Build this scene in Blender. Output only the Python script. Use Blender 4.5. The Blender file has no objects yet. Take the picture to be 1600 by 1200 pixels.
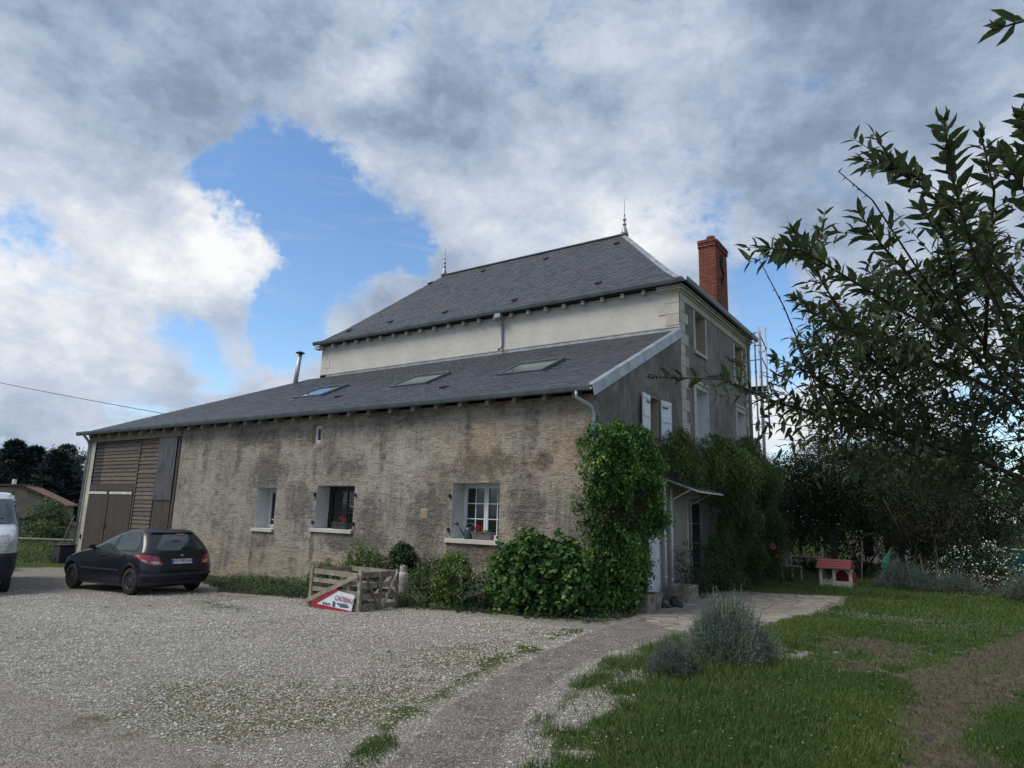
import bpy, bmesh, math, random
import numpy as np
from mathutils import Matrix, Vector
R = math.radians
scene = bpy.context.scene
COL = scene.collection
rng = np.random.default_rng(7)
random.seed(7)

# ------------------------------------------------------------------ camera
cam_d = bpy.data.cameras.new('camera')
cam_d.sensor_width = 36.0
cam_d.lens = 23.47
cam_d.clip_start = 0.05
cam_d.clip_end = 3000
cam = bpy.data.objects.new('camera', cam_d)
COL.objects.link(cam)
cam.matrix_world = Matrix(((0.8279, 0.0846, 0.5544, 6.323),
                           (0.5601, -0.1753, -0.8097, -12.434),
                           (0.0286, 0.9809, -0.1925, 1.845),
                           (0, 0, 0, 1)))
scene.camera = cam
scene.render.resolution_x, scene.render.resolution_y = 1024, 768

# ------------------------------------------------------------------ world: blue sky behind broken cloud
SUN_EL, SUN_AZ = R(50), R(214)      # azimuth measured clockwise from +y
w = bpy.data.worlds.new('World'); scene.world = w; w.use_nodes = True
NT = w.node_tree; NT.nodes.clear()
def N(t, **k):
    n = NT.nodes.new(t)
    for a, b in k.items(): setattr(n, a, b)
    return n
def LK(a, b): NT.links.new(a, b)
def mth(op, a, b=None, c=None, clamp=False):
    n = N('ShaderNodeMath', operation=op); n.use_clamp = clamp
    for i, v in enumerate((a, b, c)):
        if v is None: continue
        if isinstance(v, (int, float)): n.inputs[i].default_value = v
        else: LK(v, n.inputs[i])
    return n.outputs[0]
def smooth(v, lo, hi, o0=0.0, o1=1.0):
    n = N('ShaderNodeMapRange', interpolation_type='SMOOTHSTEP')
    LK(v, n.inputs[0])
    for i, x in zip((1, 2, 3, 4), (lo, hi, o0, o1)): n.inputs[i].default_value = x
    return n.outputs[0]
def noise(vec, scale, detail=6, rough=.55, dist=0, off=(0, 0, 0), sc=(1, 1, 1)):
    m = N('ShaderNodeMapping'); LK(vec, m.inputs[0])
    m.inputs['Location'].default_value = off; m.inputs['Scale'].default_value = sc
    n = N('ShaderNodeTexNoise'); LK(m.outputs[0], n.inputs['Vector'])
    n.inputs['Scale'].default_value = scale; n.inputs['Detail'].default_value = detail
    n.inputs['Roughness'].default_value = rough; n.inputs['Distortion'].default_value = dist
    return n
tc = N('ShaderNodeTexCoord')
sky = N('ShaderNodeTexSky', sky_type='NISHITA', sun_disc=False)
sky.sun_elevation = SUN_EL; sky.sun_rotation = SUN_AZ
sky.air_density = 1.0; sky.dust_density = .3; sky.ozone_density = 2.0
direc = tc.outputs['Generated']
wob = noise(direc, 7, 5, .6)
v1 = N('ShaderNodeVectorMath', operation='SUBTRACT'); LK(wob.outputs['Color'], v1.inputs[0]); v1.inputs[1].default_value = (.5, .5, .5)
v2 = N('ShaderNodeVectorMath', operation='SCALE'); LK(v1.outputs[0], v2.inputs[0]); v2.inputs['Scale'].default_value = .16
v3 = N('ShaderNodeVectorMath', operation='ADD'); LK(direc, v3.inputs[0]); LK(v2.outputs[0], v3.inputs[1])
dd = v3.outputs[0]
def blobs(lst, soft=.55, rk=1.0):
    acc = None
    for (x, y, z, r, s) in lst:
        r *= rk
        n = N('ShaderNodeVectorMath', operation='DISTANCE'); LK(dd, n.inputs[0]); n.inputs[1].default_value = (x, y, z)
        o = smooth(n.outputs['Value'], r * (1 - soft), r * (1 + soft), s, 0.0)
        acc = o if acc is None else mth('ADD', acc, o)
    return acc
BLUE = [(-.793, .443, .418, .040, .8), (-.769, .485, .417, .048, .9), (-.736, .52, .433, .062, 1), (-.707, .575, .411, .070, 1),
        (-.676, .635, .374, .055, 1), (-.739, .589, .327, .075, 1), (-.75, .549, .36, .05, .9), (-.639, .676, .366, .036, .9),
        (-.783, .564, .26, .050, .8), (-.765, .60, .215, .055, .8), (-.838, .508, .199, .046, .7), (-.874, .437, .214, .040, .5),
        (-.253, .878, .406, .050, .55), (-.213, .937, .277, .080, .8), (-.223, .918, .34, .045, .7), (-.205, .975, .082, .022, .7),
        (-.186, .957, .223, .06, .7), (-.565, .536, .628, .03, .45), (-.686, .467, .557, .02, .3), (-.278, .824, .494, .026, .35),
        (-.048, .919, .391, .06, .35), (.03, .997, .066, .05, .8), (.05, .98, .15, .05, .6),
        (.5, .8, .33, .12, .8), (.8, -.3, .5, .2, .9), (-.5, -.7, .45, .18, .8), (.1, -.85, .5, .15, .8), (-.95, -.2, .25, .1, .6), (.3, .2, .93, .15, .5)]
BRI = [(-.889, .346, .301, .15, .30), (-.827, .447, .342, .08, .24), (-.894, .293, .34, .10, .14), (-.805, .495, .335, .062, .20),
       (-.932, .339, .125, .09, .20), (-.793, .323, .517, .055, .22), (-.616, .52, .592, .060, .36), (-.603, .556, .571, .05, .24),
       (-.202, .971, .118, .07, .30), (-.351, .819, .454, .09, .24), (-.286, .779, .558, .07, .16), (-.415, .658, .628, .086, .10),
       (-.861, .239, .45, .06, .22), (-.804, .454, .385, .05, .26), (-.50, .70, .50, .12, .10), (0, .98, .08, .15, .30), (.3, .94, .1, .2, .2)]
DRK = [(-.813, .262, .52, .15, .30), (-.677, .426, .60, .14, .30), (-.583, .598, .55, .085, .14), (-.567, .651, .505, .085, .14),
       (-.162, .785, .598, .19, .26), (.003, .837, .547, .23, .24), (-.469, .77, .433, .06, .12), (-.076, .887, .455, .12, .14),
       (-.869, .442, .223, .05, .12), (-.686, .666, .293, .06, .06), (-.824, .527, .21, .05, .08), (-.941, .329, .077, .045, .20),
       (-.402, .761, .509, .08, .10), (-.45, .45, .77, .3, .15)]
blue = blobs(BLUE, .85, .86)
n1 = noise(direc, 5.5, 12, .60, .15, sc=(1, 1, 1.6))
n2 = noise(direc, 3.0, 9, .54, .0, off=(3.1, 1.7, .4), sc=(1, 1, 1.9))
n3 = noise(direc, 12, 10, .66, .15, off=(1, 7, 2), sc=(1, 1, 1.5))
cov = mth('ADD', mth('SUBTRACT', 1.0, blue), mth('MULTIPLY', mth('SUBTRACT', n1.outputs[0], .5), 2.6))
cov = mth('ADD', cov, mth('MULTIPLY', mth('SUBTRACT', n3.outputs[0], .5), 1.25))
alpha = smooth(cov, .20, .84)
cir = noise(direc, 5, 8, .62, 1.2, off=(2, 5, 1), sc=(1, 1, 4.5))
alpha = mth('MAXIMUM', alpha, smooth(cir.outputs[0], .52, .80, 0, .42))
val = mth('ADD', mth('SUBTRACT', mth('MULTIPLY', blobs(BRI, .8), .80), mth('MULTIPLY', blobs(DRK, .9), .62)), .45)
val = mth('ADD', val, mth('MULTIPLY', mth('SUBTRACT', n2.outputs[0], .5), 1.35))
val = mth('ADD', val, mth('MULTIPLY', mth('SUBTRACT', n3.outputs[0], .5), .78))
edge = mth('MULTIPLY', smooth(cov, .45, .85, 1, 0), .08)
val = mth('ADD', val, edge)
ramp = N('ShaderNodeValToRGB'); LK(val, ramp.inputs[0])
e = ramp.color_ramp.elements
e[0].position = 0.0; e[0].color = (.125, .168, .240, 1)
e[1].position = .95; e[1].color = (.68, .685, .69, 1)
for pz, cz in ((.22, (.190, .242, .330, 1)), (.42, (.295, .352, .445, 1)), (.66, (.43, .475, .55, 1))):
    q = ramp.color_ramp.elements.new(pz); q.color = cz
hs_ = N('ShaderNodeHueSaturation'); LK(sky.outputs[0], hs_.inputs['Color']); hs_.inputs['Saturation'].default_value = 1.12
bgs = N('ShaderNodeBackground'); LK(hs_.outputs[0], bgs.inputs[0]); bgs.inputs[1].default_value = .135
bgc = N('ShaderNodeBackground'); LK(ramp.outputs[0], bgc.inputs[0]); bgc.inputs[1].default_value = 1.02
mx = N('ShaderNodeMixShader'); LK(alpha, mx.inputs[0]); LK(bgs.outputs[0], mx.inputs[1]); LK(bgc.outputs[0], mx.inputs[2])
wo = N('ShaderNodeOutputWorld'); LK(mx.outputs[0], wo.inputs[0])
w.cycles.sampling_method = 'MANUAL'; w.cycles.sample_map_resolution = 512

sun_d = bpy.data.lights.new('sun', 'SUN'); sun_d.energy = 2.0; sun_d.angle = R(28); sun_d.color = (1, .92, .80)
sun = bpy.data.objects.new('sun', sun_d); COL.objects.link(sun)
sd = Vector((math.sin(SUN_AZ) * math.cos(SUN_EL), math.cos(SUN_AZ) * math.cos(SUN_EL), math.sin(SUN_EL)))
sun.rotation_euler = sd.to_track_quat('Z', 'Y').to_euler()
vs = scene.view_settings
vs.view_transform = 'Standard'; vs.look = 'None'; vs.exposure = 0.48; vs.gamma = 1.0; vs.use_curve_mapping = False

# ------------------------------------------------------------------ materials
def new_mat(name):
    m = bpy.data.materials.new(name); m.use_nodes = True
    nt = m.node_tree; nt.nodes.clear()
    return m, nt
class G:
    """tiny node graph builder"""
    def __init__(s, name):
        s.m, s.nt = new_mat(name)
        s.tc = s.n('ShaderNodeTexCoord'); s.co = s.tc.outputs['Object']
    def n(s, t, **k):
        x = s.nt.nodes.new(t)
        for a, b in k.items(): setattr(x, a, b)
        return x
    def l(s, a, b): s.nt.links.new(a, b)
    def put(s, sock, v):
        if v is None: return
        if isinstance(v, (int, float)): sock.default_value = v
        elif isinstance(v, (tuple, list)): sock.default_value = tuple(v) + ((1,) if len(v) == 3 and sock.type == 'RGBA' else ())
        else: s.l(v, sock)
    def math(s, op, a, b=None, clamp=False):
        x = s.n('ShaderNodeMath', operation=op); x.use_clamp = clamp
        s.put(x.inputs[0], a); s.put(x.inputs[1], b); return x.outputs[0]
    def rng(s, v, lo, hi, a=0., b=1., kind='SMOOTHSTEP'):
        x = s.n('ShaderNodeMapRange', interpolation_type=kind); s.put(x.inputs[0], v)
        for i, q in zip((1, 2, 3, 4), (lo, hi, a, b)): x.inputs[i].default_value = q
        return x.outputs[0]
    def noise(s, scale, detail=5, rough=.6, sc=(1, 1, 1), off=(0, 0, 0), dist=0, vec=None):
        mp = s.n('ShaderNodeMapping'); s.l(vec or s.co, mp.inputs[0]); mp.inputs['Scale'].default_value = sc; mp.inputs['Location'].default_value = off
        x = s.n('ShaderNodeTexNoise'); s.l(mp.outputs[0], x.inputs['Vector'])
        x.inputs['Scale'].default_value = scale; x.inputs['Detail'].default_value = detail
        x.inputs['Roughness'].default_value = rough; x.inputs['Distortion'].default_value = dist
        return x.outputs[0]
    def vor(s, scale, sc=(1, 1, 1), feature='F1', out='Distance', rand=1):
        mp = s.n('ShaderNodeMapping'); s.l(s.co, mp.inputs[0]); mp.inputs['Scale'].default_value = sc
        x = s.n('ShaderNodeTexVoronoi', feature=feature); s.l(mp.outputs[0], x.inputs['Vector'])
        x.inputs['Scale'].default_value = scale; x.inputs['Randomness'].default_value = rand
        return x.outputs[out]
    def mix(s, f, a, b, mode='MIX'):
        x = s.n('ShaderNodeMix', data_type='RGBA', blend_type=mode)
        s.put(x.inputs[0], f); s.put(x.inputs[6], a); s.put(x.inputs[7], b); return x.outputs[2]
    def bump(s, h, strength=.5, dist=.01, nrm=None):
        x = s.n('ShaderNodeBump'); x.inputs['Strength'].default_value = strength; x.inputs['Distance'].default_value = dist
        s.l(h, x.inputs['Height'])
        if nrm: s.l(nrm, x.inputs['Normal'])
        return x.outputs[0]
    def out(s, col, rough=.8, nrm=None, metal=0., spec=.5, coat=0., trans=0., transl=0., alpha=None, emit=None):
        p = s.n('ShaderNodeBsdfPrincipled')
        s.put(p.inputs['Base Color'], col); s.put(p.inputs['Roughness'], rough); s.put(p.inputs['Metallic'], metal)
        s.put(p.inputs['Specular IOR Level'], spec); s.put(p.inputs['Coat Weight'], coat); p.inputs['Coat Roughness'].default_value = .10
        s.put(p.inputs['Transmission Weight'], trans)
        if nrm: s.l(nrm, p.inputs['Normal'])
        sh = p.outputs[0]
        if transl:
            t = s.n('ShaderNodeBsdfTranslucent'); s.put(t.inputs[0], col)
            mxx = s.n('ShaderNodeMixShader'); mxx.inputs[0].default_value = transl
            s.l(sh, mxx.inputs[1]); s.l(t.outputs[0], mxx.inputs[2]); sh = mxx.outputs[0]
        o = s.n('ShaderNodeOutputMaterial'); s.l(sh, o.inputs[0])
        return s.m
def simple(name, col, rough=.7, metal=0, amt=.25, scale=6, bump=0., bscale=40, col2=None, sc=(1, 1, 1), spec=.5, coat=0., rand=0.):
    g = G(name)
    f = g.noise(scale, 5, .6, sc=sc)
    f = g.rng(f, .35, .65)
    c2 = col2 or tuple(x * (1 - amt) for x in col)
    c = g.mix(f, col, c2)
    if rand:
        oi = g.n('ShaderNodeObjectInfo'); k = g.rng(oi.outputs['Random'], 0, 1, 1 - rand, 1 + rand, 'LINEAR')
        hs = g.n('ShaderNodeHueSaturation'); g.l(k, hs.inputs['Value']); g.l(c, hs.inputs['Color']); c = hs.outputs[0]
    nrm = g.bump(g.noise(bscale, 4, .6, sc=sc), bump, .01) if bump else None
    return g.out(c, rough, nrm, metal, spec, coat)
def leaf_mat(name, a, b, c=None, transl=.22, rough=.55, spec=.35):
    g = G(name)
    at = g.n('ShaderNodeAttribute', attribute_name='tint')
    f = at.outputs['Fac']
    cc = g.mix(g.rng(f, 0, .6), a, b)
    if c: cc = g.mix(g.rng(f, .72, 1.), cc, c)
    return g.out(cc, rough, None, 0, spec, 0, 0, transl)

def wall_front():
    g = G('wall_roughcast_front')
    sx = g.n('ShaderNodeSeparateXYZ'); g.l(g.co, sx.inputs[0]); X, Z = sx.outputs[0], sx.outputs[2]
    cr = g.n('ShaderNodeCombineXYZ'); g.l(X, cr.inputs[0]); g.l(Z, cr.inputs[2])
    big = g.noise(.55, 4, .6, off=(4, 0, 0))
    base = g.mix(g.rng(big, .38, .66), (.345, .312, .268), (.475, .45, .405))
    base = g.mix(g.rng(g.noise(2.3, 6, .7, off=(7, 0, 1)), .42, .62, 0, .55), base, (.27, .235, .185))
    base = g.mix(g.rng(g.math('ADD', X, g.math('MULTIPLY', big, 6)), -9, 0, .75, 0), base, (.335, .315, .28))
    ochre = g.math('MULTIPLY', g.rng(Z, .2, 1.35, 1, 0), g.rng(g.noise(1.6, 4, .6), .3, .6))
    base = g.mix(g.math('MULTIPLY', ochre, .7), base, (.40, .30, .20))
    op = g.math('MULTIPLY', g.rng(X, -5.5, -2.6), g.rng(g.noise(.9, 3, .5, off=(9, 0, 3)), .38, .62))
    base = g.mix(g.math('MULTIPLY', op, .8), base, (.43, .32, .215))
    # grey algae stains fixed to the wall
    wob = g.noise(1.3, 6, .65, off=(2, 0, 7))
    acc = None
    def stain(x, z, rx, rz, s):
        nonlocal acc
        a = g.math('DIVIDE', g.math('SUBTRACT', X, x), rx); b = g.math('DIVIDE', g.math('SUBTRACT', Z, z), rz)
        d = g.math('SQRT', g.math('ADD', g.math('MULTIPLY', a, a), g.math('MULTIPLY', b, b)))
        d = g.math('ADD', d, g.math('MULTIPLY', g.math('SUBTRACT', wob, .5), 2.2))
        o = g.rng(d, .25, 1.45, s, 0)
        acc = o if acc is None else g.math('MAXIMUM', acc, o)
    for a in ((-10.9, 2.9, .9, .75, .95), (-10.6, 3.5, .35, .7, .7), (-9.2, 2.0, .7, .9, .8), (-7.0, 1.05, 1.6, .35, .95), (-6.5, 1.7, .5, .9, .75),
              (-7.7, 3.0, 1.0, .45, .7), (-4.6, 1.7, .75, 1.1, .9), (-3.0, 2.95, 1.5, .45, .75), (-3.0, .95, 1.2, .35, .9), (-1.7, 1.9, .55, 1.1, .85),
              (-1.3, 3.0, .3, .25, .9), (-.35, 1.2, .5, 1.2, .85), (-.3, 3.3, .35, 1.0, .6), (-12.6, 3.0, .7, .5, .55), (-13.2, 1.6, 1.3, .8, .45), (-11.6, 3.9, 1.5, .3, .8), (-3.85, .75, .12, .8, .9), (-2.4, .7, .14, .9, .9), (-8.65, .8, .12, .8, .85), (-7.1, .75, .12, .7, .85), (-11.3, .8, .1, .7, .8), (-6.2, 3.6, .16, 1.0, .7), (-3.4, 3.7, .14, .9, .7), (-12.4, 3.4, .16, 1.1, .7), (-14.2, 3.3, .2, 1.2, .6), (-8.8, 2.9, .12, .9, .6), (-1.6, 3.8, .18, .7, .6),
              (-9.3, 3.9, 1.4, .35, .6), (-5.2, 4.2, 1.6, .3, .6), (-14.9, 2.5, .5, 1.6, .4), (-11, .9, 1.3, .3, .6)): stain(*a)
    streak = g.noise(1.0, 6, .7, sc=(7, 1, .55), off=(0, 0, 3))
    fine = g.noise(14, 6, .7, sc=(1.5, 1, 1))
    grey = g.math('MULTIPLY', g.rng(g.math('ADD', acc, g.math('MULTIPLY', g.math('SUBTRACT', g.noise(3.5, 8, .75, off=(6, 0, 2)), .5), 2.4)), .12, .85), g.rng(fine, .34, .54, .45, 1.))
    wide = g.math('MULTIPLY', g.rng(g.noise(.8, 7, .7, off=(11, 0, 5)), .44, .62), .78)
    grey = g.math('MAXIMUM', grey, g.math('MULTIPLY', wide, g.rng(streak, .3, .6)))
    grey = g.math('MAXIMUM', grey, g.math('MULTIPLY', g.rng(streak, .55, .75), .5))
    col = base
    rough = g.noise(34, 8, .82, sc=(1.1, 1, .9), dist=.4)
    v = g.vor(30, sc=(1.2, 1, .9))
    speck = g.rng(rough, .42, .62)
    col = g.mix(g.math('MULTIPLY', speck, .60), col, (.56, .52, .45))
    col = g.mix(g.math('MULTIPLY', g.rng(rough, .50, .36), .85), col, (.075, .066, .055))
    # hand laid courses showing through the render
    rows = g.noise(1.0, 4, .6, sc=(2.6, 1, 15), dist=.5)
    col = g.mix(g.math('MULTIPLY', g.rng(rows, .51, .60), .42), col, (.15, .13, .11))
    scr = g.noise(5.5, 8, .8, sc=(1, 1, 1.6), off=(3, 0, 9))
    col = g.mix(g.math('MULTIPLY', g.rng(scr, .50, .66), .50), col, (.12, .108, .092))
    col = g.mix(g.math('MULTIPLY', g.rng(scr, .44, .34), .45), col, (.50, .475, .42))
    col = g.mix(g.math('MULTIPLY', g.rng(g.noise(5, 5, .7, sc=(1.2, 1, 1), off=(1, 0, 8)), .60, .72), .5), col, (.56, .53, .46))
    col = g.mix(g.math('MULTIPLY', grey, .92), col, g.mix(1.0, col, (.33, .345, .37), 'MULTIPLY'))
    # cracks
    cv = g.vor(.45, feature='DISTANCE_TO_EDGE')
    mp = g.n('ShaderNodeMapping')
    h = g.math('ADD', g.math('MULTIPLY', rough, .8), g.math('MULTIPLY', v, .5))
    h = g.math('ADD', h, g.math('MULTIPLY', rows, .25))
    pit = g.rng(g.noise(11, 8, .85, off=(2, 0, 2), dist=.6), .60, .70)
    col = g.mix(g.math('MULTIPLY', pit, .7), col, (.075, .066, .055))
    h = g.math('SUBTRACT', h, g.math('MULTIPLY', pit, .8))
    return g.out(col, .95, g.bump(h, 1.0, .03), spec=.15)
def wall_grey():
    g = G('wall_roughcast_gable')
    big = g.noise(.6, 5, .65)
    streak = g.noise(1.6, 8, .75, sc=(1, 2.6, 1.1))
    f = g.math('ADD', g.math('MULTIPLY', big, .5), g.math('MULTIPLY', streak, .5))
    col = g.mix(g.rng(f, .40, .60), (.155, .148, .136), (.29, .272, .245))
    sx = g.n('ShaderNodeSeparateXYZ'); g.l(g.co, sx.inputs[0])
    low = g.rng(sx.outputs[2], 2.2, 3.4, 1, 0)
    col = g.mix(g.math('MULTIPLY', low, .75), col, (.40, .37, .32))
    fine = g.noise(26, 8, .8, sc=(1, 1.2, .9), dist=.4)
    col = g.mix(g.math('MULTIPLY', g.rng(fine, .5, .68), .42), col, (.36, .34, .30))
    col = g.mix(g.math('MULTIPLY', g.rng(fine, .48, .32), .6), col, (.07, .066, .06))
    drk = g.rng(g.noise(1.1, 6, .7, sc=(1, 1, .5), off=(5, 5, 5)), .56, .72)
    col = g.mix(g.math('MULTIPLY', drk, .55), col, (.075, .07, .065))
    return g.out(col, .95, g.bump(fine, 1.0, .03), spec=.15)
def render_beige(name, a, b, fs=5):
    g = G(name)
    f = g.noise(1.2, 6, .65); f2 = g.noise(fs, 6, .7, sc=(1, 1, 1.8))
    col = g.mix(g.rng(f, .3, .7), a, b)
    col = g.mix(g.math('MULTIPLY', g.rng(f2, .52, .66), .45), col, tuple(x * .62 for x in a))
    return g.out(col, .9, g.bump(f2, .5, .01), spec=.2)
M = {}
M['wall_front'] = wall_front()
M['wall_gable'] = wall_grey()
M['wall_upper'] = render_beige('lime_render', (.57, .555, .52), (.49, .475, .445))
M['stone'] = render_beige('cut_stone', (.54, .52, .46), (.38, .365, .325), 9)
M['stone_grey'] = render_beige('grey_stone', (.28, .265, .23), (.18, .17, .15), 12)
M['stone_tan'] = render_beige('tan_stone', (.40, .34, .25), (.33, .28, .21), 6)
M['reveal'] = render_beige('white_reveal', (.60, .62, .63), (.50, .51, .50), 4)
M['white'] = simple('white_paint', (.68, .72, .76), .5, amt=.12, scale=3, bump=.1)
M['white_dirty'] = simple('weathered_white_paint', (.62, .62, .60), .6, amt=.35, scale=9)
M['zinc'] = simple('zinc', (.34, .38, .42), .42, metal=.35, amt=.3, scale=3, bump=.06, bscale=8)
M['zinc_dark'] = simple('weathered_zinc', (.13, .16, .19), .45, metal=.3, amt=.3, scale=2.5)
M['steel'] = simple('galvanised_steel', (.52, .54, .56), .42, metal=.3, amt=.3, scale=12)
M['dark_metal'] = simple('dark_iron', (.035, .033, .032), .6, metal=.3)
M['rafter'] = simple('rafter_wood', (.33, .29, .24), .85, amt=.4, scale=8, rand=.25)
M['rafter_pale'] = simple('painted_rafter', (.42, .40, .36), .8, amt=.3, scale=8, rand=.15)
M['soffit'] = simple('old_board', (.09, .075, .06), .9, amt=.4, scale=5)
M['brownpaint'] = simple('brown_painted_door', (.062, .046, .040), .7, amt=.3, scale=5, bump=.2, bscale=30, sc=(4, 1, .4), rand=.12)
M['board'] = simple('weathered_board', (.135, .110, .092), .85, amt=.42, scale=5, bump=.35, bscale=22, sc=(.6, 1, 6), rand=.22)
M['board_dark'] = simple('dark_slate_board', (.032, .031, .038), .75, amt=.3, scale=6, rand=.2)
M['tin'] = simple('corrugated_iron', (.22, .215, .225), .5, metal=.35, amt=.35, scale=3, sc=(3, 1, .6))
M['shutter_dark'] = simple('dark_brown_shutter', (.018, .014, .014), .5, amt=.3)
M['interior'] = simple('unlit_interior', (.012, .012, .012), .9)  # near black colour stands for unlit rooms behind the windows
M['curtain'] = simple('net_curtain', (.09, .09, .085), .9, amt=.4, scale=4, sc=(10, 1, .4))
M['glass'] = simple('window_glass', (.010, .012, .014), .04, amt=.1, spec=.8)
M['skyglass'] = simple('roof_window_glass', (.10, .12, .13), .05, amt=.1, spec=1.0)
def slate_mat():
    g = G('slate')
    at = g.n('ShaderNodeAttribute', attribute_name='tint')
    oi = g.n('ShaderNodeObjectInfo'); g.co = g.n('ShaderNodeNewGeometry').outputs['Position']
    t = g.math('FRACT', g.math('ADD', at.outputs['Fac'], oi.outputs['Random']))
    col = g.mix(t, (.046, .054, .070), (.076, .086, .108))
    col = g.mix(g.rng(g.noise(.7, 4, .6), .4, .65, 0, .35), col, (.095, .095, .110))
    col = g.mix(g.math('MULTIPLY', g.rng(g.noise(9, 5, .7), .60, .74), .35), col, (.17, .17, .165))
    return g.out(col, g.rng(t, 0, 1, .42, .62, 'LINEAR'), g.bump(g.noise(30, 4, .6), .3, .005), spec=.4)
M['slate'] = slate_mat()
M['brick'] = simple('red_brick', (.27, .075, .052), .85, amt=.4, scale=14, bump=.4, bscale=60, rand=.3)
M['mortar'] = simple('mortar', (.30, .25, .21), .9, amt=.3, scale=20)
M['terracotta'] = simple('terracotta', (.27, .09, .05), .8, amt=.4, scale=6)
M['greywood'] = simple('weathered_grey_timber', (.30, .262, .215), .85, amt=.42, scale=7, bump=.35, bscale=30, sc=(1, 1, 1), rand=.2)
M['black_plastic'] = simple('dark_plastic', (.018, .020, .024), .45)
M['grey_plastic'] = simple('grey_planter_plastic', (.13, .115, .105), .6)
M['slate_plastic'] = simple('slate_blue_planter', (.035, .042, .055), .5)
M['can'] = simple('watering_can_plastic', (.030, .052, .070), .4)
M['gas'] = simple('cream_gas_bottle_paint', (.44, .43, .38), .55, amt=.35, scale=6)
M['red_print'] = simple('sign_red', (.36, .018, .03), .6)
M['sign_white'] = simple('sign_white', (.60, .66, .74), .5, amt=.12)
M['print_dark'] = simple('sign_blue_grey', (.05, .09, .14), .6)
M['petal_red'] = simple('geranium_petal', (.60, .012, .03), .6)
M['petal_pink'] = simple('rose_petal', (.60, .22, .24), .6)
M['petal_white'] = simple('white_petal', (.70, .72, .72), .6)
M['bark'] = simple('bark', (.085, .070, .055), .9, amt=.5, scale=8, bump=.7, bscale=20, sc=(1, 1, .3))
M['twig'] = simple('twig_bark', (.075, .055, .042), .8, amt=.4, scale=20)
M['stem_green'] = simple('green_stem', (.09, .10, .05), .7)
M['tyre'] = simple('tyre_rubber', (.016, .016, .017), .75, bump=.3, bscale=60)
M['hub'] = simple('black_steel_wheel', (.028, .029, .033), .45)
M['carpaint'] = simple('dark_navy_car_paint', (.008, .010, .018), .35, amt=.2, spec=.4, coat=.35, scale=3)
M['trim'] = simple('black_trim', (.014, .015, .018), .45)
M['bumperplastic'] = simple('worn_bumper', (.035, .037, .045), .5, amt=.25)
M['carglass'] = simple('car_glass', (.035, .05, .055), .03, spec=1.0)
M['taillight'] = simple('red_lamp_lens', (.30, .008, .022), .15, amt=.25, scale=25, coat=1.)
M['clearlens'] = simple('clear_lamp_lens', (.42, .42, .40), .12, amt=.4, scale=22, coat=1.)
M['chrome'] = simple('chrome', (.6, .6, .6), .15, metal=1.)
M['vanwhite'] = simple('white_van_paint', (.56, .60, .68), .25, amt=.08, coat=.8)
M['vanbumper'] = simple('dark_van_bumper', (.022, .027, .042), .45)
M['plate'] = simple('number_plate_white', (.62, .64, .66), .45, amt=.1)
M['plate_blue'] = simple('number_plate_blue', (.02, .06, .35), .45)
M['toy_red'] = simple('faded_red_plastic', (.22, .045, .042), .55, amt=.2)
M['toy_bright_red'] = simple('red_plastic', (.36, .02, .03), .5)
M['toy_cream'] = simple('cream_plastic', (.42, .40, .34), .6, amt=.2)
M['toy_green'] = simple('green_parasol_cloth', (.015, .16, .085), .8)
M['paleyellow'] = simple('pale_yellow_wood', (.33, .27, .10), .7)
M['pool_blue'] = simple('blue_pool_liner', (.06, .26, .40), .5)
M['pale_wall'] = simple('pale_distant_wall', (.45, .44, .46), .8)
M['distant_wall'] = simple('tan_farm_wall', (.30, .255, .205), .9, amt=.3, scale=1.5)
M['rooftile'] = simple('terracotta_tiles', (.20, .105, .078), .85, amt=.4, scale=4, rand=.25)
M['bin'] = simple('dark_blue_bin', (.018, .018, .030), .6)
M['boot'] = simple('dark_leather', (.030, .022, .020), .6)
M['rope'] = simple('cable', (.02, .02, .022), .6)
M['log'] = simple('bleached_log', (.27, .25, .20), .9, amt=.4)

L = {}
L['ivy'] = leaf_mat('creeper_leaf', (0.039, 0.097, 0.023), (0.097, 0.219, 0.047), (0.225, 0.362, 0.082))
L['wisteria'] = leaf_mat('wisteria_leaf', (0.035, 0.071, 0.023), (0.086, 0.157, 0.043), (0.196, 0.255, 0.074))
L['bush'] = leaf_mat('broad_shrub_leaf', (0.026, 0.072, 0.021), (0.059, 0.142, 0.036), (0.153, 0.246, 0.055))
L['weed'] = leaf_mat('weed_leaf', (0.031, 0.060, 0.026), (0.069, 0.117, 0.043), (0.144, 0.215, 0.065))
L['lime'] = leaf_mat('light_green_leaf', (.045, .090, .020), (.095, .165, .036), (.17, .24, .06))
L['dark'] = leaf_mat('dark_shrub_leaf', (0.018, 0.051, 0.023), (0.039, 0.092, 0.039), (0.072, 0.134, 0.053))
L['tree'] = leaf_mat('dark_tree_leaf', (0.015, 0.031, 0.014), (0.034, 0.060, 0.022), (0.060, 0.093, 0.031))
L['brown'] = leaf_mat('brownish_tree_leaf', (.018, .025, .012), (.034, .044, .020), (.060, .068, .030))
L['lighttree'] = leaf_mat('fresh_tree_leaf', (0.036, 0.072, 0.017), (0.074, 0.132, 0.029), (0.120, 0.192, 0.048))
L['conifer'] = leaf_mat('hazed_conifer_needles', (0.027, 0.045, 0.044), (0.050, 0.080, 0.072), (0.075, 0.109, 0.086), .1)  # distance haze put into the colour: lighter, bluer needles
L['buddleia'] = leaf_mat('buddleia_leaf', (0.036, 0.060, 0.027), (0.069, 0.105, 0.047), (0.129, 0.151, 0.055), .26, .5)
L['lavender'] = leaf_mat('lavender_leaf', (0.080, 0.115, 0.092), (0.155, 0.205, 0.165), (0.260, 0.320, 0.270), .12, .8)
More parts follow.
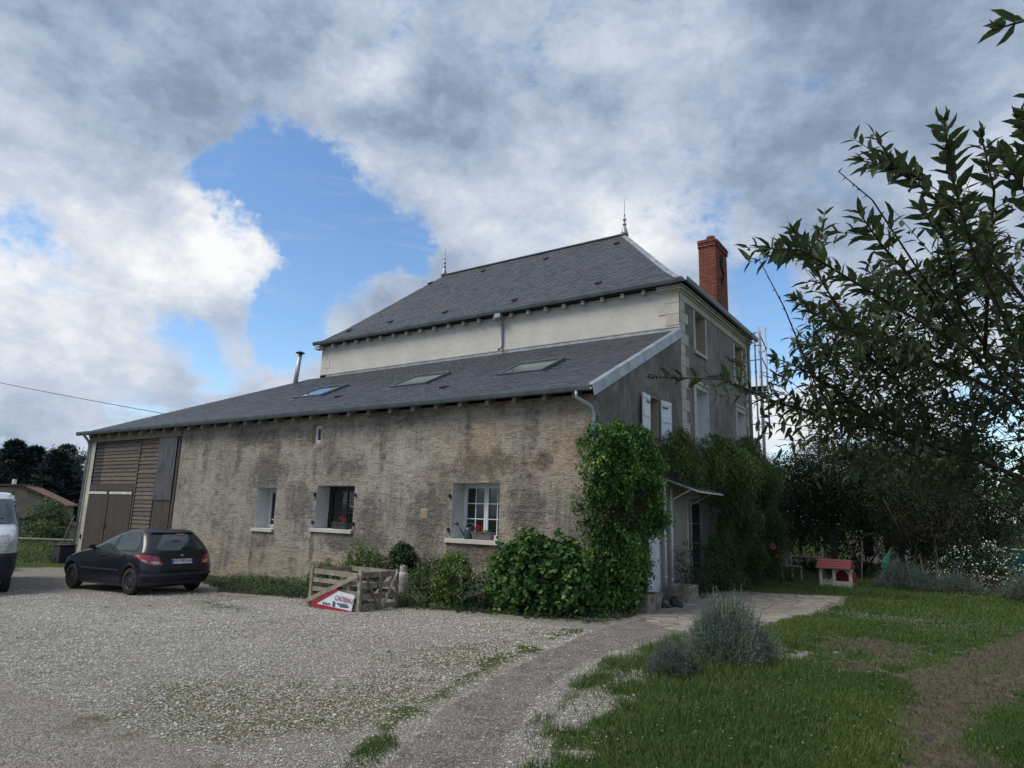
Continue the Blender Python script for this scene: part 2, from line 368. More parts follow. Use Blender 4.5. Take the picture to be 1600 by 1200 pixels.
L['lavender_dark'] = leaf_mat('lavender_dark_leaf', (.05, .070, .060), (.10, .135, .115), (.17, .20, .17), .12, .8)  # darker grey green leaf of the small clump and back bushes
L['grass'] = leaf_mat('grass_blade', (0.031, 0.062, 0.015), (0.069, 0.128, 0.026), (0.160, 0.196, 0.058), .25, .6)
L['dry'] = leaf_mat('dry_stem', (.13, .10, .06), (.20, .16, .09), (.26, .21, .12), .1)
L['redbrown'] = leaf_mat('brown_ground_cover_leaf', (.035, .024, .014), (.065, .045, .024), (.09, .075, .03), .15)
L['clod'] = leaf_mat('earth_clod', (.06, .047, .038), (.11, .088, .07), (.19, .16, .13), 0, .95)
L['stone'] = leaf_mat('pebble', (.19, .178, .155), (.36, .342, .305), (.60, .58, .54), 0, .9)
L['geranium'] = L['bush']

# ------------------------------------------------------------------ helpers
def tag(o, label=None, cat=None, group=None, kind=None):
    if label: o['label'] = label
    if cat: o['category'] = cat
    if group: o['group'] = group
    if kind: o['kind'] = kind
    return o
def thing(name, loc, label, cat, group=None):
    o = bpy.data.objects.new(name, None); o.empty_display_size = .2
    o.location = loc; COL.objects.link(o); return tag(o, label, cat, group)
def world_loc(o):
    v = Vector(o.location)
    while o.parent is not None:
        return Vector(o['_w']) if '_w' in o else v
    return v
def attach(o, parent):
    if parent is None: return o
    o.parent = parent
    # every object is built in world coordinates; parents are unrotated while building
    off = Vector(parent.location) if parent.parent is None else Vector((0, 0, 0))
    o.matrix_parent_inverse = Matrix.Translation(-off)
    return o
def link_mesh(name, me, mat, parent=None, smooth=False):
    if mat is not None: me.materials.append(mat)
    if smooth: me.polygons.foreach_set('use_smooth', [True] * len(me.polygons))
    o = bpy.data.objects.new(name, me); COL.objects.link(o)
    return attach(o, parent)
class MB:
    def __init__(s): s.v, s.f = [], []
    def add(s, vs, fs):
        b = len(s.v); s.v += [tuple(map(float, q)) for q in vs]; s.f += [tuple(b + i for i in f) for f in fs]; return s
    def box(s, x0, x1, y0, y1, z0, z1):
        return s.add([(x0, y0, z0), (x1, y0, z0), (x1, y1, z0), (x0, y1, z0), (x0, y0, z1), (x1, y0, z1), (x1, y1, z1), (x0, y1, z1)],
                     [(0, 3, 2, 1), (4, 5, 6, 7), (0, 1, 5, 4), (1, 2, 6, 5), (2, 3, 7, 6), (3, 0, 4, 7)])
    def bar(s, a, b, wd, ht, up=(0, 0, 1)):
        a, b = Vector(a), Vector(b); d = (b - a).normalized(); u = Vector(up)
        sd_ = d.cross(u)
        if sd_.length < 1e-4: sd_ = d.cross(Vector((1, 0, 0)))
        sd_.normalize(); u = sd_.cross(d).normalized()
        c = [a + sd_ * (i * wd / 2) + u * (j * ht / 2) for i, j in ((-1, -1), (1, -1), (1, 1), (-1, 1))]
        c += [q + (b - a) for q in c]
        return s.add([tuple(q) for q in c], [(0, 3, 2, 1), (4, 5, 6, 7), (0, 1, 5, 4), (1, 2, 6, 5), (2, 3, 7, 6), (3, 0, 4, 7)])
    def quad(s, a, b, c, d): return s.add([a, b, c, d], [(0, 1, 2, 3)])
    def poly(s, pts): return s.add(pts, [tuple(range(len(pts)))])
    def prism(s, pts, off):
        n = len(pts); o = Vector(off); q = [tuple(Vector(p) + o) for p in pts]
        return s.add(list(pts) + q, [tuple(range(n))[::-1], tuple(range(n, 2 * n))] + [(i, (i + 1) % n, (i + 1) % n + n, i + n) for i in range(n)])
    def tube(s, pts, rad, sides=8, cap=True):
        pts = [Vector(p) for p in pts]
        if isinstance(rad, (int, float)): rad = [rad] * len(pts)
        vs, n = [], len(pts)
        prev = None
        for i, p in enumerate(pts):
            d = (pts[min(i + 1, n - 1)] - pts[max(i - 1, 0)])
            if d.length < 1e-6: d = Vector((0, 0, 1))
            d.normalize()
            a = prev if prev is not None else (Vector((1, 0, 0)) if abs(d.x) < .8 else Vector((0, 1, 0)))
            a = (a - d * a.dot(d)).normalized(); prev = a; b = d.cross(a)
            for k in range(sides):
                t = 2 * math.pi * k / sides
                vs.append(tuple(p + (a * math.cos(t) + b * math.sin(t)) * rad[i]))
        fs = [(i * sides + k, i * sides + (k + 1) % sides, (i + 1) * sides + (k + 1) % sides, (i + 1) * sides + k) for i in range(n - 1) for k in range(sides)]
        if cap: fs += [tuple(range(sides))[::-1], tuple(range((n - 1) * sides, n * sides))]
        return s.add(vs, fs)
    def lathe(s, prof, c=(0, 0, 0), sides=20):
        return s.tube([(c[0], c[1], c[2] + z) for r, z in prof], [max(r, .0005) for r, z in prof], sides)
    def build(s, name, mat, parent=None, smooth=False, bevel=0):
        me = bpy.data.meshes.new(name); me.from_pydata(s.v, [], s.f)
        if bevel:
            bm = bmesh.new(); bm.from_mesh(me)
            bmesh.ops.bevel(bm, geom=bm.edges[:], offset=bevel, segments=1, affect='EDGES'); bm.to_mesh(me); bm.free()
        me.update()
        return link_mesh(name, me, mat, parent, smooth)
def box(name, mat, parent, *a, bevel=0): return MB().box(*a).build(name, mat, parent, bevel=bevel)
def copy_at(src, parent, delta=(0, 0, 0), rot=None):
    """a further individual of a part built at world coordinates, sharing its mesh"""
    c = src.copy(); COL.objects.link(c); c.parent = parent
    c.location = Vector(src.location) + Vector(delta)
    return c
def fast_mesh(name, V, F, tint=None, mats=(), smooth=False):
    """V (n,3), F (m,k) arrays"""
    me = bpy.data.meshes.new(name)
    n, (m, k) = len(V), F.shape
    me.vertices.add(n); me.vertices.foreach_set('co', np.ascontiguousarray(V, dtype=np.float32).ravel())
    me.loops.add(m * k); me.loops.foreach_set('vertex_index', np.ascontiguousarray(F, dtype=np.int32).ravel())
    me.polygons.add(m); me.polygons.foreach_set('loop_start', np.arange(0, m * k, k, dtype=np.int32))
    try: me.polygons.foreach_set('loop_total', np.full(m, k, dtype=np.int32))
    except Exception: pass
    if tint is not None:
        a = me.attributes.new('tint', 'FLOAT', 'POINT'); a.data.foreach_set('value', np.ascontiguousarray(tint, dtype=np.float32))
    for q in mats: me.materials.append(q)
    me.polygons.foreach_set('use_smooth', np.full(m, bool(smooth)))
    me.update(calc_edges=True); me.validate()
    return me
def unit(a): return a / (np.linalg.norm(a, axis=-1, keepdims=True) + 1e-9)
TPL = {  # along, across, lift / triangles
 'lance': (np.array([(0, 0, 0), (.3, .5, .03), (.3, -.5, .03), (.35, 0, -.05), (.7, .36, -.04), (.7, -.36, -.04), (.72, 0, -.09), (1, 0, -.22)]),
           [(0, 3, 1), (0, 2, 3), (1, 3, 6), (1, 6, 4), (3, 2, 5), (3, 5, 6), (4, 6, 7), (6, 5, 7)]),
 'leaf': (np.array([(0, 0, 0), (.45, .5, .08), (1, 0, -.08), (.45, -.5, .08), (.5, 0, -.02)]), [(0, 4, 1), (1, 4, 2), (0, 3, 4), (4, 3, 2)]),
 'round': (np.array([(0, 0, 0), (.12, .42, .06), (.6, .5, .05), (1, 0, -.12), (.6, -.5, .05), (.12, -.42, .06)]), [(0, 1, 2), (0, 2, 3), (0, 3, 4), (0, 4, 5)]),
 'diamond': (np.array([(0, 0, 0), (.45, .5, .03), (1, 0, 0), (.45, -.5, .03)]), [(0, 1, 2), (0, 2, 3)]),
 'tri': (np.array([(0, .5, 0), (0, -.5, 0), (1, 0, 0)]), [(0, 1, 2)]),
 'blade': (np.array([(0, .5, 0), (0, -.5, 0), (.55, .38, .06), (.55, -.38, .06), (1, 0, -.12)]), [(0, 1, 3), (0, 3, 2), (2, 3, 4)]),
}
def leaves_np(P, D, U, Ln, W, tint, shape='leaf'):
    T, F = TPL[shape]
    D = unit(D); S = unit(np.cross(D, U)); Nn = np.cross(S, D)
    n, k = len(P), len(T)
    V = P[:, None] + D[:, None] * (Ln[:, None, None] * T[None, :, 0:1]) + S[:, None] * (W[:, None, None] * T[None, :, 1:2]) + Nn[:, None] * (Ln[:, None, None] * T[None, :, 2:3])
    Fa = (np.array(F)[None] + (np.arange(n) * k)[:, None, None]).reshape(-1, 3)
    return V.reshape(-1, 3), Fa, np.repeat(tint, k)
def leaf_obj(name, parts, mat, parent=None, kind=None):
    V, F, T, b = [], [], [], 0
    for v, f, t in parts:
        V.append(v); F.append(f + b); T.append(t); b += len(v)
    o = link_mesh(name, fast_mesh(name, np.concatenate(V), np.concatenate(F), np.concatenate(T)), mat, parent)
    if kind: o['kind'] = kind
    return o
def rdir(n, up=0.0, sp=1.0):
    d = rng.normal(size=(n, 3)) * sp; d[:, 2] += up; return unit(d)
def shoots(O, D, Ls, n, droop=.5, out=.9, Lf=.07, Wf=.03, shape='leaf', pair=False, tint0=None, tvar=.25, nup=1.0, taper=.5):
    """n leaves along every shoot"""
    K = len(O); t = (np.arange(n) + .5) / n
    if pair: t = (np.arange(n) // 2 * 2 + 1.) / n
    t = t[None] + rng.normal(scale=.03, size=(K, n))
    D = unit(D)
    P = O[:, None] + D[:, None] * (Ls[:, None, None] * t[..., None]); P[..., 2] -= droop * Ls[:, None] * t ** 2
    tan = D[:, None] + np.zeros((1, n, 1)); tan = tan.copy(); tan[..., 2] -= 2 * droop * t; tan = unit(tan)
    a = unit(np.cross(D, rng.normal(size=(K, 3))))
    b = np.cross(D, a)
    ph = (np.arange(n) * 2.4)[None] if not pair else (np.arange(n) // 2 * 1.57 + (np.arange(n) % 2) * 3.14159)[None]
    ph = ph + rng.normal(scale=.35, size=(K, n))
    side = a[:, None] * np.cos(ph)[..., None] + b[:, None] * np.sin(ph)[..., None]
    dirn = unit(tan * (1 - out * .6) + side * out + rng.normal(scale=.15, size=(K, n, 3)))
    up = np.array([0, 0, nup]) + side * .2 + rng.normal(scale=.45, size=(K, n, 3))
    sz = (1 - taper * np.abs(t - .35)) * rng.uniform(.7, 1.2, (K, n))
    tt = (rng.uniform(.3, .6, K) if tint0 is None else tint0)[:, None] + rng.normal(scale=tvar, size=(K, n))
    P, dirn, up = P.reshape(-1, 3), dirn.reshape(-1, 3), up.reshape(-1, 3)
    return leaves_np(P, dirn, up, (Lf * sz).ravel(), (Wf * sz).ravel(), np.clip(tt, 0, 1).ravel(), shape)
def fbm_np(x, y, s=1.0, octv=4, seed=0):
    r = np.random.default_rng(seed); out = np.zeros_like(x, dtype=float); amp = 1; tot = 0
    g = r.random((64, 64))
    for o in range(octv):
        X = x * s + 17.3 * o; Y = y * s + 9.1 * o
        xi, yi = np.floor(X).astype(int), np.floor(Y).astype(int); fx, fy = X - xi, Y - yi
        fx, fy = fx * fx * (3 - 2 * fx), fy * fy * (3 - 2 * fy)
        q = lambda a, b: g[a % 64, b % 64]
        out += amp * ((q(xi, yi) * (1 - fx) + q(xi + 1, yi) * fx) * (1 - fy) + (q(xi, yi + 1) * (1 - fx) + q(xi + 1, yi + 1) * fx) * fy)
        tot += amp; amp *= .5; s *= 2.03
    return out / tot
def sdf(poly, x, y):
    """signed distance, positive inside"""
    p = np.array(poly, float); d = np.full(x.shape, 1e9); ins = np.zeros(x.shape, bool)
    for i in range(len(p)):
        a, b = p[i], p[(i + 1) % len(p)]
        e_ = b - a; wx, wy = x - a[0], y - a[1]
        t = np.clip((wx * e_[0] + wy * e_[1]) / (e_ @ e_), 0, 1)
        d = np.minimum(d, np.hypot(wx - e_[0] * t, wy - e_[1] * t))
        c = ((a[1] > y) != (b[1] > y)) & (x < (b[0] - a[0]) * (y - a[1]) / (b[1] - a[1] + 1e-12) + a[0])
        ins ^= c
    return np.where(ins, d, -d)
def gz(x, y):
    """ground height: the yard falls gently to the left, then further beyond the barn"""
    x = np.asarray(x, float); y = np.asarray(y, float)
    z = -.26 * np.clip((-x - 1) / 11, 0, 1) ** 1.0
    t = np.clip((-x - 30) / 18, 0, 1); z = z - 1.4 * t * t * (3 - 2 * t)
    return z
def gzf(x, y): return float(gz(x, y))

# ================================================================== GROUND
PATH = [(2.62, -8.47), (2.0, -7.23), (1.76, -6.38), (1.5, -5.21), (1.31, -3.97), (1.05, -2.66), (.9, -1.08), (1.02, -.23),
        (2.22, -.71), (2.12, -2.02), (2.03, -3.13), (2.04, -4.24), (2.22, -5.22), (2.58, -6.47), (2.92, -7.31), (3.23, -7.98), (3.8, -9.5), (4.2, -12.5), (3.2, -12.6), (3.1, -9.6)]
TERR = [(1.02, -.23), (.45, .6), (.3, 2.3), (.3, 5.2), (1.2, 6.2), (2.27, 6.79), (3.42, 7.46), (3.48, 4.15), (3.22, 2.21), (3.03, .73), (2.33, -1.03), (2.12, -1.4)]
LAWN = [(4.6, -12), (3.9, -8.6), (3.45, -7.6), (3.1, -7.0), (3.0, -6.3), (2.96, -5.7), (2.7, -4.8), (2.45, -3.5), (2.5, -1.6), (3.1, .6), (3.4, 2.2), (3.55, 4.1), (3.5, 7.6),
        (2.2, 6.95), (.3, 6.0), (.2, 14), (-2, 30), (40, 40), (40, -13)]
DIRT = [[(5.75, -13), (5.6, -6.06), (5.45, -4.88), (5.5, -3.7), (5.2, -2.4), (5.75, -.93), (6.3, 1.36), (6.8, 3.6), (7.6, 5.2), (9, 3), (7.6, 1), (6.9, -1.7), (6.3, -3.8), (6.15, -4.7), (6.35, -5.53), (6.8, -8), (7, -13)],
        [(3.7, .3), (4.4, 1.5), (5.3, 1.05), (6.1, .3), (5.8, -1.9), (5.5, -3.3), (4.9, -2.85), (4.3, -2.4), (3.9, -1.2)]]
BED = [(-15, .2), (-12.5, -.9), (-9.5, -2.0), (-8.76, -2.55), (-5.67, -2.3), (-3.1, -1.95), (-.28, -1.5), (.55, -.9), (.85, -.1), (.5, .6), (0, .2)]
def zones(x, y):
    """(gravel, grass, dirt, path, bed) weights"""
    nz = fbm_np(x, y, 1.7, 5, 3) - .5; nf = fbm_np(x, y, 6, 4, 8) - .5; nb = fbm_np(x, y, .6, 4, 12) - .5
    wob = nz * .7 + nf * .35
    ss = lambda v, a, b: np.clip((v - a) / (b - a), 0, 1) ** 2 * (3 - 2 * np.clip((v - a) / (b - a), 0, 1))
    path = ss(sdf(PATH, x, y) + wob * .22, -.05, .08)
    lawn = ss(sdf(LAWN, x, y) + wob * .9, -.15, .25) * (1 - ss(sdf(TERR, x, y), -.04, .04))
    # thin turf along the path and in the yard
    dp = sdf(PATH, x, y)
    verge = ss(-np.abs(dp + .28) + wob * 1.1, -.18, .12) * (x < 3.6) * .8
    moss = ss(nb + nz * .5 + nf * .3 - .16 + .24 * ss(x - y * .25, -2.5, 3.2), -.06, .30) * .55
    bl = lambda cx, cy, rx, ry: np.exp(-((x - cx) / rx) ** 2 - ((y - cy) / ry) ** 2)
    moss = np.clip(bl(.2, -8.3, 1.4, 1.1) + bl(1.2, -7.2, .7, 1.2) + .9 * bl(.6, -4.8, .9, 1.2) + .8 * bl(.2, -2.8, 1.2, .5) + .5 * bl(-5, -6, 2.5, .8) + .3 * bl(-2.3, -5.3, 1.5, .8), 0, 1)
    moss = ss(moss + nz * 1.1 + nf * .7, .26, .85) * .75
    m2 = np.exp(-((x + 6.4) / 1.7) ** 2 - ((y + 4.0 + .3 * (x + 6.4)) / .45) ** 2) * .95
    m3 = np.exp(-((x + 8.6) / 2.0) ** 2 - ((y + 3.1) / .5) ** 2) * .6
    gcl = np.maximum.reduce([verge, m2 * ss(nz + .3, 0, .4) * .75, m3 * .8])
    far = ss(-x - 17.5 - y * .2 + nz * 3, 0, 2.5)
    far = np.maximum(far, ss(-y - 16 + nz, 0, 2)); far = np.maximum(far, ss(y - 5 + 0 * x, 0, .5) * (x < 0)); far = np.maximum(far, ss(y - 12, 0, 1))
    patches = ss(-(nz + nf * .8) + .10 - .35 * ss(x - 2.9 - .12 * (y + 8), 0, 1.2), .02, .16) * (x < 4.6) * (y < -1)
    grass = np.maximum(np.maximum(lawn * (1 - .92 * patches), gcl), far)
    dirt = np.maximum(ss(sdf(DIRT[0], x, y) + wob * .7, -.1, .2), ss(sdf(DIRT[1], x, y) + wob * 2.2 + nf * .6 - .12, -.0, .6) * .85)
    bed = ss(sdf(BED, x, y) + wob * .35, -.1, .12)
    path *= (1 - bed); dirt *= (1 - path)
    grass = grass * (1 - path * .96) * (1 - dirt * .93) * (1 - bed)
    grav = np.clip(1 - np.maximum.reduce([grass, dirt, path, bed]), 0, 1)
    zones.moss = np.maximum(moss * 1.8, .8 * m2) 
    return grav, grass, dirt, path, bed
def height(x, y):
    g, gr, di, pa, be = zones(x, y)
    n = fbm_np(x, y, .8, 4, 21) - .5; f = fbm_np(x, y, 5, 3, 22) - .5
    near = np.clip(1 - np.hypot(x + 2, y + 1) / 40, 0, 1)
    return gz(x, y) + near * (n * .05 + f * .018 + gr * .02 - di * .015 + be * .04 + pa * .012) - .02 * np.clip((sdf(TERR, x, y)) / .1, 0, 1)
def ground_mat():
    g = G('ground_surface')
    def at(nm):
        return g.n('ShaderNodeAttribute', attribute_name=nm).outputs['Fac']
    fine = g.noise(55, 4, .7); mid = g.noise(9, 5, .65); big = g.noise(.8, 5, .6)
    def eat(a, k=1.0):
        v = g.math('ADD', a, g.math('MULTIPLY', g.math('SUBTRACT', g.noise(22, 6, .8), .5), k)); return g.math('MULTIPLY', g.rng(v, .30, .75), g.rng(a, .03, .2))
    st = g.vor(60, out='Color'); sg = g.n('ShaderNodeSeparateXYZ'); g.l(st, sg.inputs[0])
    sd_ = g.vor(60)
    grav = g.mix(sg.outputs[0], (.15, .140, .12), (.46, .44, .405))
    grav = g.mix(g.math('MULTIPLY', g.rng(mid, .45, .62), .45), grav, (.17, .155, .125))
    grav = g.mix(g.math('MULTIPLY', g.rng(sd_, .45, .8), .55), grav, (.07, .063, .05))
    grav = g.mix(g.rng(big, .35, .68, 0, .4), grav, (.21, .195, .17))
    mo = g.math('MULTIPLY', at('moss'), g.rng(g.noise(14, 6, .8), .34, .60))
    grav = g.mix(mo, grav, (.105, .105, .045))
    grass = g.mix(g.rng(mid, .35, .62), (.035, .052, .014), (.075, .105, .028))
    grass = g.mix(g.math('MULTIPLY', g.rng(fine, .5, .7), .5), grass, (.10, .105, .045))
    dirt = g.mix(g.rng(mid, .35, .65), (.078, .060, .048), (.145, .115, .092))
    dirt = g.mix(g.math('MULTIPLY', g.rng(fine, .55, .72), .35), dirt, (.17, .15, .13))
    path = g.mix(g.rng(g.noise(3, 5, .7), .35, .65), (.125, .112, .10), (.20, .182, .165))
    path = g.mix(g.math('MULTIPLY', g.rng(sg.outputs[1], .62, .9), .8), path, (.34, .325, .30))
    bed = g.mix(g.rng(mid, .35, .65), (.030, .026, .018), (.06, .052, .035))
    c = g.mix(eat(at('grass'), 1.7), grav, grass)
    c = g.mix(eat(at('dirt'), .9), c, dirt)
    c = g.mix(eat(at('path'), .35), c, path)
    c = g.mix(eat(at('bed'), .8), c, bed)
    h = g.math('ADD', g.math('MULTIPLY', sd_, -.8), g.math('MULTIPLY', fine, .7))
    h = g.math('ADD', h, mid)
    return g.out(c, .97, g.bump(h, .9, .02), spec=.12)
GM = ground_mat()
def axis(lo, hi, step, L0, L1):
    a = list(np.arange(lo, hi + 1e-6, step)); s = step; q = hi
    while q < L1: s *= 1.18; q += s; a.append(q)
    s = step; q = lo; b = []
    while q > L0: s *= 1.18; q -= s; b.append(q)
    return np.array(b[::-1] + a)
gx = axis(-15, 9, .085, -900, 900); gy = axis(-10.5, 13, .085, -900, 900)
GX, GY = np.meshgrid(gx, gy); sh = GX.shape
zz = zones(GX, GY); MOSS = zones.moss.ravel().copy(); GZ = height(GX, GY)
nx = sh[1]; I = np.arange(sh[0] * sh[1]).reshape(sh)
quads = np.stack([I[:-1, :-1], I[:-1, 1:], I[1:, 1:], I[1:, :-1]], -1).reshape(-1, 4)
W5 = np.stack([a.ravel() for a in zz], 1); W5[:, 0] += .0
Vg = np.stack([GX.ravel(), GY.ravel(), GZ.ravel()], 1)
fw = W5[quads].mean(1)
cls = np.full(len(fw), 1)
cls[fw[:, 0] > .5] = 0; cls[fw[:, 2] > .5] = 2; cls[fw[:, 3] > .5] = 3; cls[fw[:, 4] > .5] = 4
for ci, nm in ((1, 'ground'), (0, 'gravel_yard'), (2, 'bare_earth_track'), (3, 'path'), (4, 'planting_bed')):
    q = quads[cls == ci]; u, inv = np.unique(q, return_inverse=True)
    me = fast_mesh(nm, Vg[u], inv.reshape(-1, 4), None, (GM,), True)
    for k, an in ((1, 'grass'), (2, 'dirt'), (3, 'path'), (4, 'bed')):
        a = me.attributes.new(an, 'FLOAT', 'POINT'); a.data.foreach_set('value', W5[u, k].astype(np.float32))
    a = me.attributes.new('moss', 'FLOAT', 'POINT'); a.data.foreach_set('value', MOSS[u].astype(np.float32))
    o = bpy.data.objects.new(nm, me); COL.objects.link(o); o['kind'] = 'structure'
def hz(x, y): return height(np.array([x], float), np.array([y], float))[0]

# pebbles lying on yard, verge and path
def scatter(n, x0, x1, y0, y1, wfun, s):
    r = np.random.default_rng(s)
    x = r.uniform(x0, x1, n); y = r.uniform(y0, y1, n); keep = r.random(n) < wfun(*zones(x, y), x, y)
    return x[keep], y[keep]
xs, ys = [], []
for (n, a, b, c_, d_) in ((52000, -4, 5, -9.2, -6), (50000, -7, 3.5, -6, -2), (20000, -11, -4, -7, -3), (26000, -9, -4, -9.6, -6.0), (14000, -13, -7, -9, -5)):
    x, y = scatter(n, a, b, c_, d_, lambda g_, gr, di, pa, be, x, y: np.clip(g_ * .95 + pa * .10 + di * .03 + (1 - g_) * gr * .10 * (x < 3.8) + be * .05, 0, 1), n)
    xs.append(x); ys.append(y)
x = np.concatenate(xs); y = np.concatenate(ys); n = len(x)
r_ = rng.uniform(.004, .012, n) * (1 + .6 * (rng.random(n) > .93)) * (1 + .25 * np.clip(np.hypot(x - 6.3, y + 12.4) - 6, 0, 5) / 3)
oc = np.array([(1, 0, 0), (0, 1, 0), (-1, 0, 0), (0, -1, 0), (0, 0, .62), (0, 0, -.5)], float)
of = np.array([(0, 1, 4), (1, 2, 4), (2, 3, 4), (3, 0, 4)])
jit = rng.uniform(.65, 1.3, (n, 6, 3)); an = rng.uniform(0, 6.28, n); ca, sa = np.cos(an), np.sin(an)
V = oc[None] * jit
V = np.stack([V[..., 0] * ca[:, None] - V[..., 1] * sa[:, None], V[..., 0] * sa[:, None] + V[..., 1] * ca[:, None], V[..., 2]], -1) * r_[:, None, None]
V += np.stack([x, y, height(x, y) + r_ * .25], 1)[:, None]
me = fast_mesh('gravel', V.reshape(-1, 3), (of[None] + (np.arange(n) * 6)[:, None, None]).reshape(-1, 3), np.repeat(rng.beta(2, 1.6, n), 6), (L['stone'],))
o = bpy.data.objects.new('gravel', me); COL.objects.link(o)
tag(o, 'loose pale gravel scattered over the yard and beside the path', 'gravel', kind='stuff')

# grass
def grass(n, x0, x1, y0, y1, wf, h0, h1, wd, seed):
    x, y = scatter(n, x0, x1, y0, y1, wf, seed); k = len(x)
    cl = fbm_np(x, y, 2.4, 4, 31); c2 = fbm_np(x, y, .9, 3, 33)
    h = rng.uniform(h0, h1, k) * (.45 + 1.1 * cl) * (.7 + .7 * c2)
    D = rdir(k, 1.3, .55); U = rng.normal(size=(k, 3))
    P = np.stack([x, y, height(x, y) - .004], 1)
    t = np.clip(.1 + 1.0 * c2 * rng.uniform(.5, 1.3, k) + rng.normal(scale=.12, size=k), 0, 1)
    return leaves_np(P, D, U, h, np.full(k, wd) * rng.uniform(.7, 1.3, k), t, 'blade' if h1 > .05 else 'tri')
lawnw = lambda g_, gr, di, pa, be, x, y: gr * (x > 2.2) + di * .06 * (x > 2)
parts = [grass(150000, 2.2, 7.2, -9, -2.6, lawnw, .03, .105, .0055, 1),
         grass(85000, 2.2, 8.5, -2.6, 3.5, lawnw, .03, .085, .0085, 2),
         grass(60000, -.5, 10, 3.5, 13, lawnw, .04, .11, .014, 3)]
o = leaf_obj('lawn_grass', parts, L['grass'])
tag(o, 'short uneven green grass covering the lawn on the right', 'grass', kind='stuff')
yardw = lambda g_, gr, di, pa, be, x, y: gr ** 1.6 * (x <= 2.9) * .9
o = leaf_obj('yard_grass', [grass(60000, -4, 3.4, -9.2, -1.5, yardw, .010, .032, .006, 4), grass(26000, -13, -3.5, -6.5, -2.4, yardw, .012, .04, .012, 5)], L['weed'])
tag(o, 'thin mossy turf growing through the gravel yard', 'grass', kind='stuff')
# long tufts round the lavenders and along the lawn edge
P = []
for (cx, cy, rx, ry, n, h) in ((2.95, -3.3, .40, .8, 3800, .26), (2.7, -2.5, .25, .6, 1800, .24), (3.3, -4.0, .6, .4, 1800, .18), (3.9, -3.3, .7, .6, 3800, .17), (3.55, -4.6, .6, .7, 3200, .14), (3.7, -1.1, .5, .5, 1500, .12),
                               (4.2, -5.2, 1.0, .9, 5200, .12), (2.6, -5.1, .18, .4, 900, .11), (4.4, -6.9, .9, .6, 3000, .10), (3.8, 8.6, 1.2, .8, 3000, .22), (4.6, 8.5, 1, .6, 2500, .22)):
    a = rng.normal(size=(n, 2)) * .55; px, py = cx + a[:, 0] * rx, cy + a[:, 1] * ry
    z_ = zones(px, py)[3] < .3; px, py = px[z_], py[z_]; k = len(px)
    P.append(leaves_np(np.stack([px, py, height(px, py) - .005], 1), rdir(k, 1.5, .6), rng.normal(size=(k, 3)), rng.uniform(.5, 1.1, k) * h, np.full(k, .0065),
                       np.clip(rng.normal(.55, .25, k), 0, 1), 'blade'))
o = leaf_obj('long_grass', P, L['grass']); tag(o, 'long loose tufts of grass around the nearest lavender bush', 'grass', kind='stuff')
# daisies
n = 1500
px = np.concatenate([rng.uniform(3.6, 6.6, 500), rng.normal(4.7, .7, 650), rng.uniform(5.2, 7, 350)]); py = np.concatenate([rng.uniform(-8.5, 6, 500), rng.normal(3.2, .35, 650) , rng.uniform(1.4, 4, 350)])
z_ = zones(px, py)[1] > .5; px, py = px[z_], py[z_]; k = len(px)
P = []
for q in range(4):
    D = np.stack([np.cos(q * 1.57 + px * 9), np.sin(q * 1.57 + px * 9), np.full(k, .15)], 1)
    P.append(leaves_np(np.stack([px, py, height(px, py) + .055], 1), D, np.tile((0., 0., 1.), (k, 1)), np.full(k, .009), np.full(k, .009), np.ones(k), 'diamond'))
o = leaf_obj('daisies', P, M['petal_white']); tag(o, 'tiny white daisies dotted through the lawn', 'daisies', kind='stuff')
# crumbs and leaf litter on the earth
x, y = scatter(14000, 3.4, 8, -9, 4, lambda g_, gr, di, pa, be, x, y: di * .8, 77); k = len(x)
o = leaf_obj('leaf_litter', [leaves_np(np.stack([x, y, height(x, y) + .004], 1), rdir(k, .1), rng.normal(size=(k, 3)) + (0, 0, 2), rng.uniform(.01, .035, k), rng.uniform(.005, .015, k), rng.random(k) * .8, 'diamond')], L['redbrown'])
tag(o, 'brown crumbs and leaf litter lying on the bare earth track', 'leaf litter', kind='stuff')

x, y = scatter(15000, 3.4, 8, -9, 3.5, lambda g_, gr, di, pa, be, x, y: di * .9, 78); n = len(x)
r_ = rng.uniform(.004, .016, n) * rng.uniform(.5, 1.2, n); jit = rng.uniform(.5, 1.4, (n, 6, 3))
V = oc[None] * jit * r_[:, None, None] + np.stack([x, y, height(x, y) + r_ * .1], 1)[:, None]
me = fast_mesh('earth_clods', V.reshape(-1, 3), (of[None] + (np.arange(n) * 6)[:, None, None]).reshape(-1, 3), np.repeat(rng.beta(2, 2.5, n), 6), (L['clod'],))
o = bpy.data.objects.new('earth_clods', me); COL.objects.link(o); tag(o, 'crumbled clods of earth on the bare track and worn lawn', 'earth', kind='stuff')
# broad leaved weeds in the turf: plantain, dandelion, clover
xs = rng.uniform(2.4, 8, 1500); ys = rng.uniform(-9, 5, 1500); z_ = zones(xs, ys); k = (z_[1] > .35) & (fbm_np(xs, ys, 1.3, 3, 90) > .46); xs, ys = xs[k], ys[k]; n = len(xs)
P = np.stack([xs, ys, height(xs, ys)], 1)
o = leaf_obj('lawn_weeds', [shoots(P, rdir(n, .9, .5), rng.uniform(.02, .05, n), 7, .2, 1.3, .075, .026, 'leaf', tint0=rng.uniform(.2, .8, n), tvar=.12)], L['bush'])
tag(o, 'broad leaved weeds and clover mixed into the lawn', 'weeds', kind='stuff')
n = 34; cx_ = rng.uniform(-8, 2.0, n); cy_ = rng.uniform(-9, -3.0, n); cx_ = np.repeat(cx_, 26) + rng.normal(scale=.045, size=n * 26); cy_ = np.repeat(cy_, 26) + rng.normal(scale=.025, size=n * 26)
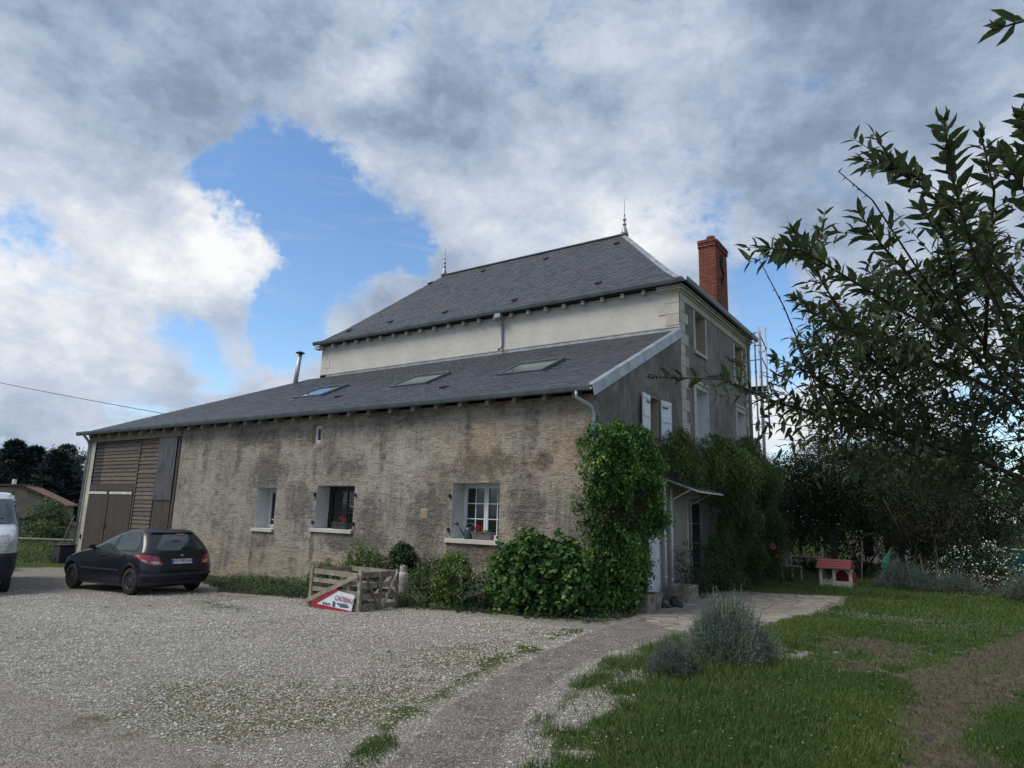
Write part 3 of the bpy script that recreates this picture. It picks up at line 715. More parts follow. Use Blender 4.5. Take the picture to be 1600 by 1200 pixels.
k = zones(cx_, cy_)[0] > .5; cx_, cy_ = cx_[k], cy_[k]; n = len(cx_)
o = leaf_obj('yard_weeds', [leaves_np(np.stack([cx_, cy_, height(cx_, cy_) - .003], 1), rdir(n, .8, .7), rng.normal(size=(n, 3)), rng.uniform(.015, .045, n), np.full(n, .008), rng.uniform(.1, .7, n), 'diamond')], L['weed'])
tag(o, 'tiny scattered weeds growing through the gravel of the yard', 'weeds', kind='stuff')

# flagstone terrace: every stone is a piece
terr = MB().prism([(a, b, -.06) for a, b in TERR], (0, 0, .055)).build('terrace', simple('terrace_joint_sand', (.15, .14, .12), .95, amt=.4, scale=10, bump=.4))
terr['kind'] = 'structure'
flag = [simple('flagstone_%d' % i, c, .9, amt=.28, scale=5, bump=.3, bscale=20, rand=.12) for i, c in enumerate(((.30, .27, .225), (.26, .235, .20), (.335, .30, .25)))]
for m_, nm in zip(flag, ('flagstone_grey_beige', 'flagstone_grey', 'flagstone_pale')): m_.name = nm
st = .33
jx = {}
def jp(i, j):
    if (i, j) not in jx: jx[(i, j)] = (i * st + random.uniform(-.12, .12) + (j % 2) * .16, -1.9 + j * st * .95 + random.uniform(-.12, .12))
    return jx[(i, j)]
for i in range(0, 13):
    for j in range(0, 32):
        c = [jp(i, j), jp(i + 1, j), jp(i + 1, j + 1), jp(i, j + 1)]
        cx, cy = sum(a for a, b in c) / 4, sum(b for a, b in c) / 4
        if sdf(TERR, np.array([cx]), np.array([cy]))[0] < .06: continue
        halves = [c] if random.random() < .6 else [[c[0], c[1], c[2]], [c[0], c[2], c[3]]]
        for hh in halves:
            mx_, my_ = sum(a for a, b in hh) / len(hh), sum(b for a, b in hh) / len(hh)
            z0 = random.uniform(.004, .014)
            b0 = [(mx_ + (a - mx_) * .95, my_ + (b - my_) * .95, -.02) for a, b in hh]
            t0 = [(mx_ + (a - mx_) * .91, my_ + (b - my_) * .91, z0) for a, b in hh]
            k = len(hh)
            MB().add(b0 + t0, [tuple(range(k, 2 * k))] + [(q, (q + 1) % k, (q + 1) % k + k, q + k) for q in range(k)]).build('flagstone', random.choice(flag), terr)

# ================================================================== FARMHOUSE
D0, W0, L0, L2 = 5.006, 7.017, 22.27, 15.007
H1, H2, H3, H4 = 4.50, 7.05, 8.40, 11.93
SL = (H2 - H1) / (D0 + .324)
house = thing('farmhouse', (0, 0, 0), 'long two part stone farmhouse with slate roofs, lean-to wing and brick chimney', 'house')
def wall_cells(u_lines, v_lines, holes, top=None):
    """cells of a wall outside its holes, in wall coordinates"""
    out = []
    for i in range(len(u_lines) - 1):
        for j in range(len(v_lines) - 1):
            u0, u1, v0, v1 = u_lines[i], u_lines[i + 1], v_lines[j], v_lines[j + 1]
            cu, cv = (u0 + u1) / 2, (v0 + v1) / 2
            if any(a < cu < b and c < cv < d for a, b, c, d in holes): continue
            t0 = top(u0) if top else 1e9; t1 = top(u1) if top else 1e9
            c = [(u0, min(v0, t0)), (u1, min(v0, t1)), (u1, min(v1, t1)), (u0, min(v1, t0))]
            if j == len(v_lines) - 2 and top: c[2] = (u1, t1); c[3] = (u0, t0)
            if abs(c[0][1] - c[3][1]) < 1e-6 and abs(c[1][1] - c[2][1]) < 1e-6: continue
            out.append(c)
    return out
def wall(name, mat, to3, u0, u1, v0, v1, holes, top=None):
    us = sorted({u0, u1, *[h[0] for h in holes], *[h[1] for h in holes]}); vs_ = sorted({v0, v1, *[h[2] for h in holes], *[h[3] for h in holes]})
    m = MB()
    for c in wall_cells(us, vs_, holes, top): m.poly([to3(*q) for q in c])
    return m.build(name, mat, house)
front = lambda u, v, d=0: (u, d, v)            # long wall faces -y
gable = lambda u, v, d=0: (-d, u, v)           # gable faces +x, u = y
FW = [(-11.24, -10.38, 1.26, 2.43), (-8.6, -7.12, 1.34, 2.49), (-3.80, -2.44, 1.27, 2.55), (-9.0, -8.64, 3.66, 4.20)]
barn0, barn1 = -21.75, -15.72
wall('front_wall', M['wall_front'], lambda u, v: (u, 0, v), barn1, 0, -.5, 4.42, FW)
wall('barn_pier', M['stone_tan'], lambda u, v: (u, 0, v), -22.27, barn0, -.6, 4.42, [])
GW = [(2.72, 3.37, 3.72, 4.80)]
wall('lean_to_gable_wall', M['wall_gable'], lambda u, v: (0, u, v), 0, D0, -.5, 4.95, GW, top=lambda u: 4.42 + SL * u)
GW2 = [(6.27, 7.20, 6.73, 7.95), (10.32, 11.2, 6.55, 7.88), (6.24, 7.20, 3.95, 5.60), (10.38, 11.27, 3.95, 5.53), (5.34, 7.22, 0, 2.42)]
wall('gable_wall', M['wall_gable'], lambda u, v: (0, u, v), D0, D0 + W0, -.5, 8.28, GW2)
wall('upper_wall', M['wall_upper'], lambda u, v: (u, D0, v), -L2, 0, 6.6, 8.33, [])
m = MB(); m.quad((-L2, D0, -.5), (-L2, D0 + W0, -.5), (-L2, D0 + W0, 8.33), (-L2, D0, 8.33)); m.quad((-L2, D0 + W0, -.5), (0, D0 + W0, -.5), (0, D0 + W0, 8.33), (-L2, D0 + W0, 8.33))
m.build('rear_wall', M['wall_upper'], house)
m = MB(); m.quad((-22.27, 0, -.6), (-22.27, 9.5, -.6), (-22.27, 9.5, 4.42), (-22.27, 0, 4.42)); m.quad((-22.27, 9.5, -.6), (-L2, 9.5, -.6), (-L2, 9.5, 4.42), (-22.27, 9.5, 4.42))
m.build('barn_rear_wall', M['wall_front'], house)

def reveal(name, mat, to3, a, b, c, d, dep, parent):
    m = MB()
    m.quad(to3(a, c, 0), to3(a, d, 0), to3(a, d, dep), to3(a, c, dep)); m.quad(to3(b, c, 0), to3(b, c, dep), to3(b, d, dep), to3(b, d, 0))
    m.quad(to3(a, d, 0), to3(b, d, 0), to3(b, d, dep), to3(a, d, dep)); m.quad(to3(a, c, 0), to3(a, c, dep), to3(b, c, dep), to3(b, c, 0))
    return m.build(name, mat, parent)
def fbox(m, to3, a, b, c, d, d0, d1):
    vs = [to3(u, v, q) for q in (d0, d1) for u, v in ((a, c), (b, c), (b, d), (a, d))]
    return m.add(vs, [(0, 1, 2, 3), (4, 7, 6, 5), (0, 4, 5, 1), (1, 5, 6, 2), (2, 6, 7, 3), (3, 7, 4, 0)])
def window(to3, rect, dep, rmat, fmat, cols=2, rows=3, leaves=2, sill=True, fw=.05, depth_f=.05, inner='interior', sillw=.10, silld=.07):
    a, b, c, d = rect
    m = MB(); fbox(m, to3, a, b, c, c + fw, dep - depth_f, dep); fbox(m, to3, a, b, d - fw, d, dep - depth_f, dep)
    fbox(m, to3, a, a + fw, c + fw, d - fw, dep - depth_f, dep); fbox(m, to3, b - fw, b, c + fw, d - fw, dep - depth_f, dep)
    win = m.build('window', fmat, house)
    reveal('reveal', rmat, to3, a, b, c, d, dep, win)
    la = np.linspace(a + fw, b - fw, leaves + 1)
    for i in range(leaves):
        x0, x1 = la[i] + .004, la[i + 1] - .004
        m = MB(); s = .055
        fbox(m, to3, x0, x0 + s, c + fw, d - fw, dep - depth_f - .015, dep - .01); fbox(m, to3, x1 - s, x1, c + fw, d - fw, dep - depth_f - .015, dep - .01)
        fbox(m, to3, x0 + s, x1 - s, c + fw, c + fw + s, dep - depth_f - .015, dep - .01); fbox(m, to3, x0 + s, x1 - s, d - fw - s, d - fw, dep - depth_f - .015, dep - .01)
        m.build('casement', fmat, win)
        m = MB(); g0, g1, h0, h1 = x0 + s, x1 - s, c + fw + s, d - fw - s
        for k in range(1, cols):
            q = g0 + (g1 - g0) * k / cols; fbox(m, to3, q - .011, q + .011, h0, h1, dep - depth_f - .004, dep - .02)
        for k in range(1, rows):
            q = h0 + (h1 - h0) * k / rows; fbox(m, to3, g0, g1, q - .011, q + .011, dep - depth_f - .008, dep - .024)
        if m.v: m.build('glazing_bar', fmat, win)
        for ci in range(cols):
            for ri in range(rows):
                p0, p1 = g0 + (g1 - g0) * ci / cols, g0 + (g1 - g0) * (ci + 1) / cols; q0, q1 = h0 + (h1 - h0) * ri / rows, h0 + (h1 - h0) * (ri + 1) / rows
                fbox(MB(), to3, p0, p1, q0, q1, dep - .028, dep - .024).build('pane', M['glass'], win)
    m = MB(); fbox(m, to3, a + .01, b - .01, c + .01, d - .01, dep + .25, dep + .26); m.build('curtain' if inner == 'curtain' else 'unlit_room_sheet', M[inner], win)  # flat sheet behind the panes; the near black one paints room darkness
    if sill:
        m = MB(); fbox(m, to3, a - sillw, b + .03, c - .10, c - .002, -silld, dep - .07); m.build('sill', M['stone'], win, bevel=.008)
    return win
w1 = window(front, FW[0], .48, M['reveal'], M['white'], 1, 1, 2, sillw=.10)
m = MB()
for q in (-10.86, -10.62): fbox(m, front, q, q + .022, 1.27, 2.40, .36, .382)
for q in (1.5, 2.28): fbox(m, front, -11.0, -10.38, q, q + .022, .383, .405)
m.build('window_bars', M['white'], w1)
w2 = window(front, FW[1], .5, M['reveal'], M['shutter_dark'], 2, 3, 1, fw=.09, sillw=.14)
w3 = window(front, FW[2], .5, M['reveal'], M['white'], 2, 3, 2, sillw=.14, inner='curtain')
w4 = window(front, FW[3], .16, M['stone_tan'], M['white'], 1, 1, 1, sill=False, fw=.05)
m = MB()
for (a, b, c, d) in ((-9.14, -8.5, 4.203, 4.33), (-9.14, -9.003, 3.66, 4.2), (-8.637, -8.5, 3.66, 4.2), (-9.14, -8.5, 3.53, 3.655)): fbox(m, front, a, b, c, d, -.006, .02)
m.build('stone_surround', M['wall_front'], w4)
for (u, z) in ((-3.86, 2.2), (-3.86, 1.42), (-8.66, 2.2), (-7.06, 2.2), (-7.06, 1.45), (-8.66, 1.45)):
    m = MB(); fbox(m, front, u - .02, u + .02, z, z + .09, -.06, .0); m.build('shutter_hinge', M['dark_metal'], house)
m = MB(); fbox(m, front, -4.76, -4.54, 1.70, 1.94, -.012, .0); ventp = m.build('vent_plate', M['stone_tan'], house)
m = MB()
for k in range(4): fbox(m, front, -4.73, -4.57, 1.735 + k * .045, 1.748 + k * .045, -.02, -.012)
m.build('vent_slot', M['mortar'], ventp)
# raised stones and knobs breaking the roughcast
m = MB()
for k in range(420):
    u, v_ = random.uniform(-15.5, -.1), random.uniform(.2, 4.3)
    if any(a - .15 < u < b + .15 and c - .15 < v_ < d + .15 for a, b, c, d in FW): continue
    a, b, t = random.uniform(.02, .10), random.uniform(.012, .035), random.uniform(.004, .014)
    m.add([(u - a, 0, v_ - b), (u + a * .8, 0, v_ - b * .7), (u + a, 0, v_ + b), (u - a * .7, 0, v_ + b * .8), (u - a * .4, -t, v_), (u + a * .5, -t, v_ + b * .2)],
          [(0, 1, 5, 4), (1, 2, 5), (2, 3, 4, 5), (3, 0, 4)])
o = m.build('proud_rubble', M['wall_front'], house); o['kind'] = 'stuff'

# gable windows
g1 = window(gable, GW[0], .36, M['stone_tan'], M['white'], 1, 2, 2, sill=True, sillw=.05, silld=.05)
for k in range(4):                                     # jamb stones on the far side
    fbox(MB(), gable, 3.366, 3.372, 3.74 + k * .265, 3.99 + k * .265, .004, .27).build('jamb_stone', M['stone_tan'], g1)
for i, (a, b) in enumerate(((2.14, 2.70), (3.42, 3.84))):   # open louvred shutters
    piv = a if i else b; sgn = 1 if i else -1
    ang = R(9 if i else 5)
    s = thing('shutter', (0, piv, 0), None, None); s.parent = house; s.name = 'shutter'
    ln = .56 if i == 0 else .50
    mm = MB(); q = 3.70
    def sp(u, v, d_=0):   # u outwards along the leaf, hinged on the opening
        return (.03 + u * math.sin(ang) + d_ * math.cos(ang), piv + sgn * (u * math.cos(ang) - d_ * math.sin(ang)), v)
    bpy.data.objects.remove(s)
    n_ = 5
    first = None
    rails = MB()
    for z_ in (3.80, 4.25, 4.68):
        vs = [sp(u, v, d_) for d_ in (.03, .045) for u, v in ((.02, z_), (ln - .02, z_), (ln - .02, z_ + .07), (.02, z_ + .07))]
        rails.add(vs, [(0, 1, 2, 3), (4, 7, 6, 5), (0, 4, 5, 1), (1, 5, 6, 2), (2, 6, 7, 3), (3, 7, 4, 0)])
    vs = [sp(u, v, d_) for d_ in (.004, .026) for u, v in ((.006, q + .006), (ln - .006, q + .006), (ln - .006, 4.794), (.006, 4.794))]
    shp = MB().add(vs, [(0, 1, 2, 3), (4, 7, 6, 5), (0, 4, 5, 1), (1, 5, 6, 2), (2, 6, 7, 3), (3, 7, 4, 0)]).build('shutter', M['white'], house)
    for k in range(3): MB().add(rails.v[k * 8:k * 8 + 8], [(0, 1, 2, 3), (4, 7, 6, 5), (0, 4, 5, 1), (1, 5, 6, 2), (2, 6, 7, 3), (3, 7, 4, 0)]).build('rail', M['white'], shp)
    for k in range(n_):
        u0, u1 = k * ln / n_ + .002, (k + 1) * ln / n_ - .002
        vs = [sp(u, v, d_) for d_ in (0, .03) for u, v in ((u0, q), (u1, q), (u1, 4.80), (u0, 4.80))]
        MB().add(vs, [(0, 1, 2, 3), (4, 7, 6, 5), (0, 4, 5, 1), (1, 5, 6, 2), (2, 6, 7, 3), (3, 7, 4, 0)]).build('plank', M['white'], shp)
    m = MB().bar(sp(.02, 4.62, .05), sp(ln * .6, 4.62, .05), .006, .03); m.build('hinge_strap', M['dark_metal'], shp)
m = MB()
for k in range(9):
    u = 2.55 + k * .115; z_ = 4.83 + .05 * math.sin((k + .5) / 9 * math.pi)
    fbox(m, gable, u, u + .085, z_, z_ + random.uniform(.16, .24), -.012 - .004 * (k % 2), .0)
m.build('lintel_stones', M['stone_grey'], g1)
for rect, mt, kind_ in ((GW2[0], M['stone_tan'], 'attic'), (GW2[1], M['stone_tan'], 'attic'), (GW2[2], M['white'], 'win'), (GW2[3], M['white'], 'win')):
    ww = window(gable, rect, .34, mt, M['white'], 1, 3, 2, sill=kind_ == 'attic', sillw=.14, silld=.06)
    a, b, c, d = rect; sw = .14 if kind_ == 'attic' else .19
    for k in range(3 if kind_ == 'attic' else 4):
        n_ = 3 if kind_ == 'attic' else 4; h_ = (d - c) / n_
        for (p, q) in ((a - sw, a - .001), (b + .001, b + sw * .75)):
            fbox(MB(), gable, p, q, c + k * h_ + .005, c + (k + 1) * h_ - .005, -.016, .06).build('surround_stone', M['stone'], ww, bevel=.004)
    if kind_ == 'win':
        fbox(MB(), gable, a - sw, b + sw * .75, d + .004, d + .15, -.018, .06).build('lintel', M['stone'], ww, bevel=.004)
        fbox(MB(), gable, a - sw - .03, b + sw * .75 + .03, d + .154, d + .23, -.05, .0).build('drip_mould', M['stone'], ww, bevel=.004)
# french window beneath the wisteria, and the near door
dw = window(gable, GW2[4], .3, M['reveal'], M['white'], 1, 4, 2, sill=False, fw=.06)
fbox(MB(), gable, 5.22, 5.335, 0, 2.5, -.02, .05).build('door_jamb', M['stone'], dw)
fbox(MB(), gable, 7.23, 7.36, 0, 2.5, -.02, .05).build('door_jamb', M['stone'], dw)
m = MB(); fbox(m, gable, 7.38, 7.44, .02, 2.36, -.62, 0); m.build('door_shutter', M['white'], dw)
dn = MB(); fbox(dn, gable, 2.45, 3.18, .0, 2.3, -.03, -.002)
dn = dn.build('door', M['white_dirty'], house)
for k in range(6):
    fbox(MB(), gable, 2.47 + k * .118, 2.47 + k * .118 + .108, .06, 2.24, -.046, -.031).build('plank', M['white'], dn)
for a, b in ((2.33, 2.44), (3.19, 3.30)): fbox(MB(), gable, a, b, 0, 2.4, -.03, 0).build('door_frame', M['stone'], dn)

# corner quoins of the tall part (long and short work)
z_ = 2.6; k = 0
while z_ < 8.0:
    h_ = .315; ln = .62 if k % 2 else .36
    fbox(MB(), gable, D0 + .02, D0 + .02 + ln, z_ + .004, z_ + h_ - .004, -.02, .0).build('quoin_stone', M['stone'], house, bevel=.006)
    z_ += h_; k += 1
m = MB()
for z_ in np.arange(7.2, 8.25, .33): fbox(MB(), front, -.62 if k % 2 else -.42, -.002, z_ + .004, min(z_ + .326, 8.3), D0 - .02, D0 - .0).build('quoin_stone', M['stone'], house, bevel=.006); k += 1
for z_ in np.arange(7.05, 8.25, .36): fbox(MB(), front, -L2, -L2 + (.5 if k % 2 else .34), z_ + .004, min(z_ + .356, 8.3), D0 - .012, D0 - .0).build('quoin_stone', M['wall_upper'], house); k += 1
z_ = 2.8
while z_ < 8.0:
    ln = .5 if k % 2 else .34
    fbox(MB(), gable, D0 + W0 - ln, D0 + W0, z_ + .004, z_ + .33, -.02, 0).build('quoin_stone', M['stone'], house, bevel=.006); z_ += .334; k += 1
# frieze blocks and cornice on the gable
u = D0 + .03
while u < D0 + W0 - .1:
    ln = min(random.uniform(.8, 1.3), D0 + W0 - u)
    fbox(MB(), gable, u + .003, u + ln - .003, 7.985, 8.17, -.022, 0).build('frieze_block', M['stone'], house, bevel=.004); u += ln
m = MB()
for (z0, z1, dq) in ((8.172, 8.23, .06), (8.23, 8.30, .12), (8.30, 8.345, .18)): fbox(m, gable, D0 - .0, D0 + W0 + dq, z0, z1 - .001, -dq, .0)
for (z0, z1, dq) in ((8.172, 8.23, .05), (8.23, 8.30, .11), (8.30, 8.345, .16)): fbox(m, front, -.62, dq, z0, z1 - .001, D0 - dq, D0 - .0001)
m.build('cornice', M['stone'], house)

# ---- roofs
def slate_cells(to3, rows, exposure, width, span, keep=None, rnd=random.Random(5)):
    """staggered slates on a slope: s up the slope from 0, u along; returns list of 4-corner tops"""
    out = []
    for r in range(rows):
        s0 = r * exposure; lo, hi = span(s0 + exposure * .3)
        off = (r % 2) * width / 2
        n0 = int(math.floor((lo - off) / width)) - 1; n1 = int(math.ceil((hi - off) / width)) + 1
        for i in range(n0, n1):
            a, b = off + i * width + .0025, off + (i + 1) * width - .0025
            a, b = max(a, lo), min(b, hi)
            if b - a < .03: continue
            if keep and not keep((a + b) / 2, s0 + exposure / 2): continue
            out.append((a, b, s0, rnd.uniform(-.0035, .0035)))
    return out
def slate_mesh(name, to3, cells, exposure, parent, th=.011):
    V, F, T = [], [], []
    for (a, b, s, dz) in cells:
        k = len(V)
        V += [to3(a, s, th + .006 + dz), to3(b, s, th + .006 + dz), to3(b, s + exposure * 1.15, .007 + dz * .3), to3(a, s + exposure * 1.15, .007 + dz * .3), to3(a, s, .001), to3(b, s, .001)]
        F += [(k, k + 1, k + 2), (k, k + 2, k + 3), (k + 4, k + 5, k + 1), (k + 4, k + 1, k)]
        T += [random.random()] * 6
    me = fast_mesh(name, np.array(V), np.array(F), np.array(T))
    o = link_mesh(name, me, M['slate'], parent); o['kind'] = 'stuff'
    return o
cosL = math.cos(math.atan(SL)); sinL = math.sin(math.atan(SL))
LEN = (D0 + .324) / cosL
def lean(u, s, d=0): return (u, -.324 + s * cosL - d * sinL, H1 + s * sinL + d * cosL)
HIPX0, HIPX1 = -22.6, -15.6
def lspan(s):
    f = s / LEN; return (HIPX0 + (HIPX1 - HIPX0) * f, .05)
m = MB()
m.poly([lean(HIPX0, 0, -.02), lean(.02, 0, -.02), lean(.02, LEN, -.02), lean(HIPX1, LEN, -.02)])
m.poly([(HIPX0, 9.9, H1 - .02), (HIPX0, -.324, H1 - .02), lean(HIPX1, LEN, -.02), (HIPX1, 5.2, H2 - .02)])
m.poly([(HIPX0, 9.9, H1 - .02), (HIPX1, 5.2, H2 - .02), (-L2, 5.2, H2 - .02), (-L2, 9.9, H1 - .02)])
lroof = m.build('lean_to_roof', M['slate'], house)
SKY = [(-12.0, -10.6, 2.05, 3.30), (-7.62, -6.2, 2.05, 3.30), (-3.72, -2.3, 2.05, 3.30)]     # u0,u1,s0,s1
EX, SW = .125, .215
notsky = lambda u, s: not any(a - .05 < u < b + .05 and c - .1 < s < d + .02 for a, b, c, d in SKY)
cells = slate_cells(lean, int(LEN / EX), EX, SW, lspan, notsky)
cells.sort(key=lambda c: (c[0] - 6.3) ** 2 + (c[2] * cosL - .3 + 12.4) ** 2)
near, rest = cells[:300], cells[300:]
slate_mesh('slates', lean, rest, EX, lroof)
base = None
for (a, b, s, dz) in near:
    if base is None or abs((b - a) - (SW - .005)) > .01:
        k = [(-(b - a) / 2, 0, .017), ((b - a) / 2, 0, .017), ((b - a) / 2, EX * 1.15, .007), (-(b - a) / 2, EX * 1.15, .007), (-(b - a) / 2, 0, .001), ((b - a) / 2, 0, .001)]
        me = bpy.data.meshes.new('slate'); me.from_pydata([(x_, y_ * cosL - z_ * sinL, y_ * sinL + z_ * cosL) for x_, y_, z_ in k], [], [(0, 1, 2, 3), (4, 5, 1, 0)]); me.materials.append(M['slate'])
        if abs((b - a) - (SW - .005)) < .01: base = me
    else: me = base
    o = bpy.data.objects.new('slate', me); COL.objects.link(o); o.parent = lroof; o.location = lean((a + b) / 2, s, dz)
# main hipped roof with a slight kick at the eaves
E0 = .207
def prof(t):      # horizontal run t from the eave (0..3.715) -> height
    a = [(0, 8.45), (.35, 8.70), (.8, 9.11), (3.715, H4)]
    return float(np.interp(t, [q[0] for q in a], [q[1] for q in a]))
TT = [0, .35, .8, 3.715]
SS = [0]
for i in range(1, 4): SS.append(SS[-1] + math.hypot(TT[i] - TT[i - 1], prof(TT[i]) - prof(TT[i - 1])))
def slope_pt(s):
    t = float(np.interp(s, SS, TT)); return t, prof(t)
RUN, HL, HR = 3.715, 3.47, 3.47
x0m, x1m, y0m, y1m = -L2 - E0, E0, D0 - E0, D0 + W0 + E0
def mfront(u, s, d=0):
    t, z = slope_pt(s); return (u, y0m + t - d * .68, z + d * .73)
def mgab(u, s, d=0):
    t, z = slope_pt(s); return (x1m - t * HR / RUN + d * .7, u, z + d * .72)
mroof = MB()
for i in range(3):
    t0, t1 = TT[i], TT[i + 1]; z0, z1 = prof(t0) - .02, prof(t1) - .02; k = HL / RUN
    A = lambda t, z: [(x0m + t * k, y0m + t, z), (x1m - t * k, y0m + t, z), (x1m - t * k, y1m - t, z), (x0m + t * k, y1m - t, z)]
    a, b = A(t0, z0), A(t1, z1)
    for j in range(4): mroof.quad(a[j], a[(j + 1) % 4], b[(j + 1) % 4], b[j])
mroof = mroof.build('main_roof', M['slate'], house)
def mspan(s):
    t, z = slope_pt(s); k = HL / RUN; return (x0m + t * k, x1m - t * k)
def gspan(s):
    t, z = slope_pt(s); return (y0m + t, y1m - t)
slate_mesh('slates', mfront, slate_cells(mfront, int(SS[-1] / EX), EX, SW, mspan), EX, mroof)
slate_mesh('hip_slates', mgab, slate_cells(mgab, int(SS[-1] / EX), EX, SW, gspan), EX, mroof)
# hip flashings and ridge
def strip(pa, w1, w2, th, name, mat, parent):
    pass
for (sx, corner) in ((1, (x1m, y0m)), (-1, (x0m, y0m)), (1, (x1m, y1m))):
    sy = 1 if corner[1] < 8 else -1
    ts = np.linspace(0.15, RUN - .05, 7)
    for i in range(6):
        t0, t1 = ts[i], ts[i + 1] - .012
        P0 = Vector((corner[0] - sx * t0 * HL / RUN, corner[1] + sy * t0, prof(t0) + .035)); P1 = Vector((corner[0] - sx * t1 * HL / RUN, corner[1] + sy * t1, prof(t1) + .035))
        w_ = .13 if sx > 0 else .07
        a0 = Vector((-sx * w_ * 1.3, 0, -.012)); b0 = Vector((0, sy * w_ * 1.3, -.012))
        MB().add([tuple(P0 + a0), tuple(P0), tuple(P0 + b0), tuple(P1 + a0), tuple(P1), tuple(P1 + b0)], [(0, 1, 4, 3), (1, 2, 5, 4)]).build('hip_flashing', M['zinc'], mroof)
m = MB().bar((x0m + HL - .05, D0 + W0 / 2, H4 + .02), (x1m - HR + .05, D0 + W0 / 2, H4 + .02), .16, .05); m.build('ridge_capping', M['zinc_dark'], mroof, bevel=.01)
for fx in (x0m + HL, x1m - HR):
    m = MB().lathe([(.15, -.05), (.12, .08), (.055, .30), (.035, .34), (.075, .37), (.075, .40), (.03, .43), (.03, .50), (.062, .54), (.062, .60), (.025, .64), (.018, .72), (.04, .75), (.016, .79), (.010, 1.15), (.003, 1.45)],
                   (fx, D0 + W0 / 2, H4 + .02), 12)
    m.build('roof_finial', M['zinc'], mroof, smooth=True)
# ventilator slates
for (u, y) in ((-3.3, 7.9), (-9.3, 8.05), (-6.25, 7.92), (-12.1, 8.0), (-5.9, 5.4), (-9.0, 5.45), (-11.8, 5.5), (-2.8, 5.5), (-14.0, 5.4)):
    t = y - y0m; z = prof(t)
    m = MB().add([(u - .10, y - .03, z + .02), (u + .10, y - .03, z + .02), (u + .07, y + .15, z + .185), (u - .07, y + .15, z + .185), (u - .08, y - .05, z + .055), (u + .08, y - .05, z + .055)],
                 [(0, 1, 5, 4), (4, 5, 2, 3), (0, 4, 3), (1, 2, 5)])
    m.build('roof_vent', M['board_dark'], mroof)
for (u, s) in ((-9.4, 1.6), (-5.0, 1.3)):
    p = lean(u, s, .02); q = lean(u, s + .25, .02); h = lean(u, s, .07)
    MB().add([(p[0] - .12, p[1], p[2]), (p[0] + .12, p[1], p[2]), (q[0] + .08, q[1], q[2]), (q[0] - .08, q[1], q[2]), (h[0] - .09, h[1], h[2]), (h[0] + .09, h[1], h[2])],
             [(0, 1, 5, 4), (4, 5, 2, 3), (0, 4, 3), (1, 2, 5)]).build('roof_vent', M['board_dark'], lroof)
# roof windows
for i, (a, b, c, d) in enumerate(SKY):
    m = MB()
    def rb(u0, u1, s0, s1, d0, d1):
        vs = [lean(u, s, q) for q in (d0, d1) for u, s in ((u0, s0), (u1, s0), (u1, s1), (u0, s1))]
        m.add(vs, [(3, 2, 1, 0), (4, 5, 6, 7), (0, 1, 5, 4), (1, 2, 6, 5), (2, 3, 7, 6), (3, 0, 4, 7)])
    rb(a, b, c, c + .07, .0, .085); rb(a, b, d - .08, d, .0, .10); rb(a, a + .06, c + .07, d - .08, 0, .09); rb(b - .06, b, c + .07, d - .08, 0, .09)
    rw = m.build('roof_window', M['zinc_dark'], lroof)
    m = MB(); rb(a - .09, b + .09, c - .12, c, .012, .022); m.build('flashing_apron', M['zinc_dark'], rw)
    m = MB(); rb(a + .06, b - .06, c + .07, d - .08, .055, .065); m.build('pane', M['skyglass'], rw)
# flashings where the lean-to meets the tall wall, gable verge, gutters
u = -L2
while u < 0:
    v_ = min(u + 2.0, .02); fbox(MB(), front, u, v_ - .006, H2 - .02, H2 + .09, D0 - .012, D0 - .001).build('wall_flashing', M['zinc'], lroof)
    fbox(MB(), front, u, v_ - .006, H2 + .09, H2 + .13, D0 - .03, D0 - .001).build('mortar_fillet', M['stone'], lroof); u += 2.0
for k in range(6):
    s0, s1 = k * LEN / 6 + .004, (k + 1) * LEN / 6 - .008
    lo = [lean(.05, s0, .035), lean(.05, s1, .035), lean(.05, s1, -.20), lean(.05, s0, -.20)]
    MB().prism(lo, (-.012, 0, 0)).build('verge_flashing', M['zinc'], lroof)
    lo = [lean(-.10, s0, .045), lean(.055, s0, .045), lean(.055, s1, .045), lean(-.10, s1, .045)]
    MB().prism(lo, tuple(Vector((0, -.02, .04)) * -.3)).build('verge_capping', M['zinc'], lroof)
def gutter(name, x0, x1, y, z, parent, ax='x'):
    pr = [(0, .13), (-.02, .035), (-.07, .0), (-.12, .02), (-.145, .09), (-.15, .14), (-.142, .14), (-.137, .092), (-.115, .03), (-.07, .012), (-.03, .04), (-.01, .13)]
    if ax == 'x': P0 = [(x0, y + a, z + b) for a, b in pr]; off = (x1 - x0, 0, 0)
    else: P0 = [(y - a, x0, z + b) for a, b in pr]; off = (0, x1 - x0, 0)
    n = len(pr); q = [tuple(Vector(p) + Vector(off)) for p in P0]
    return MB().add(P0 + q, [(i, (i + 1) % n, (i + 1) % n + n, i + n) for i in range(n)]).build(name, M['zinc_dark'], parent)
gt = gutter('gutter', HIPX0, .03, -.30, H1 - .09, house)
for k in range(24):
    u = -.6 - k * .93
    MB().bar((u, -.455, H1 + .052), (u, -.30, H1 + .075), .03, .008).build('gutter_bracket', M['zinc'], gt)
gt2 = gutter('gutter', x0m - .02, x1m + .02, y0m, 8.34, house)
for k in range(16):
    u = -.4 - k * .98
    MB().bar((u, y0m - .152, 8.483), (u, y0m + .02, 8.50), .03, .008).build('gutter_bracket', M['zinc'], gt2)
gt3 = gutter('gutter', y0m - .1, y1m + .05, x1m, 8.34, house, 'y')
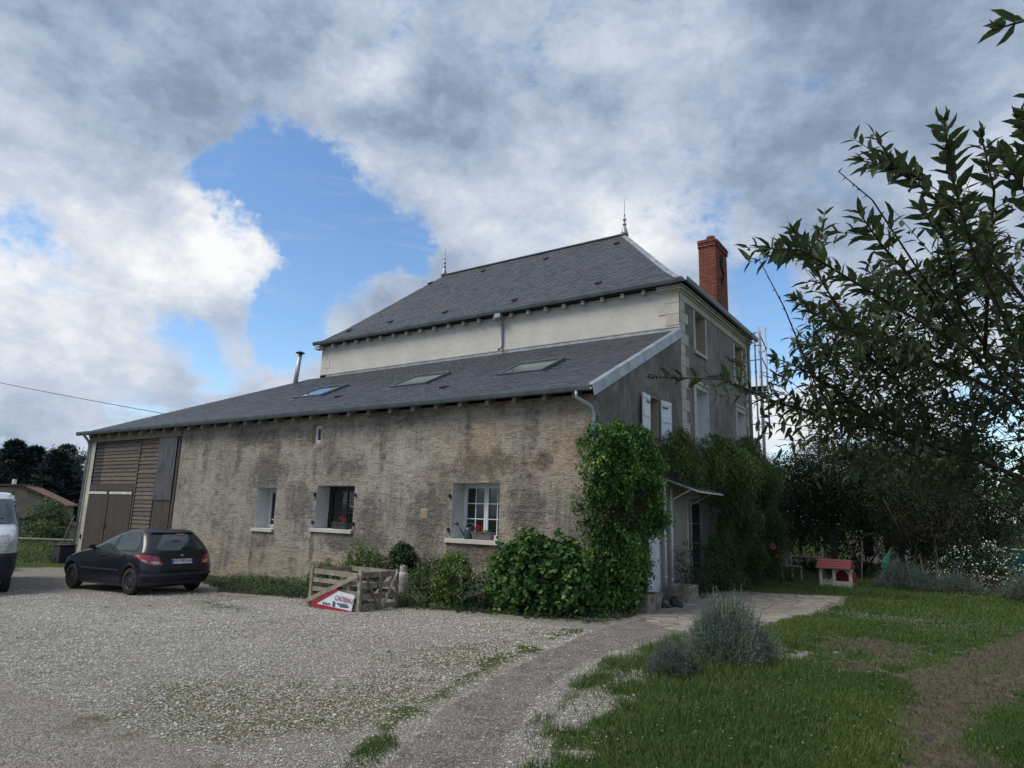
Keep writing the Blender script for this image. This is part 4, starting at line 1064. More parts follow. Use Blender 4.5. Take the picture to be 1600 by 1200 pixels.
# zinc edge strip above each gutter
for k in range(11):
    a, b = HIPX0 + .1 + k * 2.05, min(HIPX0 + .1 + (k + 1) * 2.05 - .01, .04)
    MB().add([lean(a, .0, .035), lean(b, .0, .035), lean(b, .17, .030), lean(a, .17, .030), lean(a, 0, -.02), lean(b, 0, -.02)], [(0, 1, 2, 3), (4, 5, 1, 0)]).build('eaves_strip', M['zinc_dark'], lroof)
for k in range(7):
    a, b = x0m + .1 + k * 2.16, min(x0m + .1 + (k + 1) * 2.16 - .01, x1m - .05)
    MB().add([mfront(a, 0, .04), mfront(b, 0, .04), mfront(b, .2, .03), mfront(a, .2, .03)], [(0, 1, 2, 3)]).build('eaves_strip', M['zinc_dark'], mroof)
# soffit boards and rafter ends
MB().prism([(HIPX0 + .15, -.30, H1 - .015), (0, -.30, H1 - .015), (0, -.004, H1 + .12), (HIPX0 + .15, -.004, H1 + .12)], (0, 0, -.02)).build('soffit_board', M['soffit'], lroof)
u = -.42; r0 = None
while u > -22.4:
    if r0 is None:
        r0 = MB().add([(-.05, -.27, H1 - .20), (.05, -.27, H1 - .20), (.05, -.27, H1 - .045), (-.05, -.27, H1 - .045), (-.05, .02, H1 - .12), (.05, .02, H1 - .12), (.05, .02, H1 + .08), (-.05, .02, H1 + .08)],
                      [(0, 1, 2, 3), (0, 4, 5, 1), (1, 5, 6, 2), (2, 6, 7, 3), (3, 7, 4, 0)]).build('rafter_end', M['rafter'], lroof); r0.location.x = u
    else:
        c = r0.copy(); COL.objects.link(c); c.location = (u + random.uniform(-.03, .03), 0, random.uniform(-.006, .006))
    u -= .765
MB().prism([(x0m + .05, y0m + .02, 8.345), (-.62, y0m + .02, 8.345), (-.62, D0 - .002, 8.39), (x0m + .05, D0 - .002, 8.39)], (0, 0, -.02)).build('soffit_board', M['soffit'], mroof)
u = -1.0; r0 = None
while u > -15:
    if r0 is None:
        r0 = MB().box(-.05, .05, y0m - .0, D0 + .005, 8.20, 8.325).build('rafter_end', M['rafter_pale'], mroof, bevel=.006); r0.location.x = u
    else:
        c = r0.copy(); COL.objects.link(c); c.location = (u, 0, 0)
    u -= .66
# stone sprocket at the far left
MB().box(-L2 - .2, -L2 + .1, D0 - .25, D0 + .02, 8.20, 8.30).build('eaves_bracket', M['stone'], mroof)

# downpipes
def pipe(pts, r, name, mat, parent, collars=()):
    p = MB().tube(pts, r, 10).build(name, mat, parent, smooth=True)
    for c in collars: MB().tube([(c[0], c[1], c[2] - .015), (c[0], c[1], c[2] + .015)], r * 1.25, 10).build('pipe_clip', mat, p)
    return p
pipe([(-.30, -.38, H1 - .08), (-.30, -.38, H1 - .2), (-.10, -.12, H1 - .36), (-.05, -.075, H1 - .50), (-.05, -.075, .2)], .042, 'downpipe', M['zinc'], house, [(-.05, -.075, 3.75), (-.05, -.075, 2.9), (-.05, -.075, 1.6)])
pipe([(-6.05, y0m - .07, 8.36), (-6.05, y0m - .07, 8.22), (-6.05, D0 - .06, 8.05), (-6.05, D0 - .06, 7.25), (-6.05, D0 - .22, 7.14)], .045, 'downpipe', M['zinc'], house, [(-6.05, D0 - .06, 7.9)])
MB().box(-6.17, -5.93, y0m - .15, y0m + .03, 8.19, 8.33).build('rainwater_head', M['zinc'], house, bevel=.01)
pipe([(.10, D0 + W0 - .12, 8.3), (.07, D0 + W0 - .12, 7.9), (.07, D0 + W0 - .12, .1)], .05, 'downpipe', M['zinc'], house, [(.07, D0 + W0 - .12, z) for z in (7.2, 5.6, 4.2)])
pipe([(.10, 3.42, 2.75), (.10, 3.42, .02)], .036, 'downpipe', M['white'], house, [(.10, 3.42, z) for z in (.5, 1.25, 2.0)])
pipe([(.10, 3.86, 2.6), (.10, 3.86, .02)], .036, 'downpipe', M['white'], house, [(.10, 3.86, z) for z in (.4, 1.25)])
pipe([(-22.12, -.36, H1 - .06), (-22.12, -.14, H1 - .3), (-22.12, -.09, H1 - .45), (-22.16, -.09, -.2)], .048, 'downpipe', M['zinc'], house, [(-22.13, -.09, z) for z in (3.4, 1.9)])
# stove pipe
sp_ = MB().tube([(-15.9, 4.5, 6.6), (-15.75, 4.5, 7.95)], .09, 14).build('stove_pipe', M['steel'], house, smooth=True)
MB().lathe([(.06, 0), (.18, .02), (.18, .05), (.03, .11)], (-15.74, 4.5, 8.02), 14).build('pipe_cowl', M['dark_metal'], sp_)
MB().tube([(-15.72, 4.5, 7.94), (-15.71, 4.5, 8.03)], .07, 8).build('cowl_stem', M['dark_metal'], sp_)

# brick chimney: bricks laid in real courses
cx0, cx1, cy0, cy1 = -1.02, -.40, 9.86, 11.2
chim = MB().box(cx0 + .012, cx1 - .012, cy0 + .012, cy1 - .012, 8.5, 11.62).build('chimney', M['mortar'], house)
MB().box(cx0 - .02, cx1 + .03, cy0 - .03, cy1 + .03, 8.45, 9.30).build('chimney_base', M['stone'], chim, bevel=.02)
bl, bh = .215, .062
bme = {}
def brick(x, y, z, lx, ly, lz=.052):
    k = (round(lx, 2), round(ly, 2), round(lz, 3))
    if k not in bme:
        o_ = MB().box(-k[0] / 2, k[0] / 2, -k[1] / 2, k[1] / 2, 0, lz).build('brick', M['brick'], chim, bevel=.005); bme[k] = o_
    else:
        o_ = bme[k].copy(); COL.objects.link(o_)
    o_.location = (x + random.uniform(-.002, .002), y + random.uniform(-.002, .002), z)
courses = int((11.42 - 9.31) / bh)
for c in range(courses):
    z_ = 9.31 + c * bh; off = (c % 2) * .11
    # face towards the lean-to (-y)
    y_ = cy0 + .05
    x_ = cx0
    edges = [cx0] + [cx0 + off + k * .225 for k in range(0 if off else 1, 4) if cx0 + off + k * .225 < cx1 - .04] + [cx1]
    for a, b in zip(edges, edges[1:]): brick((a + b) / 2, y_, z_, b - a - .010, .1)
    edges = [cy0 + .105] + [cy0 + .105 + (.11 - off) + k * .225 for k in range(0, 7) if cy0 + .13 < cy0 + .105 + (.11 - off) + k * .225 < cy1 - .05] + [cy1]
    for a, b in zip(edges, edges[1:]): brick(cx1 - .05, (a + b) / 2, z_, .1, b - a - .010)
for (z_, pr_) in ((11.43, .035), (11.50, .035), (11.57, .06), (11.64, .035)):
    for k in range(3): brick(cx0 + (k + .5) * (cx1 - cx0) / 3, cy0 + .05 - pr_, z_, (cx1 - cx0 + 2 * pr_) / 3 - .008, .12)
    for k in range(6): brick(cx1 - .05 + pr_, cy0 + .1 + (k + .5) * (cy1 - cy0 - .1) / 6, z_, .12, (cy1 - cy0 - .1) / 6 - .008)
MB().box(cx0 - .03, cx1 - .06, cy0 + .03, cy1, 11.43, 11.70).build('chimney_crown', M['brick'], chim)
MB().lathe([(.14, 0), (.13, .14), (.155, .16), (.155, .22), (.12, .22), (.11, .05)], (-.66, 10.2, 11.68), 14).build('chimney_pot', M['terracotta'], chim, smooth=True)
m = MB()   # wrought iron wall anchor in the form of a letter S
m.tube([(cx1 + .03, 10.52 + .17 * math.sin(t * 2 * math.pi) * (1 if t < .5 else 1), 10.25 + .95 * t) for t in np.linspace(0, 1, 24)], .028, 6)
for zz_, yy_ in ((10.32, 10.50), (11.12, 10.52)): m.tube([(cx1 + .03, yy_ + .10 * math.cos(a), zz_ + .13 * math.sin(a)) for a in np.linspace(0, 5.4, 14)], .026, 6)
m.build('iron_anchor', M['dark_metal'], chim)

# ---- timber front of the barn
def bd(name, a, b, z0, z1, d0, d1, mat, par): return fbox(MB(), front, a, b, z0, z1, d0, d1).build(name, mat, par)
clad = bd('barn_cladding', barn0, barn1, -.6, 4.34, .06, .10, M['soffit'], house)
bd('wall_plate', -22.25, barn1 + .02, 4.16, 4.40, -.06, .05, M['rafter'], house)
z_ = 2.56
k = 0
while z_ < 4.12:
    h_ = random.uniform(.115, .165); z1 = min(z_ + h_, 4.14)
    q = lambda a, b, mt: MB().add([(a, -.018, z_ - .012), (b, -.018, z_ - .012), (b, .015, z1), (a, .015, z1), (a, .05, z_ - .012), (b, .05, z_ - .012)], [(0, 1, 2, 3), (4, 5, 1, 0), (0, 3, 4), (1, 5, 2)]).build('weatherboard', mt, clad)
    q(-21.0 + random.uniform(-.02, .02), -18.36, M['board']); q(-21.65, -21.02, M['board_dark'])
    z_ += h_; k += 1
z_ = .02
while z_ < 4.12:
    h_ = random.uniform(.12, .17); z1 = min(z_ + h_, 4.14)
    MB().add([(-18.33, -.022, z_ - .012), (-17.10, -.022, z_ - .012), (-17.10, .012, z1), (-18.33, .012, z1), (-18.33, .05, z_ - .012), (-17.10, .05, z_ - .012)], [(0, 1, 2, 3), (4, 5, 1, 0), (0, 3, 4), (1, 5, 2)]).build('weatherboard', M['board'], clad)
    z_ += h_
bd('post', -18.36, -18.30, -.4, 4.14, -.04, -.024, M['board'], clad)
bd('lintel_board', -21.72, -18.37, 2.34, 2.54, -.01, .05, M['brownpaint'], clad)
for (a, b) in ((-21.70, -20.20), (-20.14, -18.45)):
    dr = bd('barn_door', a, b, -.35, 2.33, .0, .04, M['brownpaint'], house)
    n_ = 11
    for k in range(n_): bd('plank', a + (b - a) * k / n_ + .004, a + (b - a) * (k + 1) / n_ - .004, -.34, 2.32, -.022, -.001, M['brownpaint'], dr)
    bd('white_rail', a + .02, b - (.12 if a < -21 else .06), 2.18, 2.27, -.045, -.023, M['white_dirty'], dr)
bd('door_latch', -20.22, -20.10, .95, 1.10, -.06, -.023, M['dark_metal'], house)
# corrugated iron sheet
m = MB(); n_ = 72; a0, a1 = -17.02, -15.88
for k in range(n_ + 1):
    u = a0 + (a1 - a0) * k / n_; y_ = -.06 + .034 * math.sin(k * 2 * math.pi * 9 / n_)
    m.v += [(u, y_, 2.0), (u, y_, 4.14)]
for k in range(n_): m.f.append((2 * k, 2 * k + 2, 2 * k + 3, 2 * k + 1))
m.build('corrugated_sheet', M['tin'], house, smooth=True)
lp = bd('brown_panel', -16.98, -15.90, -.35, 1.98, -.02, .03, M['brownpaint'], house)
for k in range(7): bd('plank', -16.97 + k * .152, -16.97 + k * .152 + .148, -.34, 1.97, -.036, -.021, M['brownpaint'], lp)
bd('corner_board', -15.86, -15.72, -.4, 4.2, -.03, .05, M['brownpaint'], clad)
# dressed stones of the barn pier
z_ = -.3
k = 0
while z_ < 4.1:
    h_ = random.uniform(.28, .42); bd('pier_stone', -22.27 + (.10 if k % 2 else 0), barn0 - .005, z_ + .004, min(z_ + h_, 4.4) - .004, -.014, .0, M['stone'], house); z_ += h_; k += 1
# bell and bits
bd('pier_hook', -21.9, -21.86, .5, .66, -.06, -.014, M['dark_metal'], house)
# marquise over the side door
cz = MB()
pts = [(.0, 3.5, 2.86), (.95, 3.5, 2.52), (.95, 5.3, 2.52), (.0, 5.3, 2.86)]
can = MB().bar(pts[1], pts[2], .03, .04).bar(pts[0], pts[1], .03, .04).bar(pts[3], pts[2], .03, .04).bar(pts[0], pts[3], .03, .04).build('door_canopy', M['white_dirty'], house)
for k in range(1, 5):
    y_ = 3.5 + 1.8 * k / 5; MB().bar((0, y_, 2.86), (.95, y_, 2.52), .02, .025).build('canopy_bar', M['white_dirty'], can)
for k in range(5):
    y0_, y1_ = 3.52 + 1.8 * k / 5, 3.5 + 1.8 * (k + 1) / 5
    MB().prism([(.02, y0_, 2.868), (.94, y0_, 2.54), (.94, y1_, 2.54), (.02, y1_, 2.868)], (0, 0, .005)).build('pane', simple('canopy_glass', (.20, .23, .22), .2, amt=.3, scale=8) if k == 0 else bpy.data.materials['canopy_glass'], can)
for y_ in (3.52, 5.28):
    MB().bar((.02, y_, 2.2), (.75, y_, 2.58), .025, .025).build('canopy_bracket', M['white_dirty'], can)

# ================================================================== VEHICLES
class Shell:
    """car body as a stack of rounded plan outlines; s runs 0..5 from the middle of the tail round one side to the middle of the nose"""
    def __init__(s, rows, rc, fc, bow=.05):
        s.t = np.array(rows, float); s.rc, s.fc, s.bow = rc, fc, bow
    def q(s, z):
        return [float(np.interp(z, s.t[:, 0], s.t[:, k])) for k in (1, 2, 3)]
    def P(s, u, z, side=1, off=0.0):
        xr, xf, h = s.q(z); (rx, ry), (fx, fy) = s.rc, s.fc
        ry, fy = min(ry, h * .8), min(fy, h * .8)
        L_ = xf - xr
        rx, fx = min(rx, L_ * .4), min(fx, L_ * .4)
        def pt(u):
            if u <= 1: x, y = xr, (h - ry) * u
            elif u <= 2:
                a = (u - 1) * math.pi / 2; x, y = xr + rx - rx * math.cos(a), h - ry + ry * math.sin(a)
            elif u <= 3: x, y = xr + rx + (xf - fx - xr - rx) * (u - 2), h
            elif u <= 4:
                a = (u - 3) * math.pi / 2; x, y = xf - fx + fx * math.sin(a), h - fy + fy * math.cos(a)
            else: x, y = xf, (h - fy) * (5 - u)
            wr = max(0, 1 - (x - xr) / (rx + 1e-6)) if u < 2 else 0
            wf = max(0, 1 - (xf - x) / (fx + 1e-6)) if u > 3 else 0
            x += s.bow * (y / h) ** 2 * wr - s.bow * 1.6 * (y / h) ** 2 * wf
            return x, y
        x, y = pt(u); e_ = .01
        x1, y1 = pt(max(0, u - e_)); x2, y2 = pt(min(5, u + e_))
        tx, ty = x2 - x1, y2 - y1; l_ = math.hypot(tx, ty) + 1e-9
        nx_, ny_ = -ty / l_, tx / l_
        return (x + nx_ * off, side * (y + ny_ * off), z)
    def us(s, x, z):
        xr, xf, h = s.q(z); (rx, ry), (fx, fy) = s.rc, s.fc
        L_ = xf - xr; rx, fx = min(rx, L_ * .4), min(fx, L_ * .4)
        if x < xr + rx: return 1 + math.acos(max(-1, min(1, 1 - (x - xr) / rx))) / (math.pi / 2)
        if x > xf - fx: return 3 + math.asin(max(-1, min(1, (x - xf + fx) / fx))) / (math.pi / 2)
        return 2 + (x - xr - rx) / (xf - fx - xr - rx)
    def body(s, name, mat, parent, zs, cut=None):
        us = np.concatenate([np.linspace(0, 1, 9)[:-1], np.linspace(1, 2, 11)[:-1], np.linspace(2, 3, 90)[:-1], np.linspace(3, 4, 13)[:-1], np.linspace(4, 5, 9)])
        m = MB(); n = len(us)
        for sd_ in (1, -1):
            b = len(m.v)
            for z in zs: m.v += [s.P(u, z, sd_) for u in us]
            for i in range(len(zs) - 1):
                for j in range(n - 1):
                    f = (b + i * n + j, b + i * n + j + 1, b + (i + 1) * n + j + 1, b + (i + 1) * n + j)
                    c = np.mean([m.v[k] for k in f], axis=0)
                    if cut and cut(c): continue
                    m.f.append(f if sd_ < 0 else f[::-1])
        top = [s.P(u, zs[-1], 1) for u in us] + [s.P(u, zs[-1], -1) for u in us[::-1]][1:-1]
        m.add(top, [tuple(range(len(top)))])
        return m.build(name, mat, parent, smooth=True)
    def patch(s, name, poly, mat, parent, side=1, off=.004, cuts=5, mode='x', smooth=True):
        bm = bmesh.new(); vs = [bm.verts.new((a, b, 0)) for a, b in poly]; bm.faces.new(vs)
        bmesh.ops.triangulate(bm, faces=bm.faces[:]); bmesh.ops.subdivide_edges(bm, edges=bm.edges[:], cuts=cuts, use_grid_fill=True)
        for v in bm.verts:
            a, z = v.co.x, v.co.y
            u = s.us(a, z) if mode == 'x' else a
            if mode == 'c':
                sg = 1 if a >= 0 else -1; v.co = s.P(abs(a), z, sg, off)
            else: v.co = s.P(u, z, side, off)
        me = bpy.data.meshes.new(name); bm.to_mesh(me); bm.free()
        return link_mesh(name, me, mat, parent, smooth)
    def band(s, name, z0, z1, u0, u1, mat, parent, side=0, off=.006, n=30, kz=2):
        m = MB()
        for sd_ in ((1, -1) if side == 0 else (side,)):
            b = len(m.v)
            for z in np.linspace(z0, z1, kz + 1): m.v += [s.P(u, z, sd_, off) for u in np.linspace(u0, u1, n)]
            for i in range(kz):
                for j in range(n - 1): m.f.append((b + i * n + j, b + i * n + j + 1, b + (i + 1) * n + j + 1, b + (i + 1) * n + j))
            # return edges to the body
            for z in (z0, z1):
                b = len(m.v); m.v += [s.P(u, z, sd_, off) for u in np.linspace(u0, u1, n)] + [s.P(u, z, sd_, -.004) for u in np.linspace(u0, u1, n)]
                for j in range(n - 1): m.f.append((b + j, b + j + 1, b + n + j + 1, b + n + j))
        return m.build(name, mat, parent, smooth=False)
def wheel(x, y, r, wd, parent, side, rim=.19):
    m = MB(); pr = [(rim, -wd / 2 + .01), (r - .035, -wd / 2), (r - .008, -wd / 2 + .02), (r, -wd / 2 + .05), (r, wd / 2 - .05), (r - .008, wd / 2 - .02), (r - .035, wd / 2), (rim, wd / 2 - .01)]
    n = 36; vs = [(x + a * math.cos(t), y + b, r + a * math.sin(t)) for t in np.linspace(0, 2 * math.pi, n + 1)[:-1] for a, b in pr]; k = len(pr)
    m.add(vs, [(i * k + j, i * k + j + 1, ((i + 1) % n) * k + j + 1, ((i + 1) % n) * k + j) for i in range(n) for j in range(k - 1)])
    wh = m.build('wheel', M['tyre'], parent, smooth=True)
    o_ = side * (wd / 2 - .015)
    prf = [(.0, .0), (.035, .0), (.05, -.012), (.09, -.02), (.125, -.005), (.15, -.03), (rim - .01, -.02), (rim + .012, .012), (rim + .014, .0)]
    vs = [(x + a * math.cos(t), y + o_ + side * b, r + a * math.sin(t)) for t in np.linspace(0, 2 * math.pi, n + 1)[:-1] for a, b in prf]; k = len(prf)
    m = MB().add(vs, [(i * k + j, i * k + j + 1, ((i + 1) % n) * k + j + 1, ((i + 1) % n) * k + j) for i in range(n) for j in range(k - 1)])
    m.build('rim', M['hub'], wh, smooth=True)
    for q in range(12):
        a = q * math.pi / 6; c = (x + .17 * math.cos(a), y + o_ + side * .004 - side * .022, r + .17 * math.sin(a))
    m = MB()
    for q in range(9):
        a = q * 2 * math.pi / 9
        p0 = Vector((x + .105 * math.cos(a), y + o_ + side * -.006, r + .105 * math.sin(a))); p1 = Vector((x + .165 * math.cos(a), y + o_ + side * -.012, r + .165 * math.sin(a)))
        m.bar(p0, p1, .022, .012, up=(0, 1, 0))
    m.build('rim_slot', M['trim'], wh)
    return wh

car = thing('parked_car', (0, 0, 0), 'dark navy five door hatchback parked in front of the barn doors', 'car')
cs = Shell([(.17, -.50, 3.03, .78), (.24, -.64, 3.20, .83), (.40, -.715, 3.30, .862), (.56, -.72, 3.31, .872), (.66, -.69, 3.27, .875), (.74, -.655, 3.16, .873), (.82, -.635, 2.98, .868),
            (.89, -.62, 2.72, .858), (.94, -.61, 2.42, .845), (.975, -.60, 2.22, .828), (1.04, -.565, 2.04, .80), (1.14, -.495, 1.80, .757), (1.24, -.41, 1.56, .712), (1.33, -.32, 1.31, .668),
            (1.39, -.25, 1.12, .63), (1.43, -.20, .95, .59), (1.452, -.12, .82, .54), (1.466, .03, .70, .46), (1.474, .2, .55, .33)], (.26, .36), (.55, .62))
zs = np.unique(np.concatenate([np.arange(.17, .98, .022), np.arange(.98, 1.40, .035), [1.39, 1.41, 1.43, 1.442, 1.452, 1.46, 1.466, 1.474]]))
arch = lambda c: abs(c[1]) > .5 and (math.hypot(c[0], c[2] - .31) < .352 or math.hypot(c[0] - 2.54, c[2] - .31) < .352)
cb = cs.body('body', M['carpaint'], car, zs, arch)
MB().box(-.42, 2.95, -.62, .62, .20, .64).build('underbody', M['trim'], car)
for sd_ in (1, -1):
    for xw in (0, 2.54):
        m = MB(); n = 26
        for i in range(n):
            t = math.pi * (-.09 + 1.18 * i / (n - 1))
            for rr, of_ in ((.335, -.14), (.338, .004), (.375, .010), (.392, .002)):
                x_, z_ = xw + rr * math.cos(t), .31 + rr * math.sin(t); z_ = max(z_, .175)
                p = cs.P(cs.us(x_, z_), z_, sd_, of_); m.v.append(p)
        m.f = [(i * 4 + j, i * 4 + j + 1, (i + 1) * 4 + j + 1, (i + 1) * 4 + j) for i in range(n - 1) for j in range(3)]
        m.build('wheel_arch', M['carpaint'], car, smooth=True)
        wheel(xw, sd_ * .745, .308, .19, car, sd_)
    cs.patch('side_window', [(.86, .985), (1.86, 1.0), (1.68, 1.10), (1.22, 1.30), (1.06, 1.345), (.84, 1.368)], M['carglass'], car, sd_)
    cs.patch('side_window', [(.74, .982), (.73, 1.373), (.20, 1.37), (.02, 1.33), (-.12, 1.22), (-.17, 1.12), (-.12, 1.03), (.02, .99)], M['carglass'], car, sd_)
    cs.patch('window_trim', [(-.19, .965), (1.95, .985), (1.95, .997), (-.19, .978)], M['trim'], car, sd_, off=.007)
    for (p) in ([(.77, .25), (.765, .70), (.765, .98), (.776, .98), (.776, .70), (.781, .25)], [(1.90, .25), (1.93, .60), (1.88, .96), (1.892, .96), (1.942, .60), (1.912, .25)],
                [(-.10, .98), (-.06, .85), (.20, .66), (.38, .45), (.39, .25), (.40, .25), (.391, .46), (.21, .67), (-.05, .857), (-.088, .98)]):
        cs.patch('door_gap', p, M['trim'], cb, sd_, off=.0025, cuts=3)
    cs.patch('rub_strip', [(.40, .515), (2.12, .515), (2.12, .555), (.40, .555)], M['bumperplastic'], car, sd_, off=.016)
    cs.patch('sill_skirt', [(.36, .19), (2.18, .19), (2.16, .245), (.38, .245)], M['bumperplastic'], car, sd_, off=.014)
    for xh in (.22, 1.02):
        y_ = cs.P(cs.us(xh, .86), .86, sd_)[1]
        MB().box(xh, xh + .20, min(y_, y_ + sd_ * .035), max(y_, y_ + sd_ * .035), .845, .875).build('door_handle', M['carpaint'], car, bevel=.009)
    # mirror
    m = MB(); y_ = cs.P(cs.us(1.72, 1.03), 1.03, sd_)[1]
    m.add([(1.66, y_ + sd_ * .03, .97), (1.62, y_ + sd_ * .20, .98), (1.62, y_ + sd_ * .21, 1.08), (1.66, y_ + sd_ * .04, 1.09), (1.76, y_ + sd_ * .04, .985), (1.72, y_ + sd_ * .18, .99), (1.71, y_ + sd_ * .19, 1.06), (1.75, y_ + sd_ * .05, 1.07)],
          [(0, 1, 2, 3), (4, 7, 6, 5), (0, 4, 5, 1), (1, 5, 6, 2), (2, 6, 7, 3), (3, 7, 4, 0)])
    m.build('mirror', M['trim'], car, bevel=.012)
    # wrapped tail lamp with clear lower part
    tl = cs.patch('tail_light', [(.93, .675), (1.28, .665), (1.62, .72), (1.98, .80), (2.10, .885), (1.95, .905), (1.50, .90), (1.14, .86), (1.0, .78)], M['taillight'], car, sd_, off=.010, mode='u')
    cs.patch('clear_lens', [(1.02, .70), (1.16, .695), (1.32, .705), (1.40, .745), (1.26, .77), (1.1, .755)], M['clearlens'], tl, sd_, off=.014, mode='u')
    cs.patch('clear_lens', [(1.52, .735), (1.72, .765), (1.84, .795), (1.7, .80), (1.55, .775)], M['clearlens'], tl, sd_, off=.014, mode='u', cuts=3)
    cs.patch('headlight', [(3.1, .70), (3.9, .66), (4.05, .72), (3.6, .80), (3.15, .80)], M['clearlens'], car, sd_, off=.008, mode='u')
cs.patch('rear_window', [(-1.12, 1.00), (-1.30, 1.05), (-1.02, 1.36), (-.5, 1.385), (.5, 1.385), (1.02, 1.36), (1.30, 1.05), (1.12, 1.00), (.5, .99), (-.5, .99)], M['carglass'], car, mode='c', off=.006)
cs.band('spoiler', 1.388, 1.415, 0, 1.5, M['carpaint'], car, off=.05, n=20)
cs.band('bumper_strip', .43, .485, 0, 1.95, M['bumperplastic'], car, off=.022)
cs.band('bumper_ledge', .60, .625, 0, 1.9, M['carpaint'], car, off=.014)
cs.band('lower_valance', .20, .285, 0, 1.7, M['bumperplastic'], car, off=.010)
cs.band('tailgate_gap', .652, .658, 0, .98, M['trim'], cb, off=.006)
cs.band('front_bumper_strip', .43, .485, 3.3, 5, M['bumperplastic'], car, off=.02)
pl = cs.patch('number_plate', [(-.52, .690), (.52, .690), (.52, .795), (-.52, .795)], M['plate'], car, mode='c', off=.022, smooth=False)
cs.patch('plate_band', [(.47, .692), (.52, .692), (.52, .793), (.47, .793)], M['plate_blue'], pl, mode='c', off=.024, smooth=False, cuts=1)
cs.patch('plate_band', [(-.52, .692), (-.47, .692), (-.47, .793), (-.52, .793)], M['plate_blue'], pl, mode='c', off=.024, smooth=False, cuts=1)
cs.patch('plate_recess', [(-.62, .665), (.62, .665), (.62, .83), (-.62, .83)], M['trim'], cb, mode='c', off=.003)
def lettering(text, size, mat, parent, origin, xdir, updir, name='lettering', ext=.0015, align='CENTER', shear=0, track=1.0):
    cu = bpy.data.curves.new('letters', 'FONT'); cu.body = text; cu.size = size; cu.extrude = ext; cu.align_x = align; cu.align_y = 'CENTER'; cu.shear = shear; cu.space_character = track
    ob = bpy.data.objects.new('tmp_letters', cu); COL.objects.link(ob)
    bpy.context.view_layer.update()
    me = bpy.data.meshes.new_from_object(ob.evaluated_get(bpy.context.evaluated_depsgraph_get()))
    bpy.data.objects.remove(ob); bpy.data.curves.remove(cu)
    X_ = Vector(xdir).normalized(); Y_ = Vector(updir).normalized(); Z_ = X_.cross(Y_).normalized()
    mt = Matrix(((X_.x, Y_.x, Z_.x, origin[0]), (X_.y, Y_.y, Z_.y, origin[1]), (X_.z, Y_.z, Z_.z, origin[2]), (0, 0, 0, 1)))
    me.transform(mt); me.name = name; me.materials.clear()
    return link_mesh(name, me, mat, parent)
p0 = cs.P(0, .742, 1, .030)
lettering('BZ-370-WJ', .105, M['print_dark'], pl, p0, (0, -1, 0), (0, 0, 1))
MB().lathe([(.004, 0), (.03, .005), (.03, .02), (.0, .03)], (0, 0, 0), 10)
em = MB(); ec = cs.P(0, .875, 1, .012)
em.add([(ec[0], .03, .86), (ec[0], -.03, .855), (ec[0], -.04, .885), (ec[0], -.01, .90), (ec[0], .035, .89), (ec[0] - .012, 0, .877)], [(0, 1, 5), (1, 2, 5), (2, 3, 5), (3, 4, 5), (4, 0, 5)])
em.build('badge', M['chrome'], car)
m = MB().bar((-.592, -.02, 1.03), (-.565, -.40, 1.06), .014, .016).build('rear_wiper', M['trim'], car)
MB().bar((.35, 0, 1.47), (.22, 0, 1.62), .008, .008).build('aerial', M['trim'], car)
MB().bar((-.50, .0, 1.33), (-.47, 0, 1.36), .20, .02).build('brake_light', M['taillight'], car)
cs.patch('windscreen', [(-4.35, 1.0), (-4.3, 1.36), (4.3, 1.36), (4.35, 1.0)], M['carglass'], car, mode='c', off=.004) if False else None
m = MB(); vs = []
for z_ in np.linspace(.99, 1.38, 8):
    for u in np.linspace(3.75, 5, 8): vs.append(cs.P(u, z_, 1, .004))
    for u in np.linspace(5, 3.75, 8): vs.append(cs.P(u, z_, -1, .004))
m.add(vs, [(i * 16 + j, i * 16 + j + 1, (i + 1) * 16 + j + 1, (i + 1) * 16 + j) for i in range(7) for j in range(15)]); m.build('windscreen', M['carglass'], car, smooth=True)
CAR_YAW = math.atan2(-.05, -1.0)
ra = Vector((-9.87, -3.33, 0))
car.location = (ra.x, ra.y, hz(-9.87, -3.3) + .0); car.rotation_euler = (0, R(1.0), CAR_YAW)

# white van, only its nose reaches into the picture
van = thing('parked_van', (0, 0, 0), 'white van with dark bumper, nose just inside the left edge of the picture', 'van')
vsn = Shell([(.20, -.9, 3.42, .86), (.34, -.95, 3.60, .93), (.50, -.98, 3.68, .955), (.74, -.98, 3.68, .96), (.86, -.98, 3.63, .96), (1.02, -.98, 3.50, .955), (1.14, -.98, 3.30, .95), (1.24, -.98, 3.08, .94), (1.32, -.98, 2.86, .925),
             (1.42, -.98, 2.70, .90), (1.60, -.97, 2.48, .86), (1.80, -.95, 2.20, .815), (1.92, -.92, 1.98, .77), (1.98, -.88, 1.80, .71), (2.0, -.8, 1.6, .6)], (.15, .2), (.55, .52), .03)
zs = np.unique(np.concatenate([np.arange(.20, 1.34, .03), np.arange(1.34, 1.99, .06), [1.98, 2.0]]))
va = lambda c: abs(c[1]) > .55 and (math.hypot(c[0], c[2] - .33) < .39 or math.hypot(c[0] - 2.85, c[2] - .33) < .39)
vb = vsn.body('body', M['vanwhite'], van, zs, va)
MB().box(-.6, 3.3, -.72, .72, .22, .75).build('underbody', M['trim'], van)
